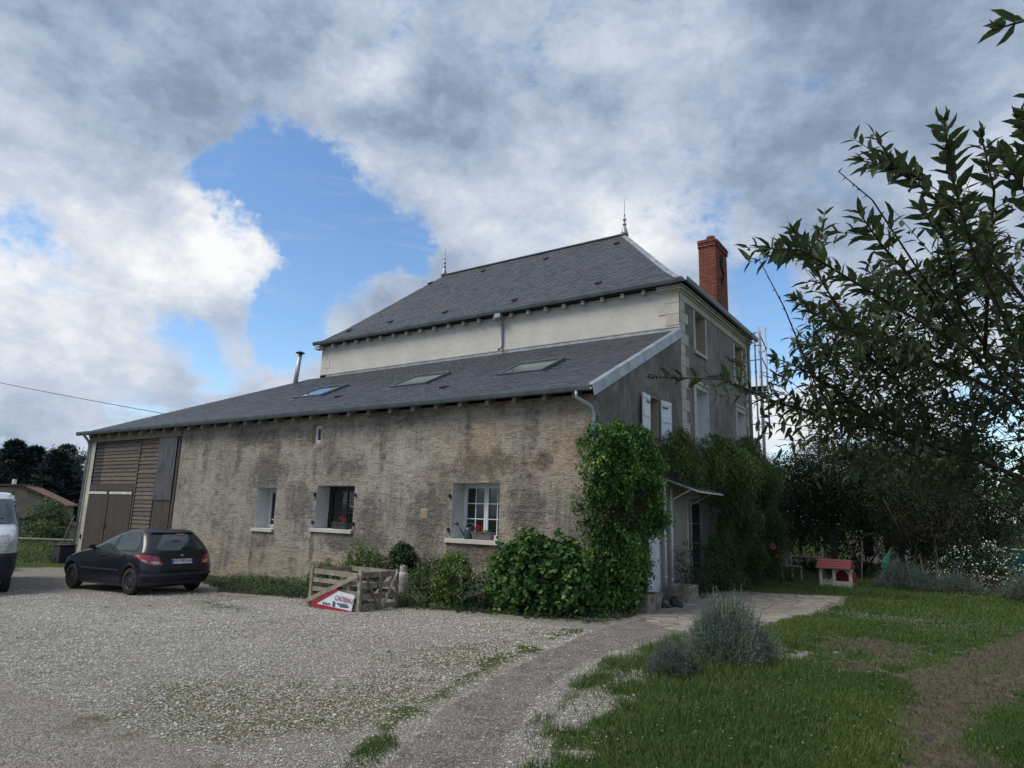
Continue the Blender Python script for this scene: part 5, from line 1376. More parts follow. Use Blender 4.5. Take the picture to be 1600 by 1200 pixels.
for sd_ in (1, -1):
    for xw in (0, 2.85): wheel(xw, sd_ * .84, .33, .20, van, sd_, .21)
    vsn.patch('headlight', [(3.30, .84), (4.02, .82), (4.10, .90), (3.92, 1.12), (3.55, 1.16), (3.28, 1.02)], M['clearlens'], van, sd_, off=.010, mode='u')
    vsn.patch('fog_light', [(3.75, .58), (3.98, .575), (3.98, .65), (3.75, .655)], M['clearlens'], van, sd_, off=.034, mode='u', cuts=2)
    vsn.patch('side_window', [(1.50, 1.30), (2.55, 1.30), (2.25, 1.62), (2.05, 1.80), (1.50, 1.84)], M['carglass'], van, sd_, off=.006)
    y_ = .98 * sd_
    if sd_ < 0: MB().box(2.28, 2.42, min(y_, y_ + sd_ * .2), max(y_, y_ + sd_ * .2), 1.28, 1.56).build('mirror', M['trim'], van, bevel=.03)
vsn.band('front_bumper', .24, .80, 2.98, 5, M['vanbumper'], van, off=.030, n=50, kz=10)
vsn.band('bumper_slot', .40, .52, 3.9, 5, M['trim'], vb, off=.036, n=20)
vsn.band('grille', .92, 1.04, 4.25, 5, M['trim'], van, off=.012, n=20)
m = MB(); vs = []
for z_ in np.linspace(1.36, 1.86, 8):
    for u in np.linspace(3.35, 5, 8): vs.append(vsn.P(u, z_, 1, .03))
    for u in np.linspace(5, 3.35, 8): vs.append(vsn.P(u, z_, -1, .03))
m.add(vs, [(i * 16 + j, i * 16 + j + 1, (i + 1) * 16 + j + 1, (i + 1) * 16 + j) for i in range(7) for j in range(15)]); m.build('windscreen', M['carglass'], van, smooth=True)
MB().bar((2.83, .1, 1.40), (2.72, .62, 1.46), .015, .02).build('wiper', M['trim'], van)
MB().bar((1.7, .72, 2.02), (-.7, .72, 2.02), .03, .03).bar((1.6, .72, 1.94), (1.6, .72, 2.02), .03, .03).build('roof_rail', M['trim'], van)
lettering('', .1, M['trim'], van, (0, 0, 0), (1, 0, 0), (0, 1, 0)) if False else None
van.location = (-15.6, -5.46, gzf(-13, -7)); van.rotation_euler = (0, 0, R(-19)); van.scale = (1, 1, 1.15)

# ================================================================== YARD OBJECTS
def jitter_bar(m, a, b, w_, h_, up): return m.bar(a, b, w_, h_, up)
zc = hz(-4.2, -2.6)
crate = thing('wooden_crate', (-4.2, -2.5, zc), 'weathered open slatted timber crate standing on the gravel edge', 'crate')
wd = M['greywood']
A, B, Cc, Dd = (-5.02, -2.93), (-3.56, -2.98), (-3.52, -2.02), (-4.95, -1.95)
def slat(p, q, z, h_, off=0, name='slat'):
    d = Vector((q[0] - p[0], q[1] - p[1], 0)).normalized(); n_ = Vector((d.y, -d.x, 0)) * off
    a = Vector((p[0], p[1], z)) + n_; b = Vector((q[0], q[1], z + random.uniform(-.012, .012))) + n_
    return MB().bar(a, b, .022, h_, (0, 0, 1)).build(name, wd, crate)
for z_ in (.13, .37, .55, .735): slat(A, B, zc + z_ * .95, .085 if z_ < .7 else .10)
for z_ in (.09, .31, .53, .74): slat(B, Cc, zc + z_ * .95, .11 if z_ != .55 else .07)
for z_ in (.14, .44, .74): slat(Dd, Cc, zc + z_ * .95, .10)
for z_ in (.12, .40, .74): slat(A, Dd, zc + z_ * .95, .09)
for (p, t) in ((A, .78), (B, .80), (Cc, .78), (Dd, .76)):
    MB().bar((p[0], p[1], zc - .02), (p[0], p[1], zc + t), .075, .055, (0, 1, 0)).build('post', wd, crate)
mid = ((B[0] + Cc[0]) / 2 + .02, (B[1] + Cc[1]) / 2)
MB().bar((mid[0] + .03, mid[1], zc), (mid[0] + .03, mid[1], zc + .76), .03, .075, (0, 1, 0)).build('post', wd, crate)
MB().bar((B[0] + .05, B[1] + .10, zc + .68), (mid[0] + .06, mid[1] - .03, zc + .03), .025, .06, (1, 0, 0)).build('brace', wd, crate)
MB().bar((Cc[0] + .05, Cc[1] - .04, zc + .74), (mid[0] + .06, mid[1] + .03, zc + .03), .025, .07, (1, 0, 0)).build('brace', wd, crate)
MB().bar((A[0] - .05, A[1] - .07, zc + .10), (B[0] - .02, B[1] - .06, zc + .70), .025, .085, (0, 0, 1)).build('brace', wd, crate)
for (p, q) in (((A[0] + .5, A[1]), .3), ((A[0] + .95, A[1]), .3)):
    MB().bar((p[0], p[1] + .05, zc), (p[0], p[1] + .05, zc + .74), .06, .03, (0, 1, 0)).build('post', wd, crate)
MB().bar((Dd[0] + .7, Dd[1] - .03, zc + .1), (Dd[0] + 1.3, Dd[1] - .03, zc + .7), .02, .09, (0, 0, 1)).build('brace', wd, crate)
# banner
by = -3.05
sgn = thing('banner', (-4.2, by, zc), 'torn white banner with red border and lettering leaning in the crate', 'banner')
o = MB().prism([(-4.80, by, zc + .04), (-3.66, by - .03, zc + .00), (-3.62, by + .01, zc + .33), (-4.15, by + .02, zc + .38)], (0, .010, 0)).build('sheet', M['sign_white'], sgn)
MB().bar((-4.83, by - .012, zc + .065), (-3.66, by - .042, zc + .015), .006, .065).build('red_border', M['red_print'], o)
MB().bar((-4.80, by - .010, zc + .075), (-4.13, by + .008, zc + .40), .006, .060).build('red_border', M['red_print'], o)
lettering('CATIBAU', .135, M['red_print'], o, (-3.90, by - .018, zc + .235), (1, -.02, -.06), (.1, 0, 1), shear=.25, track=.95)
for (px_, pz, w_, h_) in ((-4.45, .12, .05, .04), (-4.37, .118, .05, .04), (-4.29, .117, .04, .035), (-4.16, .13, .06, .10), (-3.92, .145, .30, .022), (-3.86, .105, .26, .032)):
    MB().box(px_ - w_ / 2, px_ + w_ / 2, by - .022, by - .018, zc + pz - h_ / 2, zc + pz + h_ / 2).build('small_print', M['print_dark'], o)
# gas bottle standing on a block
gzb = .42
gb_ = thing('gas_bottle', (-4.70, -.56, 0), 'cream painted gas bottle with collar standing among plants beside the crate', 'gas bottle')
MB().lathe([(.02, 0), (.13, .01), (.145, .04), (.15, .10), (.15, .38), (.14, .44), (.10, .49), (.05, .51)], (-4.70, -.56, -.02), 20).build('tank', M['gas'], gb_, smooth=True)
MB().lathe([(.085, .48), (.088, .62), (.082, .62), (.080, .48)], (-4.70, -.56, -.02), 16).build('collar', M['gas'], gb_)
MB().tube([(-4.70, -.56, .48), (-4.70, -.56, .57)], .02, 8).tube([(-4.735, -.56, .60), (-4.66, -.56, .60)], .012, 6).build('valve', M['steel'], gb_)
gb_.location.z = hz(-4.70, -.56) + 0; 
for c in gb_.children: pass
gb_.scale = (1.0, 1.0, 1.12)
MB().lathe([(.151, .0), (.153, .012), (.151, .024)], (-4.70, -.56, .2), 20).build('bottle_band', M['steel'], gb_)

# planters and watering can on the sills
def geranium(loc, nflow, parent, seed):
    r = np.random.default_rng(seed); n = 26
    O = np.array(loc) + r.uniform(-1, 1, (n, 3)) * (.24, .05, .01)
    o1 = leaf_obj('leaves', [shoots(O, rdir(n, 1.2, .5), r.uniform(.05, .12, n), 5, .3, 1., .05, .05, 'round')], L['geranium'], parent)
    for k in range(nflow):
        c = np.array(loc) + (r.uniform(-.16, .16), r.uniform(-.04, .02), r.uniform(.10, .17)); q = 60
        dd_ = rdir(q)
        leaf_obj('flower', [leaves_np(c + dd_ * (.035, .03, .028), dd_, rng.normal(size=(q, 3)), np.full(q, .02), np.full(q, .016), r.random(q), 'diamond')], M['petal_red'], parent)
def planter(x0, x1, y0, y1, z0, h_, mat, label, nfl, seed):
    t = thing('window_box', ((x0 + x1) / 2, (y0 + y1) / 2, z0), label, 'planter')
    m = MB().add([(x0 + .03, y0 + .02, z0), (x1 - .03, y0 + .02, z0), (x1 - .03, y1 - .02, z0), (x0 + .03, y1 - .02, z0), (x0, y0, z0 + h_), (x1, y0, z0 + h_), (x1, y1, z0 + h_), (x0, y1, z0 + h_)],
                 [(0, 3, 2, 1), (0, 1, 5, 4), (1, 2, 6, 5), (2, 3, 7, 6), (3, 0, 4, 7)])
    m.build('trough', mat, t)
    m = MB().box(x0 - .008, x1 + .008, y0 - .008, y0 + .006, z0 + h_ - .02, z0 + h_ + .004).box(x0 - .008, x1 + .008, y1 - .006, y1 + .008, z0 + h_ - .02, z0 + h_ + .004).build('rim', mat, t)
    MB().box(x0 + .01, x1 - .01, y0 + .01, y1 - .01, z0 + h_ - .04, z0 + h_ - .025).build('soil', M['soffit'], t)
    geranium(((x0 + x1) / 2, (y0 + y1) / 2, z0 + h_ - .03), nfl, t, seed); return t
planter(-3.22, -2.66, .02, .19, 1.275, .17, M['grey_plastic'], 'taupe window box of red geraniums beside the watering can', 3, 3)
planter(-7.98, -7.42, .04, .20, 1.345, .16, M['slate_plastic'], 'dark blue grey window box with red geraniums before the brown shutter', 3, 4)
can_ = thing('watering_can', (-3.38, .1, 1.275), 'dark plastic watering can on the window sill beside the window box', 'watering can')
x_, y_ = -3.36, .12
MB().lathe([(.02, 0), (.115, .0), (.12, .02), (.108, .20), (.09, .25), (.055, .27), (.05, .26)], (x_, y_, 1.275), 18).build('tank', M['can'], can_, smooth=True)
MB().tube([(x_ - .10, y_ - .02, 1.34), (x_ - .18, y_ - .05, 1.44), (x_ - .27, y_ - .08, 1.60)], [.026, .02, .014], 8).build('spout', M['can'], can_, smooth=True)
MB().tube([(x_ - .26, y_ - .08, 1.585), (x_ - .32, y_ - .10, 1.635)], [.02, .052], 12).build('rose_head', M['can'], can_, smooth=True)
MB().tube([(x_ - .05 + .14 * math.sin(t) * 1.0, y_, 1.50 + .13 * math.sin(t) * .2 + .12 * (1 - math.cos(t)) * .0 + .11 * math.sin(t)) if False else (x_ + .04 - .13 * math.cos(t), y_, 1.50 + .13 * math.sin(t)) for t in np.linspace(0, 3.3, 14)], .014, 7).build('handle', M['can'], can_, smooth=True)
t = thing('garden_hand_tool', (-2.54, .12, 1.275), 'small white and dark garden tool lying at the right end of the sill', 'tool')
MB().tube([(-2.62, .10, 1.29), (-2.56, .10, 1.37)], .013, 6).build('handle', M['white'], t)
MB().add([(-2.57, .08, 1.36), (-2.50, .10, 1.40), (-2.47, .12, 1.34), (-2.54, .10, 1.29), (-2.52, .07, 1.35)], [(0, 1, 4), (1, 2, 4), (2, 3, 4), (3, 0, 4)]).build('blade', M['dark_metal'], t)

# stone troughs, boots
def trough(name, x0, x1, y0, y1, h_, label, mat=None, z0=0):
    t = thing(name, ((x0 + x1) / 2, (y0 + y1) / 2, z0), label, 'trough')
    m = MB(); w_ = .06; f = .04
    o_ = [(x0 + f, y0 + f), (x1 - f, y0 + f), (x1 - f, y1 - f), (x0 + f, y1 - f)]; p_ = [(x0, y0), (x1, y0), (x1, y1), (x0, y1)]
    q_ = [(x0 + w_, y0 + w_), (x1 - w_, y0 + w_), (x1 - w_, y1 - w_), (x0 + w_, y1 - w_)]
    vs = [(a, b, z0 - .02) for a, b in o_] + [(a, b, z0 + h_) for a, b in p_] + [(a, b, z0 + h_) for a, b in q_] + [(a, b, z0 + h_ - .06) for a, b in q_]
    fs = [(i + k * 4, (i + 1) % 4 + k * 4, (i + 1) % 4 + 4 + k * 4, i + 4 + k * 4) for k in range(3) for i in range(4)] + [(3, 2, 1, 0)]
    vs = [(a + random.uniform(-.02, .02), b + random.uniform(-.02, .02), c + random.uniform(-.012, .012)) for a, b, c in vs]
    m.add(vs, fs).build('basin', M['trough'], t, bevel=.02)
    MB().box(x0 + w_, x1 - w_, y0 + w_, y1 - w_, z0 + h_ - .09, z0 + h_ - .05).build('soil', M['soffit'], t)
    return t
M['trough'] = simple('rough_old_stone', (.30, .27, .22), .95, amt=.55, scale=5, bump=1., bscale=14)
trough('stone_trough', .50, .88, .55, 1.30, .36, 'narrow old stone trough beside the near climber and the door')
trough('stone_trough', .35, .84, 2.95, 3.65, .36, 'square stone trough between white downpipes and the dark rose bush')
def boot(x, y, a):
    t = thing('boot', (x, y, 0), None, 'boot', 'boots left by the door'); ca_, sa_ = math.cos(a), math.sin(a)
    def w_(u, v, z): return (x + u * ca_ - v * sa_, y + u * sa_ + v * ca_, z)
    m = MB(); k = 10; rows = [(0.02, .0, .145, .05), (.02, .03, .15, .052), (.01, .07, .13, .048), (-.03, .10, .085, .042), (-.05, .13, .055, .042), (-.05, .19, .055, .045)]
    for cx_, z_, rl, rw in rows: m.v += [w_(cx_ + rl * math.cos(q), rw * math.sin(q), z_) for q in np.linspace(0, 2 * math.pi, k + 1)[:-1]]
    m.f = [(i * k + j, i * k + (j + 1) % k, (i + 1) * k + (j + 1) % k, (i + 1) * k + j) for i in range(len(rows) - 1) for j in range(k)]
    m.build('upper', M['boot'], t, smooth=True)
    m = MB(); m.v = [w_(.02 + .155 * math.cos(q), .056 * math.sin(q), z_) for z_ in (-.005, .022) for q in np.linspace(0, 2 * math.pi, k + 1)[:-1]]
    m.f = [(j, (j + 1) % k, (j + 1) % k + k, j + k) for j in range(k)] + [tuple(range(k, 2 * k))]; m.build('sole', M['trim'], t)
    return t
for i, (x, y, a, lb) in enumerate(((.72, 1.72, .5, 'dark worn boot nearest the narrow stone trough'), (.86, 1.98, .2, 'dark worn boot in the middle of the row on the terrace'),
                              (.80, 2.28, -.2, 'dark worn boot nearest the square stone trough'))): boot(x, y, a)['label'] = lb

# playhouse
ph = thing('playhouse', (2.75, 10.2, 0), "child's plastic playhouse with faded red roof and cream picket porch", 'playhouse')
zb = hz(2.7, 10) 
X0, X1, Y0, Y1 = 2.38, 3.20, 9.85, 10.75
MB().prism([(X0 - .06, Y0 - .10, zb + .55), (X0 - .06, Y0 + .30, zb + .80), (X0 - .06, Y1 - .30, zb + .80), (X0 - .06, Y1 + .1, zb + .55)], (X1 - X0 + .10, 0, 0)).build('roof', M['toy_red'], ph)
for k in range(4): MB().bar((X0 - .07, Y0 - .105 + k * .1 + .02, zb + .563 + k * .0625), (X1 + .05, Y0 - .105 + k * .1 + .02, zb + .563 + k * .0625), .012, .014).build('roof_ridge', M['toy_red'], ph)
for (a, b) in ((X0, Y0), (X0 + .36, Y0), (X1 - .02, Y0), (X0, Y1 - .08), (X1 - .08, Y1 - .08)): MB().box(a, a + .09, b, b + .07, zb - .02, zb + .56).build('post', M['toy_cream'], ph, bevel=.008)
m = MB().box(X0 + .45, X1 - .02, Y0 + .01, Y0 + .05, zb, zb + .20); m.build('front_panel', M['toy_cream'], ph, bevel=.008)
m = MB(); n = 10
for k in range(n):
    a0, a1 = math.pi * k / n, math.pi * (k + 1) / n; c_ = (X0 + X1 + .43) / 2; rw = .145
    q = lambda a, r_: (c_ - r_ * math.cos(a), Y0 + .02, zb + .40 + (r_ * .8) * math.sin(a))
    m.prism([q(a0, rw), q(a1, rw), (c_ - rw * 1.25 * math.cos(a1), Y0 + .02, zb + .56), (c_ - rw * 1.25 * math.cos(a0), Y0 + .02, zb + .56)], (0, .03, 0))
m.build('window_arch', M['toy_cream'], ph)
for k in range(4): MB().box(X0 + .10 + k * .068, X0 + .14 + k * .068, Y0 + .02, Y0 + .045, zb, zb + .22 + .03 * (k % 2)).build('picket', M['toy_cream'], ph, bevel=.006)
MB().box(X0 + .08, X0 + .37, Y0 + .03, Y0 + .05, zb + .10, zb + .14).build('picket_rail', M['toy_cream'], ph)
MB().box(X0 + .30, X1 - .1, Y1 - .06, Y1 - .03, zb, zb + .55).build('back_panel', M['toy_bright_red'], ph)
MB().bar((X1 + .02, Y0 + .05, zb + .32), (X1 + .14, Y0 + .18, zb + .32), .02, .30).build('open_shutter', M['toy_bright_red'], ph)
# garden table, chairs, toys behind the playhouse
def g_table(x, y, z, s, label):
    t = thing('garden_table', (x, y, z), label, 'table')
    MB().box(x - .6 * s, x + .6 * s, y - .35, y + .35, z + .68, z + .72).build('table_top', M['board'], t, bevel=.01)
    for a, b in ((-.5, -.3), (.5, -.3), (-.5, .3), (.5, .3)): MB().box(x + a * s - .03, x + a * s + .03, y + b - .03, y + b + .03, z, z + .68).build('leg', M['board'], t)
    return t
zt = hz(1.6, 12.6)
g_table(1.55, 12.7, zt, 1, 'dark garden table under the trees behind the playhouse')
def stool(x, y, z, label, mat, flip=False):
    t = thing('stool', (x, y, z), label, 'stool')
    zz0, zz1 = (z, z + .28) if not flip else (z + .04, z + .34)
    zs_ = z + .28 if not flip else z
    MB().box(x - .17, x + .17, y - .14, y + .14, zs_, zs_ + .035).build('seat', mat, t, bevel=.008)
    for a, b in ((-.14, -.11), (.14, -.11), (-.14, .11), (.14, .11)): MB().box(x + a - .02, x + a + .02, y + b - .02, y + b + .02, zz0, zz1).build('leg', mat, t)
    return t
stool(1.30, 12.7, zt + .722, 'yellow stool turned upside down at the left of the garden table', M['paleyellow'], True)
stool(1.88, 12.7, zt + .722, 'yellow stool turned upside down at the right of the garden table', M['paleyellow'], True)
def chair(x, y, z, a, label, mat):
    t = thing('garden_chair', (0, 0, 0), label, 'chair')
    MB().box(-.24, .24, -.23, .23, .40, .43).build('seat', mat, t, bevel=.01)
    for p, q in ((-.2, -.2), (.2, -.2)): MB().bar((p, q, 0), (p, q, .41), .035, .035).build('leg', mat, t)
    for p in (-.2, .2): MB().bar((p, .2, 0), (p, .26, .85), .035, .035, (1, 0, 0)).build('leg', mat, t)
    for k in range(5): MB().bar((-.16 + k * .08, .23, .46), (-.16 + k * .08, .26, .82), .04, .012, (1, 0, 0)).build('back_slat', mat, t)
    MB().bar((-.24, .26, .85), (.24, .26, .85), .03, .06).build('top_rail', mat, t)
    for p in (-.25, .25): MB().bar((p, -.2, .62), (p, .25, .64), .04, .02).build('armrest', mat, t)
    t.location = (x, y, z); t.rotation_euler = (0, 0, a); return t
chair(.55, 12.2, hz(.55, 12.2), .5, 'pale plastic garden chair left of the dark table', M['toy_cream'])
chair(1.15, 12.1, hz(1.1, 11.9), 2.6, 'white plastic garden chair pushed against the dark table', M['toy_cream'])
# folded parasol
t = thing('folded_parasol', (3.9, 11.9, 0), 'closed green parasol leaning right of the playhouse', 'parasol')
b0 = Vector((3.70, 11.9, hz(3.7, 11.9)))
MB().tube([b0, b0 + Vector((.28, 0, .72)), b0 + Vector((.42, 0, 1.12))], .018, 7).build('pole', M['greywood'], t)
m = MB().tube([b0 + Vector((.22, 0, .56)), b0 + Vector((.27, 0, .72)), b0 + Vector((.34, 0, .92)), b0 + Vector((.42, 0, 1.10))], [.10, .13, .08, .02], 7); m.build('cloth', M['toy_green'], t)
MB().tube([b0 + Vector((.30, 0, .62)), b0 + Vector((.48, 0, .60)), b0 + Vector((.52, 0, .78))], [.05, .08, .02], 6).build('cloth_fold', M['toy_green'], t)
for i, (x, y, h_, dx, lb) in enumerate(((3.05, 13.5, 1.3, .1, 'thin stake under the trees, nearest the parasol'), (4.6, 12.6, .95, -.15, 'leaning grey stake right of the parasol'), (4.95, 12.9, 1.0, -.12, 'leaning grey stake farther right of the parasol'),
                                 (5.25, 13.4, 1.45, .0, 'stout grey wooden post before the dark trees'))):
    r0_ = .05 if i == 3 else .02
    o = MB().tube([(x, y, hz(x, y) - .05), (x + dx, y, hz(x, y) + h_)], [r0_, r0_ * .8], 7).build('garden_stake', M['greywood']); tag(o, lb, 'stake', 'stakes and posts under the trees')
# scaffolding behind the far corner
sc = thing('scaffolding', (.4, 13.4, 0), 'galvanised tube scaffolding with plank deck behind the far gable corner', 'scaffolding')
SP = [(.14, 12.55, 0, 8.75, .0), (.34, 12.55, 0, 8.85, .0), (.30, 13.55, 5.1, 9.25, 0), (-.55, 12.55, 0, 6.9, 0), (-.4, 13.55, 0, 6.9, 0), (.05, 13.55, 0, 9.3, 0)]
for x, y, z0_, z1_, q in SP:
    p = MB().tube([(x, y, z0_), (x, y, z1_)], .034, 8).build('standard', M['steel'], sc, smooth=True)
    for z_ in np.arange(max(z0_, 1.0) + .3, z1_ - .1, 1.0): MB().tube([(x, y, z_ - .012), (x, y, z_ + .012)], .055, 8).build('rosette', M['steel'], p)
def tb(a, b, nm='ledger', r_=.022): return MB().tube([a, b], r_, 7).build(nm, M['steel'], sc, smooth=True)
tb((-3, 12.55, 7.75), (.34, 12.55, 7.75)); tb((-3, 12.55, 5.35), (.36, 12.55, 5.35)); tb((.14, 12.55, 5.25), (.30, 13.55, 5.35)); tb((.34, 12.55, 5.0), (.30, 13.55, 5.12)); tb((.34, 12.55, 5.35), (.30, 13.55, 5.5)); tb((.14, 12.55, 3.1), (.34, 12.55, 2.9))
tb((.14, 12.55, 6.3), (.34, 12.55, 6.35)); tb((.14, 12.55, 8.3), (.34, 12.55, 8.3)); tb((.34, 12.55, 6.3), (.30, 13.55, 6.4)); tb((.05, 13.55, 5.4), (.30, 13.55, 5.4)); tb((.05, 13.55, 8.3), (.30, 13.55, 8.3))
tb((.34, 12.55, 7.2), (.30, 13.55, 7.5), 'brace'); tb((.34, 12.55, 7.9), (.30, 13.55, 7.6), 'brace'); tb((.34, 12.55, 8.0), (.30, 13.55, 8.35), 'brace'); tb((.34, 12.55, 8.7), (.30, 13.55, 8.4), 'brace'); tb((.14, 12.55, 4.5), (.34, 12.55, 4.2), 'brace')
for k in range(4): MB().box(-4, .30, 12.6 + k * .23, 12.81 + k * .23, 6.72, 6.77).build('deck_plank', M['board'], sc)
MB().box(-4, .3, 12.56, 12.6, 6.45, 6.68).build('deck_beam', M['bin'], sc); MB().box(-4, .28, 13.55, 13.58, 6.78, 6.95).build('toe_board', M['board'], sc)

# wires
def wire(pts, r_, label, sag=.0):
    P_ = []
    a, b = Vector(pts[0]), Vector(pts[1])
    for k in range(17):
        t = k / 16; p = a.lerp(b, t); p.z -= sag * 4 * t * (1 - t); P_.append(p)
    o = MB().tube(P_, r_, 5).build('overhead_wire', M['rope']); return tag(o, label, 'wire')
wire([(-20.4, 2.2, 5.45), (-52, -6.0, 11.5)], .013, 'thin overhead wire running left from the barn roof', .25)
wire([(-.9, 9.9, 10.3), (-14, 60, 13)], .012, 'thin overhead wire behind the brick chimney', .3)
wire([(3, 34, 6.8), (30, 30, 6.9)], .02, 'thin overhead wire seen through the trees on the right', .3)

# ================================================================== VEGETATION
def stems(name, paths, r0, r1, mat, parent, sides=5):
    m = MB()
    for p in paths:
        n = len(p); m.tube(p, [r0 + (r1 - r0) * i / (n - 1) for i in range(n)], sides)
    return m.build(name, mat, parent, smooth=True)
def ell_surface(c, r, n, shell=.55, up=None):
    d = rdir(n); k = rng.uniform(shell ** 3, 1, n) ** (1 / 3)
    P = np.array(c) + d * np.array(r) * k[:, None]
    return P, unit(d / np.array(r)), k
def ell_shrub(name, label, cat, c, r, nsh, leaf, Lf, Wf, shape, nl=6, Ls=(.12, .3), droop=.35, shell=.55, stem=True, group=None, stemmat=None, tip=.35, mat2=None, out=.9, lump=.28, thing_=None, seed=0):
    """c: centre at ground level; crown reaches 2*r_z high"""
    g0 = hz(c[0], c[1]); t = thing_ or thing(name, (c[0], c[1], g0), label, cat, group)
    cc = (c[0], c[1], g0 + c[2])
    P, Nn, k = ell_surface(cc, r, nsh, shell)
    ln = fbm_np(P[:, 0] * 2 + P[:, 2], P[:, 1] * 2 + P[:, 2] * 1.7, 1.6 / max(r), 3, 40 + seed) - .5
    P = np.array(cc) + (P - np.array(cc)) * (1 + lump * 2 * ln)[:, None]
    keep = P[:, 2] > g0 - .02; P, Nn, k, ln = P[keep], Nn[keep], k[keep], ln[keep]
    D = unit(Nn + rng.normal(scale=.4, size=P.shape) + np.array((0, 0, tip)))
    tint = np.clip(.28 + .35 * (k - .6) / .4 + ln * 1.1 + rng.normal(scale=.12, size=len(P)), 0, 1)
    leaf_obj('foliage', [shoots(P, D, rng.uniform(*Ls, len(P)), nl, droop, out, Lf, Wf, shape, tint0=tint, tvar=.16)], leaf, t)
    if stem:
        ps = []
        for q in range(9):
            a = rng.uniform(0, 6.28); e_ = np.array(cc) + np.array((math.cos(a) * r[0] * .6, math.sin(a) * r[1] * .6, r[2] * rng.uniform(.0, .6)))
            b_ = np.array((c[0], c[1], g0 - .05)); mid_ = (b_ + e_) / 2 + rng.normal(scale=.06, size=3) * max(r)
            ps.append([tuple(b_), tuple(mid_), tuple(e_)])
        stems('branches', ps, .018 * max(1, r[2]), .006, stemmat or M['twig'], t)
    return t

# --- climber 1 on the corner
def climber(label, name, pts_fn, n, Lsh, leafmat, spec, loc, sm, trunk):
    t = thing(name, loc, label, 'climbing plant')
    P, D, tint = pts_fn(n)
    st_ = rng.choice(len(P), 130, replace=False); sp2 = dict(spec); sp2['droop'] = .25; sp2['n'] = 12
    D2 = unit(D[st_] + rng.normal(scale=.5, size=(130, 3)) + np.array((.3, 0, .3)))
    leaf_obj('foliage', [shoots(P, D, rng.uniform(*Lsh, len(P)), tint0=tint, nup=1.6, **spec), shoots(P[st_], D2, rng.uniform(.28, .5, 130), tint0=np.clip(tint[st_] + .3, 0, 1), nup=1.2, **sp2)], leafmat, t)
    stems('stems', trunk, sm, .008, M['bark'], t, 6)
    return t
def c1(n):
    # outline in (y, z) against the gable, thickness x
    poly = [(-.5, -.02), (-.6, .5), (-.3, .95), (-.45, 1.5), (-.65, 2.1), (-.6, 2.7), (-.6, 3.1), (-.5, 3.4), (.1, 3.7), (.9, 3.8), (1.6, 3.7), (2.1, 3.4), (2.35, 3.0), (2.45, 2.3), (2.25, 1.8), (1.7, 1.3), (1.5, .7), (1.5, .2), (1.3, -.02)]
    y = rng.uniform(-1.5, 3.1, n * 2); z = rng.uniform(0, 4.2, n * 2)
    w_ = fbm_np(y, z, 1.6, 4, 61) - .5; s = sdf(poly, y, z) + w_ * .5
    k = s > 0; y, z, s, w_ = y[k], z[k], s[k], w_[k]
    th = np.clip(.12 + .40 * np.sqrt(np.clip(s / .8, 0, 1)) + w_ * 1.0 + .14 * np.exp(-((z - 2.7) / .8) ** 2), .08, .9)
    u = rng.uniform(.45, 1, len(y)) ** .6
    x = th * u
    x = np.where(y < 0, x * 1 - .15 * rng.random(len(y)), x); 
    # the part in front of the corner wraps round on to the long wall
    wrap = (y < .0) & (rng.random(len(y)) < .5); x = np.where(wrap, x - .35, x)
    P = np.stack([x, y, z], 1)
    D = unit(np.stack([np.full(len(y), .8), -.35 + rng.normal(scale=.45, size=len(y)), rng.normal(scale=.5, size=len(y)) + .1], 1))
    g_ = fbm_np(y, z, 2.6, 3, 64) - .5
    tint = np.clip(.30 + .4 * (u - .6) + g_ * 1.3 + w_ * .6, 0, 1)  # lit relief put into the tint: inner leaves darker, outer ones lighter
    hole = np.exp(-((y - .3) / .7) ** 2 - ((z - 1.9) / .5) ** 2)
    keep = rng.random(len(y)) > hole * .55
    return P[keep], D[keep], (tint * (1 - .6 * hole))[keep]
cl1 = climber('bright green climber covering the near corner of the house', 'climbing_vine', c1, 5200, (.10, .30), L['ivy'],
        dict(n=7, droop=.7, out=.95, Lf=.105, Wf=.06, shape='leaf', tvar=.16), (.2, 0, 0), .05,
        [[(.15, .3, 0), (.12, .35, 1.2), (.12, .1, 2.4), (.1, .4, 3.6)], [(.2, .8, 0), (.14, 1.0, 1.4), (.1, 1.6, 2.6), (.1, 1.9, 3.5)], [(.2, -.2, 0), (.18, -.3, 1.2), (.1, -.4, 2.6)]])
q = 260; y_ = rng.normal(.4, .45, q); z_ = rng.normal(1.9, .3, q)
leaf_obj('dry_leaves', [shoots(np.stack([rng.uniform(.35, .62, q), y_, z_], 1), rdir(q, -.2), rng.uniform(.08, .2, q), 5, .5, .9, .07, .035, 'leaf')], L['redbrown'], cl1)
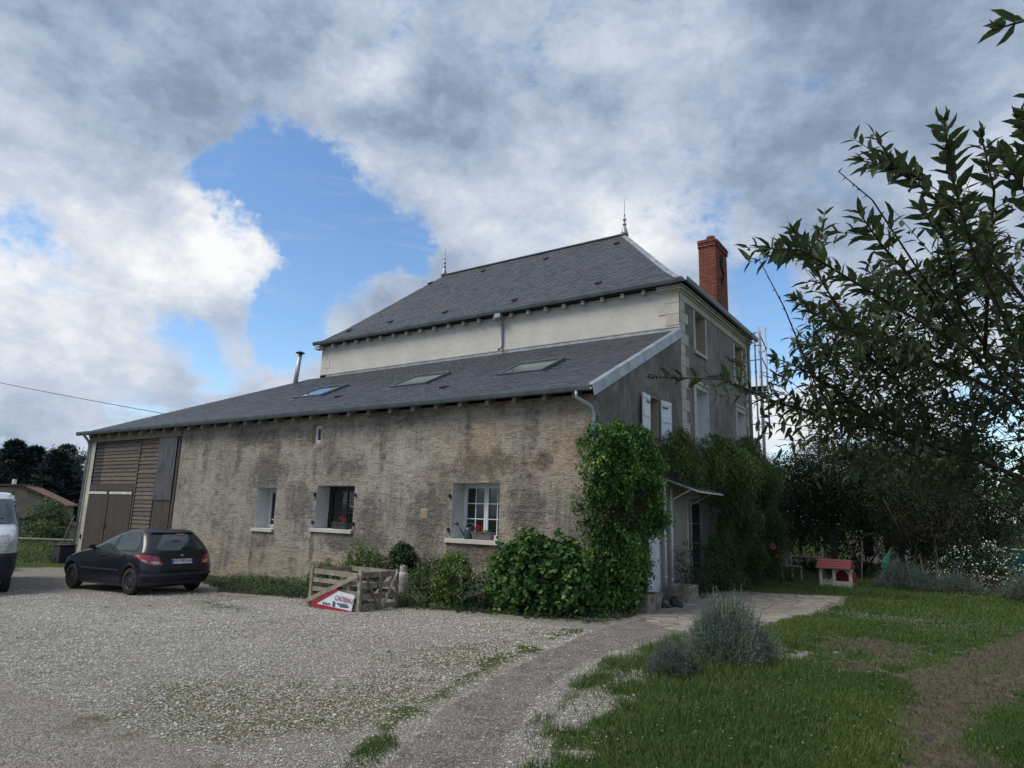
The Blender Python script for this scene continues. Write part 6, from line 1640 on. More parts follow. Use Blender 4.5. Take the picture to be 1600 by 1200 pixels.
# --- climber 2, wisteria over the far half of the gable
def c2(n):
    poly = [(5.3, .0), (5.3, .7), (6.0, 1.2), (6.1, 2.1), (5.6, 2.6), (4.4, 2.95), (3.55, 3.05), (3.0, 3.35), (2.75, 3.75), (3.3, 4.0), (4.4, 4.05), (5.4, 3.95), (6.1, 4.2), (6.9, 3.95), (8.2, 4.3), (10, 4.15), (11.0, 4.1), (11.6, 3.8), (11.9, 3.0), (11.9, 1.5), (11.7, .0)]
    y = rng.uniform(2.6, 13, n * 2); z = rng.uniform(0, 4.4, n * 2)
    w_ = fbm_np(y, z, 1.1, 4, 71) - .5; s = sdf(poly, y, z) + w_ * .45
    k = s > 0; y, z, s, w_ = y[k], z[k], s[k], w_[k]
    th = np.clip(.15 + .62 * np.sqrt(np.clip(s / .9, 0, 1)) + w_ * 1.8 + .35 * np.exp(-((z - 3.2) / .8) ** 2) * (y > 5), .1, 1.5)
    th = np.where((z > 3) & (y < 5), np.minimum(th, .55), th)
    th = np.where((y < 5.6) & (z < 1.5), np.minimum(th, .6), th)
    u = rng.uniform(.4, 1, len(y)) ** .6
    P = np.stack([th * u, y, z], 1)
    D = unit(np.stack([np.full(len(y), .8), -.45 + rng.normal(scale=.4, size=len(y)), rng.normal(scale=.35, size=len(y))], 1))
    g_ = fbm_np(y, z, 1.8, 3, 74) - .5
    return P, D, np.clip(.26 + .4 * (u - .6) + g_ * 1.4 + .25 * (z > 3.2), 0, 1)  # outer and upper leaves tinted lighter, painting in how light catches them
climber('large dark green wisteria hanging over the far half of the gable', 'wisteria', c2, 8200, (.2, .42), L['wisteria'],
        dict(n=11, droop=.95, out=.8, Lf=.10, Wf=.036, shape='leaf', tvar=.14, pair=True), (.3, 8, 0), .07,
        [[(.3, 8.8, 0), (.2, 8.6, 1.6), (.18, 8.2, 3.0), (.15, 5.5, 3.6), (.1, 3.6, 3.7)], [(.3, 9.2, 0), (.2, 9.8, 2), (.15, 11.5, 3.6)]])
# dark rose bush beside the french window
t = ell_shrub('rose_bush', 'dark leafy rose bush trained beside the french window', 'bush', (.5, 4.3, .62), (.38, .62, .78), 420, L['dark'], .055, .038, 'leaf', 5, (.12, .35), .2, .3, seed=1)
t = ell_shrub('rose_bush', 'slender rose bush with one pink bloom at the far end of the wisteria', 'bush', (1.35, 10.6, .62), (.42, .5, .62), 240, L['weed'], .06, .04, 'leaf', 5, (.15, .4), .1, .3, seed=2)
q = 70; d_ = rdir(q); leaf_obj('rose_bloom', [leaves_np(np.array((1.12, 9.75, 1.12)) + d_ * .05, d_, rng.normal(size=(q, 3)), np.full(q, .05), np.full(q, .045), rng.random(q), 'round')], M['petal_pink'], t)
d_ = rdir(30); leaf_obj('rose_bloom', [leaves_np(np.array((1.20, 9.9, .82)) + d_ * .03, d_, rng.normal(size=(30, 3)), np.full(30, .03), np.full(30, .03), rng.random(30), 'round')], M['petal_red'], t)

# --- bed in front of the long wall
ell_shrub('broadleaf_shrub', 'big rounded shrub with broad green leaves left of the corner climber', 'bush', (-.78, -.95, .62), (1.0, .62, .82), 1800, L['bush'], .115, .105, 'round', 5, (.12, .30), .6, .5, lump=.22, seed=3, tip=.15)
ell_shrub('yellow_green_shrub', 'light yellow green bushy shrub beside the broad leaved shrub', 'bush', (-2.65, -1.25, .5), (.34, .35, .52), 640, L['lime'], .07, .045, 'leaf', 6, (.1, .25), .2, .5, seed=4)
ell_shrub('mixed_shrub', 'loose brownish green shrub directly right of the gas bottle', 'bush', (-3.45, -.95, .38), (.46, .40, .46), 800, L['weed'], .07, .04, 'leaf', 6, (.12, .3), .3, .4, seed=5)
ell_shrub('round_dark_shrub', 'small round dark green shrub against the wall above the gas bottle', 'bush', (-4.98, -.32, .80), (.27, .25, .34), 520, L['dark'], .075, .06, 'leaf', 5, (.06, .15), .4, .5, lump=.12, seed=6)
ell_shrub('euphorbia_clump', 'yellow green leafy clump rising behind the crate', 'plant', (-5.9, -.75, .55), (.40, .3, .42), 300, L['lime'], .10, .035, 'leaf', 8, (.15, .35), .1, .2, seed=7, tip=.9)
ell_shrub('leafy_clump', 'darker leafy clump behind the crate, nearest the round shrub', 'plant', (-5.25, -.7, .42), (.34, .28, .36), 260, L['weed'], .09, .04, 'leaf', 6, (.12, .3), .2, .2, seed=8, tip=.6)
ell_shrub('fern_clump', 'bright green weedy clump at the left end of the crate', 'plant', (-5.75, -2.0, .30), (.32, .25, .38), 380, L['bush'], .09, .035, 'leaf', 8, (.12, .35), .5, .2, seed=9, tip=.7)
ell_shrub('dark_weed_clump', 'dark low clump between the light shrub and the broad leaved shrub', 'plant', (-2.0, -1.2, .25), (.36, .35, .34), 300, L['dark'], .08, .035, 'leaf', 6, (.12, .3), .5, .2, seed=10)
# acanthus like plant: a few very large leaves
t = thing('acanthus', (-3.05, -1.75, hz(-3.05, -1.75)), 'pale grey green plant with a few large drooping leaves at the gravel edge', 'plant')
n = 11; O = np.tile((-3.05, -1.75, hz(-3.05, -1.75)), (n, 1)) + rng.normal(scale=.04, size=(n, 3)) * (1, 1, 0)
D = rdir(n, 1.2, .8)
leaf_obj('leaves', [leaves_np(O, D, np.tile((0, 0, 1.), (n, 1)), rng.uniform(.28, .46, n), rng.uniform(.08, .13, n), rng.uniform(.4, .9, n), 'lance')], leaf_mat('pale_acanthus_leaf', (.05, .085, .05), (.12, .17, .10), (.22, .26, .17)), t)
# upright dry stalks
ps = []; 
for k in range(46):
    x_, y_ = rng.uniform(-4.3, -1.7), rng.uniform(-1.6, -.6); z_ = hz(x_, y_); h_ = rng.uniform(.25, .75); ps.append([(x_, y_, z_), (x_ + rng.normal() * .05, y_ + rng.normal() * .04, z_ + h_ * .6), (x_ + rng.normal() * .1, y_ + rng.normal() * .06, z_ + h_)])
o = stems('dry_stalks', ps, .006, .003, M['log'], None, 4); tag(o, 'thin dry upright stalks standing among the shrubs in the bed', 'stalks', kind='stuff')
# low weeds along the wall and gravel edge
xs = rng.uniform(-11.5, .5, 4400); ys = rng.uniform(-2.7, -.1, 4400)
be = sdf(BED, xs, ys) + (fbm_np(xs, ys, 2, 4, 5) - .5) * .4; dens = fbm_np(xs, ys, 1.4, 3, 6)
k = (be > -.05) & (rng.random(4400) < dens * 1.7); xs, ys, be = xs[k], ys[k], be[k]; n = len(xs)
hh = (.10 + .28 * np.clip(be, 0, .6) / .6) * rng.uniform(.5, 1.3, n) * np.where(xs < -5.6, 1.0, .7)
P = np.stack([xs, ys, height(xs, ys)], 1)
tt = np.clip(.35 + (fbm_np(xs, ys, 1.1, 3, 9) - .5) * 2.2, 0, 1)
o = leaf_obj('low_weeds', [shoots(P, rdir(n, 1.2, .6), hh, 8, .4, .9, .065, .028, 'leaf', tint0=tt, tvar=.15)], L['weed'])
tag(o, 'low mixed weeds growing along the foot of the long wall', 'weeds', kind='stuff')
xs = rng.uniform(-.4, .8, 300); ys = rng.uniform(-1.5, .2, 300); P = np.stack([xs, ys, height(xs, ys)], 1)
o = leaf_obj('corner_weeds', [shoots(P, rdir(300, 1, .6), rng.uniform(.08, .22, 300), 7, .4, .9, .05, .025, 'leaf')], L['weed']); tag(o, 'low weeds at the foot of the corner climber', 'weeds', kind='stuff')

# --- lavenders: many fine upright spikes
def lavender(name, label, c, r, h_, n, mat, seed, bw=.0075, leafn=9):
    rg = np.random.default_rng(seed); g0 = hz(*c); t = thing(name, (c[0], c[1], g0), label, 'lavender')
    a = rg.uniform(0, 6.283, n); q = np.sqrt(rg.random(n)); 
    lump = 1 + .7 * (fbm_np(np.cos(a) * 2 + 5, np.sin(a) * 2 + 5 + q, 1.3, 3, seed) - .5)
    base = np.stack([c[0] + np.cos(a) * q * r * .35, c[1] + np.sin(a) * q * r * .35, np.full(n, g0)], 1)
    tip = np.stack([c[0] + np.cos(a) * q * r * lump, c[1] + np.sin(a) * q * r * lump, g0 + h_ * (1 - .86 * q ** 2.3) * rg.uniform(.66, 1.14, n) * lump], 1)
    d = tip - base; ln = np.linalg.norm(d, axis=1); d = unit(d)
    # the visible upper third carries the leaves
    O = base + d * (ln * .62)[:, None]; D = unit(d + np.stack([rg.normal(scale=.14, size=n), rg.normal(scale=.14, size=n), np.full(n, .35)], 1))
    tint = np.clip(rg.normal(.45, .2, n) + (q - .5) * .2, 0, 1)
    leaf_obj('foliage', [shoots(O, D, ln * .42, leafn, -.1, .55, .045, bw, 'diamond', tint0=tint, tvar=.15, taper=.3)], mat, t)
    k = rg.random(n) < .25
    leaf_obj('spikes', [leaves_np(O[k], D[k], rg.normal(size=(k.sum(), 3)), ln[k] * .52, np.full(k.sum(), bw * .8), tint[k], 'diamond')], mat, t)
    ps = [[tuple(base[i]), tuple(base[i] + d[i] * ln[i] * .7)] for i in range(0, n, max(1, n // 60))]
    stems('stems', ps, .008, .004, M['twig'], t, 4)
    return t
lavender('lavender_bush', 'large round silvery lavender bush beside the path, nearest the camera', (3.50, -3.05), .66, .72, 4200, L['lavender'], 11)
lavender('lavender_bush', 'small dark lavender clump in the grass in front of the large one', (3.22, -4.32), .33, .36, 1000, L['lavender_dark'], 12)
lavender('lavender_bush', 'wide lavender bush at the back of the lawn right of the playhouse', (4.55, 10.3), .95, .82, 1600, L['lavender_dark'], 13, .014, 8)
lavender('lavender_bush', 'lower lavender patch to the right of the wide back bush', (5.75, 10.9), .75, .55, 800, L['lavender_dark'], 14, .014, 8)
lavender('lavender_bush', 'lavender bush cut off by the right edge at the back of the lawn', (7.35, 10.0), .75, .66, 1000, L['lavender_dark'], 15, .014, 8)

# --- trees behind the garden
def tree(name, label, base, trunk_h, crowns, leaf, nper, Lf, Wf, shape='leaf', nl=6, Ls=(.3, .7), group=None, tr=.14, droop=.4, lump=.3, seed=0, shell=.35, cat='tree'):
    rg = np.random.default_rng(100 + seed); g0 = hz(*base); t = thing(name, (base[0], base[1], g0), label, cat, group)
    fork = np.array((base[0], base[1], g0 + trunk_h))
    stems('trunk', [[(base[0], base[1], g0 - .1), (base[0] + .05, base[1], g0 + trunk_h * .5), tuple(fork)]], tr, tr * .7, M['bark'], t, 8)
    ps, parts = [], []
    for (dx, dy, dz, rx, ry, rz) in crowns:
        c = np.array((base[0] + dx, base[1] + dy, g0 + dz)); mid_ = (fork + c) / 2 + rg.normal(scale=.15, size=3)
        ps.append([tuple(fork), tuple(mid_), tuple(c)])
        for q in range(4): ps.append([tuple(mid_), tuple((mid_ + c) / 2 + rg.normal(scale=.2, size=3)), tuple(c + rdir(1)[0] * np.array((rx, ry, rz)) * .8)])
        n_ = int(nper * (rx * ry + ry * rz + rx * rz) / 3)
        P, Nn, k = ell_surface(c, (rx, ry, rz), n_, shell)
        ln = fbm_np(P[:, 0] + P[:, 2] * .7 + seed, P[:, 1] + P[:, 2], .9, 3, 50 + seed) - .5
        P = c + (P - c) * (1 + lump * 2 * ln)[:, None]
        D = unit(Nn + rng.normal(scale=.5, size=P.shape) + np.array((0, 0, .15)))
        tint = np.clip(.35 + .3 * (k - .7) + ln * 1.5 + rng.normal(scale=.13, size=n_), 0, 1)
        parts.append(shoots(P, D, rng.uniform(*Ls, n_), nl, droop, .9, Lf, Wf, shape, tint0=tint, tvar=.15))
    stems('limbs', ps, tr * .45, .015, M['bark'], t, 5)
    leaf_obj('crown', parts, leaf, t); return t
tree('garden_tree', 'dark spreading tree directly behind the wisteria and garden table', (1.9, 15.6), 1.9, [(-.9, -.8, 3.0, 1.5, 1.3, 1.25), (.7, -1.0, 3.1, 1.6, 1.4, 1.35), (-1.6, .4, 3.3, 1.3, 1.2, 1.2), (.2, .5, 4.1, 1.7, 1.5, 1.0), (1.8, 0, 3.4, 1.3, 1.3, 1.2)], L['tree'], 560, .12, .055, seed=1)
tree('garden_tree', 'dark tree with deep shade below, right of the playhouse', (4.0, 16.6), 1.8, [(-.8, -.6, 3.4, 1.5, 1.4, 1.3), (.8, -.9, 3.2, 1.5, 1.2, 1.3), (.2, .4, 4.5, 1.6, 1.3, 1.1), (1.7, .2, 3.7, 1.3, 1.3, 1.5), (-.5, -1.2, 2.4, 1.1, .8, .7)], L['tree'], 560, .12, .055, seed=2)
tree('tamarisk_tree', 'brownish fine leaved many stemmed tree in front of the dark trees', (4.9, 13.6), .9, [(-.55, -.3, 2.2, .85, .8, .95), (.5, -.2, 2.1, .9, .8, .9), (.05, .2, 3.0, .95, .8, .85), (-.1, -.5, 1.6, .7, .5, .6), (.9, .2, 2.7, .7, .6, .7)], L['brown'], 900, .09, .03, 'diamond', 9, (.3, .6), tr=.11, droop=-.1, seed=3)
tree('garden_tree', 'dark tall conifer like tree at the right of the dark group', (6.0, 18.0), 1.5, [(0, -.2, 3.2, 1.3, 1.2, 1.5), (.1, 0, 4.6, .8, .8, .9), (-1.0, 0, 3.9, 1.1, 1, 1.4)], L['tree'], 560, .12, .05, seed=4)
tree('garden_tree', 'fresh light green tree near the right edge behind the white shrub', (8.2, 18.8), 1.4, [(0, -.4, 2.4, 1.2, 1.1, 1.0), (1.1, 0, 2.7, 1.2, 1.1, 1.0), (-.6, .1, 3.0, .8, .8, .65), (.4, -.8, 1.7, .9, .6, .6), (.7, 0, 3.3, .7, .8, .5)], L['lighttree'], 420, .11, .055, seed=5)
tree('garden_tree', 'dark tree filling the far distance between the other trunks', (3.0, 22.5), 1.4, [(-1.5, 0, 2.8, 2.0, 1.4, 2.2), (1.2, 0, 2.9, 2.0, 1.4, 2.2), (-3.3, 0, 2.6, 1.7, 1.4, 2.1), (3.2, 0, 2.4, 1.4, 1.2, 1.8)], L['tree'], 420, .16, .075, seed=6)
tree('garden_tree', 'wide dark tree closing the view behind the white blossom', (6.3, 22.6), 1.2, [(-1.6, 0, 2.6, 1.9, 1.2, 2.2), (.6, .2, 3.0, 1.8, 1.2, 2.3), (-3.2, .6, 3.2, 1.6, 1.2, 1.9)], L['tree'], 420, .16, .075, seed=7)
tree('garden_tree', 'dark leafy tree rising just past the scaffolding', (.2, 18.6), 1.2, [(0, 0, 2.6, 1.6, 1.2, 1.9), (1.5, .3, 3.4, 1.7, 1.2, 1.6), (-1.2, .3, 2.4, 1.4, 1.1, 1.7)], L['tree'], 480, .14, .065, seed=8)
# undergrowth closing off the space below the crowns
for i, (c, r, lb, n_) in enumerate((((.7, 17.2, .9), (1.8, .8, 1.3), 'shaded hedge bush behind the garden table', 900), ((4.7, 18.6, .8), (1.3, .7, 1.2), 'shaded hedge bush behind the folded parasol', 640),
                          ((5.9, 16.2, .65), (1.4, .7, 1.0), 'shaded hedge bush behind the tamarisk stems', 600), ((-1.2, 16.0, 1.0), (1.5, .8, 1.5), 'dark bush just beyond the far end of the house', 700),
                          ((2.4, 19.5, .9), (1.4, .7, 1.4), 'shaded hedge bush right behind the playhouse', 700))):
    ell_shrub('hedge_bush', lb, 'bush', c, r, n_, L['tree'], .12, .055, 'leaf', 6, (.2, .5), .3, .3, seed=20 + i, group='shaded bushes below the garden trees')
# white flowering shrub
t = ell_shrub('flowering_shrub', 'spreading shrub dotted with white blossom near the right edge', 'bush', (6.35, 13.3, .62), (1.25, .9, .78), 620, L['dark'], .07, .045, 'leaf', 5, (.15, .4), .5, .4, seed=30)
P, Nn, k = ell_surface((6.35, 13.3, hz(6.35, 13.3) + .66), (1.30, .98, .84), 620, .8); cl = fbm_np(P[:, 0] * 2, P[:, 2] * 2 + P[:, 1], 1.5, 3, 80) > .47; P = P[cl]
q = len(P); parts = [leaves_np(P + rng.normal(scale=.05, size=P.shape), rdir(q), rng.normal(size=(q, 3)), np.full(q, .045), np.full(q, .04), rng.random(q), 'round') for _ in range(2)]
leaf_obj('blossom', parts, M['petal_white'], t)
ell_shrub('ground_cover_bush', 'low reddish brown ground cover bush in front of the white blossom', 'bush', (6.3, 11.9, .12), (1.3, .5, .26), 420, L['redbrown'], .05, .03, 'leaf', 6, (.1, .25), .2, .2, seed=31, stem=False)
ell_shrub('small_bush', 'young light green bush growing by the right edge at mid height', 'bush', (8.0, 14.2, 1.0), (.7, .6, 1.0), 260, L['lighttree'], .09, .05, 'leaf', 6, (.2, .5), .3, .2, seed=32)
# weeds at the far side of the lawn
xs = rng.uniform(.4, 8.5, 1300); ys = 9.4 + rng.normal(scale=.6, size=1300) + (xs > 3.5) * .8; k = ~((xs > 2.25) & (xs < 3.3) & (ys > 9.4) & (ys < 10.9)); xs, ys = xs[k], ys[k]; n = len(xs)
P = np.stack([xs, ys, height(xs, ys)], 1)
o = leaf_obj('border_weeds', [shoots(P, rdir(n, 1.4, .5), rng.uniform(.08, .26, n), 7, .3, .8, .06, .018, 'leaf', tint0=np.clip(fbm_np(xs, ys, 1, 3, 4) * 1.1, 0, 1))], L['weed'])
tag(o, 'weeds and long grass along the back border of the lawn', 'weeds', kind='stuff')

# pale building and pool glimpsed behind the trees
hb = thing('outbuilding', (5, 27, 0), 'pale low outbuilding glimpsed between the trunks on the right', 'building')
MB().box(1.0, 3.4, 26.0, 30, -.1, 1.95).build('wall', M['pale_wall'], hb)
MB().prism([(.8, 25.8, 1.95), (.8, 30.2, 1.95), (.8, 28, 3.0)], (2.8, 0, 0)).build('roof', M['rooftile'], hb)
MB().box(1.7, 2.1, 25.96, 25.998, .4, 1.3).build('window', M['glass'], hb)
hb = thing('caravan', (6.9, 24, 0), 'pale lilac caravan glimpsed behind the white blossom', 'caravan')
MB().box(6.0, 8.1, 23.0, 25.5, .35, 2.1).build('body', M['pale_wall'], hb, bevel=.12)
MB().box(6.4, 7.2, 22.96, 22.998, 1.2, 1.75).build('window', M['glass'], hb)
MB().box(6.6, 7.1, 23.0, 25.4, 0, .35).build('axle_box', M['trim'], hb)
pb = thing('garden_pool', (9.0, 21.3, 0), 'round above ground pool with blue wall at the right edge', 'pool')
MB().tube([(9.2, 21.5, 0), (9.2, 21.5, 1.05)], 1.7, 32).build('pool_wall', M['pool_blue'], pb)
MB().lathe([(1.72, 0), (1.74, .05), (1.68, .06)], (9.2, 21.5, 1.03), 32).build('pool_rim', M['white'], pb)

# --- buddleia in the right foreground
BR = [[(7.02, -7.57, 2.09), (6.59, -8.49, 2.65), (6.42, -9.18, 2.97), (6.37, -9.51, 3.18), (6.36, -9.67, 3.33)],
[(7.02, -7.74, 2.28), (6.61, -8.66, 2.89), (6.39, -9.12, 3.14), (6.26, -9.35, 3.25), (6.17, -9.49, 3.29), (6.08, -9.61, 3.29)],
[(7.12, -7.26, 2.11), (6.5, -8.19, 2.69), (6.11, -8.99, 2.84), (5.93, -9.38, 2.92), (5.82, -9.59, 2.97), (5.73, -9.71, 2.95)],
[(6.5, -7.93, 2.63), (6.23, -8.69, 2.97), (6.09, -9.18, 3.08), (6.03, -9.37, 3.17)],
[(6.98, -7.28, 2.33), (6.44, -7.97, 2.63), (6.07, -8.51, 2.77), (5.81, -8.82, 2.85), (5.69, -9.05, 2.92)],
[(6.35, -8.45, 2.82), (6.18, -9.0, 3.08), (6.08, -9.35, 3.23), (5.98, -9.55, 3.3)],
[(5.78, -8.11, 2.36), (5.68, -8.6, 2.59), (5.64, -9.08, 2.89), (5.58, -9.28, 3.08)],
[(6.99, -6.34, 2.02), (6.36, -7.09, 2.3), (5.97, -7.62, 2.41), (5.64, -8.11, 2.48), (5.42, -8.4, 2.54), (5.21, -8.69, 2.64), (4.9, -8.91, 2.64)],
[(7.02, -7.91, 2.46), (6.75, -8.71, 2.97), (6.61, -9.22, 3.19), (6.54, -9.41, 3.26)],
[(7.29, -5.32, 1.71), (6.51, -6.24, 2.3), (6.0, -6.9, 2.56), (5.58, -7.44, 2.62)],
[(7.35, -4.73, 1.49), (6.34, -5.82, 2.13), (5.86, -6.43, 2.3), (5.4, -6.9, 2.41)],
[(6.89, -9.58, 3.43), (6.71, -9.79, 3.52), (6.6, -9.92, 3.49), (6.55, -9.95, 3.47)],
[(7.02, -8.08, 2.69), (6.81, -8.7, 3.12), (6.69, -9.1, 3.4), (6.63, -9.27, 3.47)],
[(6.62, -7.57, 2.54), (6.36, -8.47, 2.95), (6.33, -8.91, 3.14), (6.25, -9.11, 3.24)],
[(6.15, -7.66, 2.55), (5.92, -8.24, 2.78), (5.8, -8.87, 3.03), (5.73, -9.21, 3.21)],
[(5.97, -7.62, 2.41), (5.75, -8.07, 2.6), (5.59, -8.33, 2.72), (5.48, -8.54, 2.76)],
[(6.45, -8.11, 2.75), (6.49, -8.79, 3.09), (6.52, -9.06, 3.28), (6.49, -9.24, 3.45)]]
BARE = {5, 6}
bud = thing('butterfly_bush', (8.3, -7.0, hz(8.3, -7)), 'dark leaved butterfly bush arching in from the right foreground', 'bush')
root = (8.3, -7.0, hz(8.3, -7.0) - .05)
ps, thick = [], []
for b in BR:
    s = b[0]
    if s[0] > 6.85: thick.append([root, ((root[0] * .7 + s[0] * .3), root[1] * .7 + s[1] * .3, s[2] * .45), ((root[0] + s[0]) / 2 - .1, (root[1] + s[1]) / 2, s[2] * .8), s])
    ps.append(b)
stems('stems', thick, .035, .018, M['twig'], bud, 7)
m = MB()
for i, b in enumerate(ps):
    n = len(b); r0_, r1_ = (.006, .002) if i in BARE else ((.016, .004) if i in (9, 10, 7) else (.010, .003))
    m.tube(b, [r0_ + (r1_ - r0_) * k / (n - 1) for k in range(n)], 6)
m.build('branches', M['twig'], bud, smooth=True)
def catmull(b, n=24):
    b = np.array(b); t = np.linspace(0, 1, n) * (len(b) - 1); i = np.clip(t.astype(int), 0, len(b) - 2); f = (t - i)[:, None]
    return b[i] * (1 - f) + b[i + 1] * f
parts = []; side = []; rb = np.random.default_rng(5)
CAMP = np.array((6.323, -12.434, 1.845))
for i, b in enumerate(BR):
    if i in BARE:
        q = catmull(b, 30); P = q[3:]; k = len(P)
        side += [[tuple(P[j]), tuple(P[j] + rdir(1)[0] * .02)] for j in range(0, k, 2)]; continue
    q = catmull(b, 60); L_ = np.linalg.norm(np.diff(q, axis=0), axis=1).sum()
    tan = unit(np.gradient(q, axis=0))
    # leaf pairs along the outer two thirds
    n_ = int(L_ * .75 / .068); idx = np.linspace(18, 59, n_).astype(int)
    for j, a in enumerate(idx):
        f = (a - 18) / 41; tg = tan[a]; e1 = unit(np.cross(tg, (0, 0, 1.))); e2 = np.cross(tg, e1); ph = (j % 2) * 1.57 + rb.normal(scale=.3)
        for s_ in (1, -1):
            if rb.random() < .12: continue
            sd_ = (e1 * math.cos(ph) + e2 * math.sin(ph)) * s_
            d = tg * .75 + sd_ * .9 + np.array((0, 0, .25)) + rb.normal(scale=.12, size=3)
            ln = rb.uniform(.085, .13) * (.75 if f > .93 else 1) * (1 - .1 * f)
            parts.append((q[a], d, np.array((0, 0, 1.)) + sd_ * .3 + rb.normal(scale=.3, size=3), ln, ln * rb.uniform(.29, .40), np.clip(rb.normal(.4, .2), 0, 1)))
    # tuft at the tip
    for k in range(5):
        d = tan[-1] + rdir(1)[0] * .55 + np.array((0, 0, .2)); ln = rb.uniform(.05, .085)
        parts.append((q[-1], d, rdir(1)[0] + (0, 0, .5), ln, ln * .3, rb.uniform(.3, .8)))
    # side twigs
    for k in range(int(L_ / .34)):
        a = rb.integers(6, 50); d = unit(tan[a] * .8 + rdir(1)[0] * .9 + np.array((0, 0, .3))); ln = rb.uniform(.12, .32)
        e = q[a] + d * ln; side.append([tuple(q[a]), tuple(q[a] + d * ln * .5 + (0, 0, .01)), tuple(e)])
        e1 = unit(np.cross(d, (0, 0, 1.))); e2 = np.cross(d, e1)
        for j in range(int(ln / .04)):
            pp = q[a] + d * (j + 1) * .04; ph = (j % 2) * 1.57
            for s_ in (1, -1):
                sd_ = (e1 * math.cos(ph) + e2 * math.sin(ph)) * s_
                l2 = rb.uniform(.055, .09)
                parts.append((pp, d * .7 + sd_ + np.array((0, 0, .1)) + rb.normal(scale=.15, size=3), np.array((0, 0, 1.)) + rb.normal(scale=.4, size=3), l2, l2 * rb.uniform(.24, .32), np.clip(rb.normal(.4, .2), 0, 1)))
A = [np.array([p[k] for p in parts]) for k in range(6)]
lv = [leaves_np(A[0], A[1], A[2], A[3], A[4], A[5], 'lance')]
EL = [(6.28, -7.76, 2.84, .66), (5.85, -8.01, 2.68, .42), (6.64, -8.0, 2.95, .5), (6.14, -8.0, 2.97, .36), (5.86, -8.35, 2.86, .22), (6.68, -6.7, 2.56, .85), (5.62, -8.12, 2.46, .22),
      (6.38, -8.6, 3.08, .26), (6.01, -7.13, 2.45, .55), (6.9, -7.4, 2.3, .55), (5.75, -7.5, 2.42, .3)]
for (x_, y_, z_, r_) in EL:
    n_ = int(250 * r_ ** 2.1) + 9
    P, Nn, k = ell_surface((x_, y_, z_), (r_, r_, r_ * .85), n_, .2)
    D = unit(np.array((-.55, -.45, .75)) + rb.normal(scale=.6, size=P.shape))
    Ls_ = rb.uniform(.16, .36, n_)
    sh_ = shoots(P, D, Ls_, 10, .3, 1.0, .088, .029, 'lance', pair=True, tint0=np.clip(rb.normal(.38, .16, n_), 0, 1), tvar=.15, taper=.3)
    lv.append(sh_)
    for j in range(n_): side.append([tuple(P[j] - D[j] * .12), tuple(P[j] + D[j] * Ls_[j])])
leaf_obj('leaves', lv, L['buddleia'], bud)
stems('twigs', side, .0035, .0015, M['twig'], bud, 3)
# spent flower heads
def panicle(a, b, n_, r_):
    a, b = np.array(a), np.array(b); t_ = rb.random(n_) ** .8; P = a + (b - a) * t_[:, None] + rdir(n_) * (r_ * (1 - .5 * t_))[:, None] * rb.random(n_)[:, None]
    leaf_obj('spent_flower', [leaves_np(P, rdir(n_), rdir(n_), np.full(n_, .011), np.full(n_, .008), rb.random(n_) * .6, 'leaf')], L['redbrown'], bud)
panicle((6.20, -9.45, 3.28), (6.15, -9.52, 3.29), 150, .024); panicle((6.27, -9.40, 3.25), (6.22, -9.46, 3.26), 150, .026); panicle((6.37, -9.6, 3.22), (6.36, -9.62, 3.27), 90, .016)
panicle((5.02, -8.84, 2.63), (4.86, -8.93, 2.645), 240, .020); panicle((5.30, -8.55, 2.72), (5.22, -8.62, 2.78), 160, .02)
stems('flower_stalks', [[(6.26, -9.35, 3.25), (6.15, -9.52, 3.30), (6.06, -9.62, 3.31)], [(6.17, -9.46, 3.28), (6.12, -9.56, 3.32), (6.10, -9.60, 3.345)]], .003, .0015, M['twig'], bud, 4)

# ================================================================== LEFT BACKGROUND
fb = thing('neighbour_barn', (-64, 13, -1.6), 'distant tan farm building with terracotta roof and outside stair at far left', 'building')
def fw(u, v, z):   # gable end faces the yard; u along it
    a = Vector((.5, .866, 0)).normalized(); b = Vector((-.866, .5, 0)).normalized()
    p = Vector((-63.9, 13.0, 0)) + a * u + b * v; return (p.x, p.y, z)
MB().prism([fw(-3.1, 0, -2), fw(3.1, 0, -2), fw(3.1, 0, 1.5), fw(0, 0, 3.1), fw(-3.1, 0, 2.9)], tuple(Vector(fw(0, 9, 0)) - Vector(fw(0, 0, 0)))).build('wall', M['distant_wall'], fb)
rf = MB().prism([fw(-.2, -.3, 3.12), fw(3.45, -.3, 1.42), fw(3.45, -.3, 1.56), fw(-.2, -.3, 3.30)], tuple(Vector(fw(0, 9.6, 0)) - Vector(fw(0, 0, 0)))).build('roof', M['rooftile'], fb)
MB().prism([fw(.0, -.3, 3.13), fw(.0, -.3, 3.3), fw(-3.6, -.3, 3.18), fw(-3.6, -.3, 3.02)], tuple(Vector(fw(0, 9.6, 0)) - Vector(fw(0, 0, 0)))).build('roof', M['rooftile'], fb)
for k in range(12): MB().bar(fw(-.1 + k * .3, -.33, 3.30 - k * .1425), fw(.16 + k * .3, -.33, 3.18 - k * .1425), .10, .10).build('roof_tile', M['rooftile'], rf)
MB().box(*(lambda p: (p[0] - .13, p[0] + .13, p[1] - .13, p[1] + .13, 3.0, 3.75))(fw(-.9, 1.5, 0))).build('chimney', M['white'], fb)
MB().bar(fw(-1.5, -.5, 1.0), fw(1.6, -.5, -1.2), .1, .12).bar(fw(-1.5, -.5, 1.7), fw(1.6, -.5, -.5), .05, .06).bar(fw(-1.5, -.5, 1.0), fw(-1.5, -.5, 1.7), .05, .05, (1, 0, 0)).build('stair_rail', M['dark_metal'], fb)
for k in range(8): MB().bar(fw(-1.4 + k * .38, -.9, .95 - k * .27), fw(-1.4 + k * .38, -.1, .95 - k * .27), .36, .08).build('step', M['stone_grey'], fb)
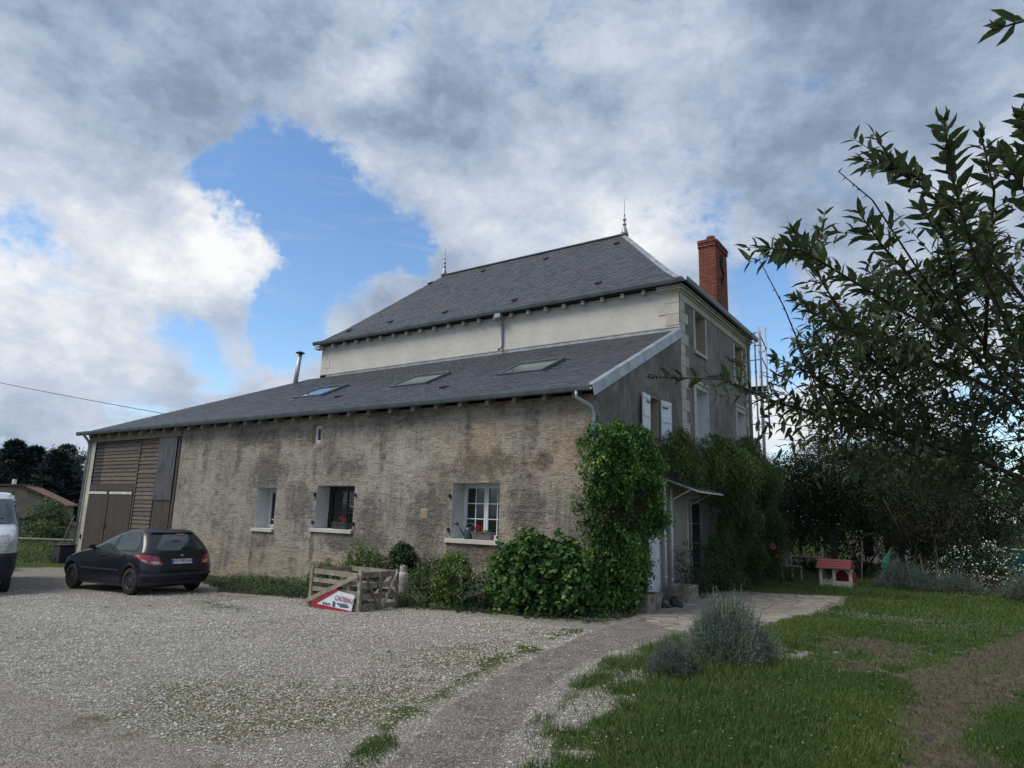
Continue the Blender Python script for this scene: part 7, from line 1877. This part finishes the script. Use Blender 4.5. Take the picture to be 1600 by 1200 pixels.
MB().prism([fw(3.12, .5, -2), fw(6.2, .5, -2), fw(6.2, .5, -.6), fw(3.12, .5, -.1)], tuple(Vector(fw(0, 5, 0)) - Vector(fw(0, 0, 0)))).build('low_wing', M['distant_wall'], fb)
MB().prism([fw(3.12, .2, -.1), fw(6.4, .2, -.62), fw(6.4, .2, -.46), fw(3.12, .2, .06)], tuple(Vector(fw(0, 5.4, 0)) - Vector(fw(0, 0, 0)))).build('low_wing_roof', M['rooftile'], fb)
bn = thing('wheelie_bin', (-52, 9.5, -1.6), 'dark wheeled bin standing before the distant farm building', 'bin')
MB().add([(-52.3, 9.2, -1.2), (-51.7, 9.3, -1.2), (-51.8, 9.9, -1.2), (-52.4, 9.8, -1.2), (-52.5, 9.0, .5), (-51.6, 9.1, .5), (-51.7, 10.1, .5), (-52.6, 10.0, .5)], [(0, 3, 2, 1), (4, 5, 6, 7), (0, 1, 5, 4), (1, 2, 6, 5), (2, 3, 7, 6), (3, 0, 4, 7)]).build('tub', M['bin'], bn)
MB().bar((-52.5, 9.5, .54), (-51.6, 9.6, .62), 1.1, .08).build('lid', M['bin'], bn)
# conifers
def conifer_mesh(seed, h_, r_):
    rg = np.random.default_rng(seed); parts = []; n = 430
    t = rg.random(n) ** .75; z = h_ * (.06 + .94 * t); a = rg.uniform(0, 6.283, n); rr = r_ * (1 - t) ** .75 * rg.uniform(.5, 1.1, n) + .1
    P = np.stack([np.cos(a) * rr * .45, np.sin(a) * rr * .45, z], 1); D = np.stack([np.cos(a), np.sin(a), .35 + t * 1.4], 1)
    return shoots(P, D, rr * .8 + .35, 9, .15, .7, .62, .16, 'diamond', tint0=np.clip(.35 + rg.normal(scale=.22, size=n), 0, 1), tvar=.12)
cms = []
for k in range(4):
    v, f, t_ = conifer_mesh(k, 10, 2.4); cms.append(fast_mesh('crown', v, f, t_, (L['conifer'],)))
tm = MB().tube([(0, 0, -.3), (0, 0, 5), (0, 0, 9.3)], [.22, .14, .03], 7); me = bpy.data.meshes.new('trunk'); me.from_pydata(tm.v, [], tm.f); me.materials.append(M['bark'])
rg = np.random.default_rng(9)
LB = ['dark conifer in the distant row', 'broad dark conifer in the distant row', 'slim pointed dark conifer in the distant row']
TR = []
for i in range(24):
    f = i / 23; TR.append((-93 + f * 24 + rg.normal() * .8, 14 + f * 22 + rg.normal() * .8, rg.uniform(.80, .96)))
for i in range(16):
    f = i / 15; TR.append((-99 + f * 26 + rg.normal(), 20 + f * 22 + rg.normal(), rg.uniform(.90, 1.04)))
def cam_x(p):
    d = Vector((p[0] - 6.323, p[1] + 12.434, p[2] - 1.845)); dep = d.dot(Vector((-.5544, .8097, .1925))); return 800 + 1043 * d.dot(Vector((.8279, .5601, .0286))) / dep
TR.sort(key=lambda q: cam_x((q[0], q[1], 6)))
for i, (x, y, s) in enumerate(TR):
    t = thing('conifer', (x, y, -1.7), 'dark conifer in the distant row behind the farm building', 'tree', 'conifers in the distant row')
    c = bpy.data.objects.new('crown', cms[i % 4]); COL.objects.link(c); c.parent = t
    q = bpy.data.objects.new('trunk', me); COL.objects.link(q); q.parent = t
    t.scale = (s * rg.uniform(1.3, 1.9), s * 1.6, s * rg.uniform(.78, 1.08)); t.rotation_euler = (0, 0, rg.uniform(0, 6.28))
n = 5200; f = rg.random(n); px_ = -104 + f * 34 + rg.normal(scale=1.2, size=n); py_ = 4 + f * 50 + rg.normal(scale=1.2, size=n)
hh_ = 8.3 + 2.4 * fbm_np(px_ * .35, py_ * .35, 1.0, 4, 91); zz_ = -1.6 + hh_ * rg.random(n) ** .6
o = leaf_obj('distant_wood', [shoots(np.stack([px_, py_, zz_], 1), rdir(n, .9, .6), rg.uniform(.6, 1.5, n), 8, .15, .8, .6, .17, 'diamond', tint0=np.clip(rg.normal(.4, .2, n), 0, 1))], L['conifer'])
tag(o, 'dark wooded ridge behind the conifers at far left', 'wood', kind='stuff')
# bushes and hedge between
for i, (c, r, lf, lb) in enumerate((((-46.5, 12.2, .8), (1.5, 1.2, 1.0), L['dark'], 'dark clipped bush below the distant farm building'), ((-44.0, 14.2, 1.0), (1.6, 1.3, 1.4), L['weed'], 'tall bush between the barn pier and the distant building'),
                          ((-47, 8.6, .8), (1.4, 1.0, 1.1), L['weed'], 'bush in front of the bin at far left'), ((-49, 9.6, 1.6), (1.3, 1.1, 2.0), L['weed'], 'slender bush overlapping the left side of the distant building'), ((-40, 12.6, .6), (2.2, 1, .9), L['weed'], 'low bush just left of the barn pier'))):
    ell_shrub('bush', lb, 'bush', c, r, 900, lf, .22, .11, 'leaf', 6, (.3, .7), .3, .3, seed=50 + i)
xs = rng.uniform(-46, -19.0, 9000); ys = rng.uniform(-3, 14, 9000); wn = (fbm_np(xs, ys, .5, 3, 3)); k = rng.random(9000) < wn * 1.6; xs, ys = xs[k], ys[k]; n = len(xs)
k = ~((xs > -22.6) & (ys > -.2)) & (xs + .3 * ys < -20.3); xs, ys = xs[k], ys[k]; n = len(xs)
o = leaf_obj('verge_weeds', [shoots(np.stack([xs, ys, height(xs, ys)], 1), rdir(n, 1.2, .6), rng.uniform(.15, .45, n), 6, .3, .9, .12, .05, 'leaf', tint0=np.clip(fbm_np(xs, ys, .6, 3, 4), 0, 1))], L['weed'])
tag(o, 'rough green verge beyond the yard left of the barn', 'weeds', kind='stuff')
lg = MB().tube([(-29.0, -3.6, .32), (-27.4, -1.0, .30), (-25.2, 2.0, .22)], [.07, .065, .055], 8).build('barrier_log', M['log']); tag(lg, 'bleached horizontal log barrier left of the barn pier', 'log')
for (x, y) in ((-28.6, -3.0), (-25.5, 1.6)):
    o = MB().tube([(x, y, -.4), (x, y, .30)], .06, 7).build('barrier_post', M['log']); tag(o, 'short post under the %s end of the log barrier' % ('near left' if y < 0 else 'barn'), 'post')
bx = thing('storage_box', (-20.3, -1.2, -.26), 'dark box standing by the barn pier behind the car bonnet', 'box')
MB().box(-20.55, -20.0, -1.45, -.95, -.28, .34).build('box', M['bin'], bx, bevel=.02); MB().box(-20.58, -19.97, -1.48, -.92, .34, .38).build('lid', M['bin'], bx)
o = MB().tube([(-22.45, -.5, -.26), (-22.3, -.35, .7), (-22.1, -.25, 1.35)], .022, 6).build('leaning_pole', M['log']); tag(o, 'thin pole leaning against the barn pier and downpipe', 'pole')
print('triangles', sum(len(o.data.loop_triangles) if False else sum(max(1, len(p.vertices) - 2) for p in o.data.polygons) if len(o.data.polygons) < 2000 else len(o.data.polygons) for o in bpy.data.objects if o.type == 'MESH'), 'objects', len(bpy.data.objects))
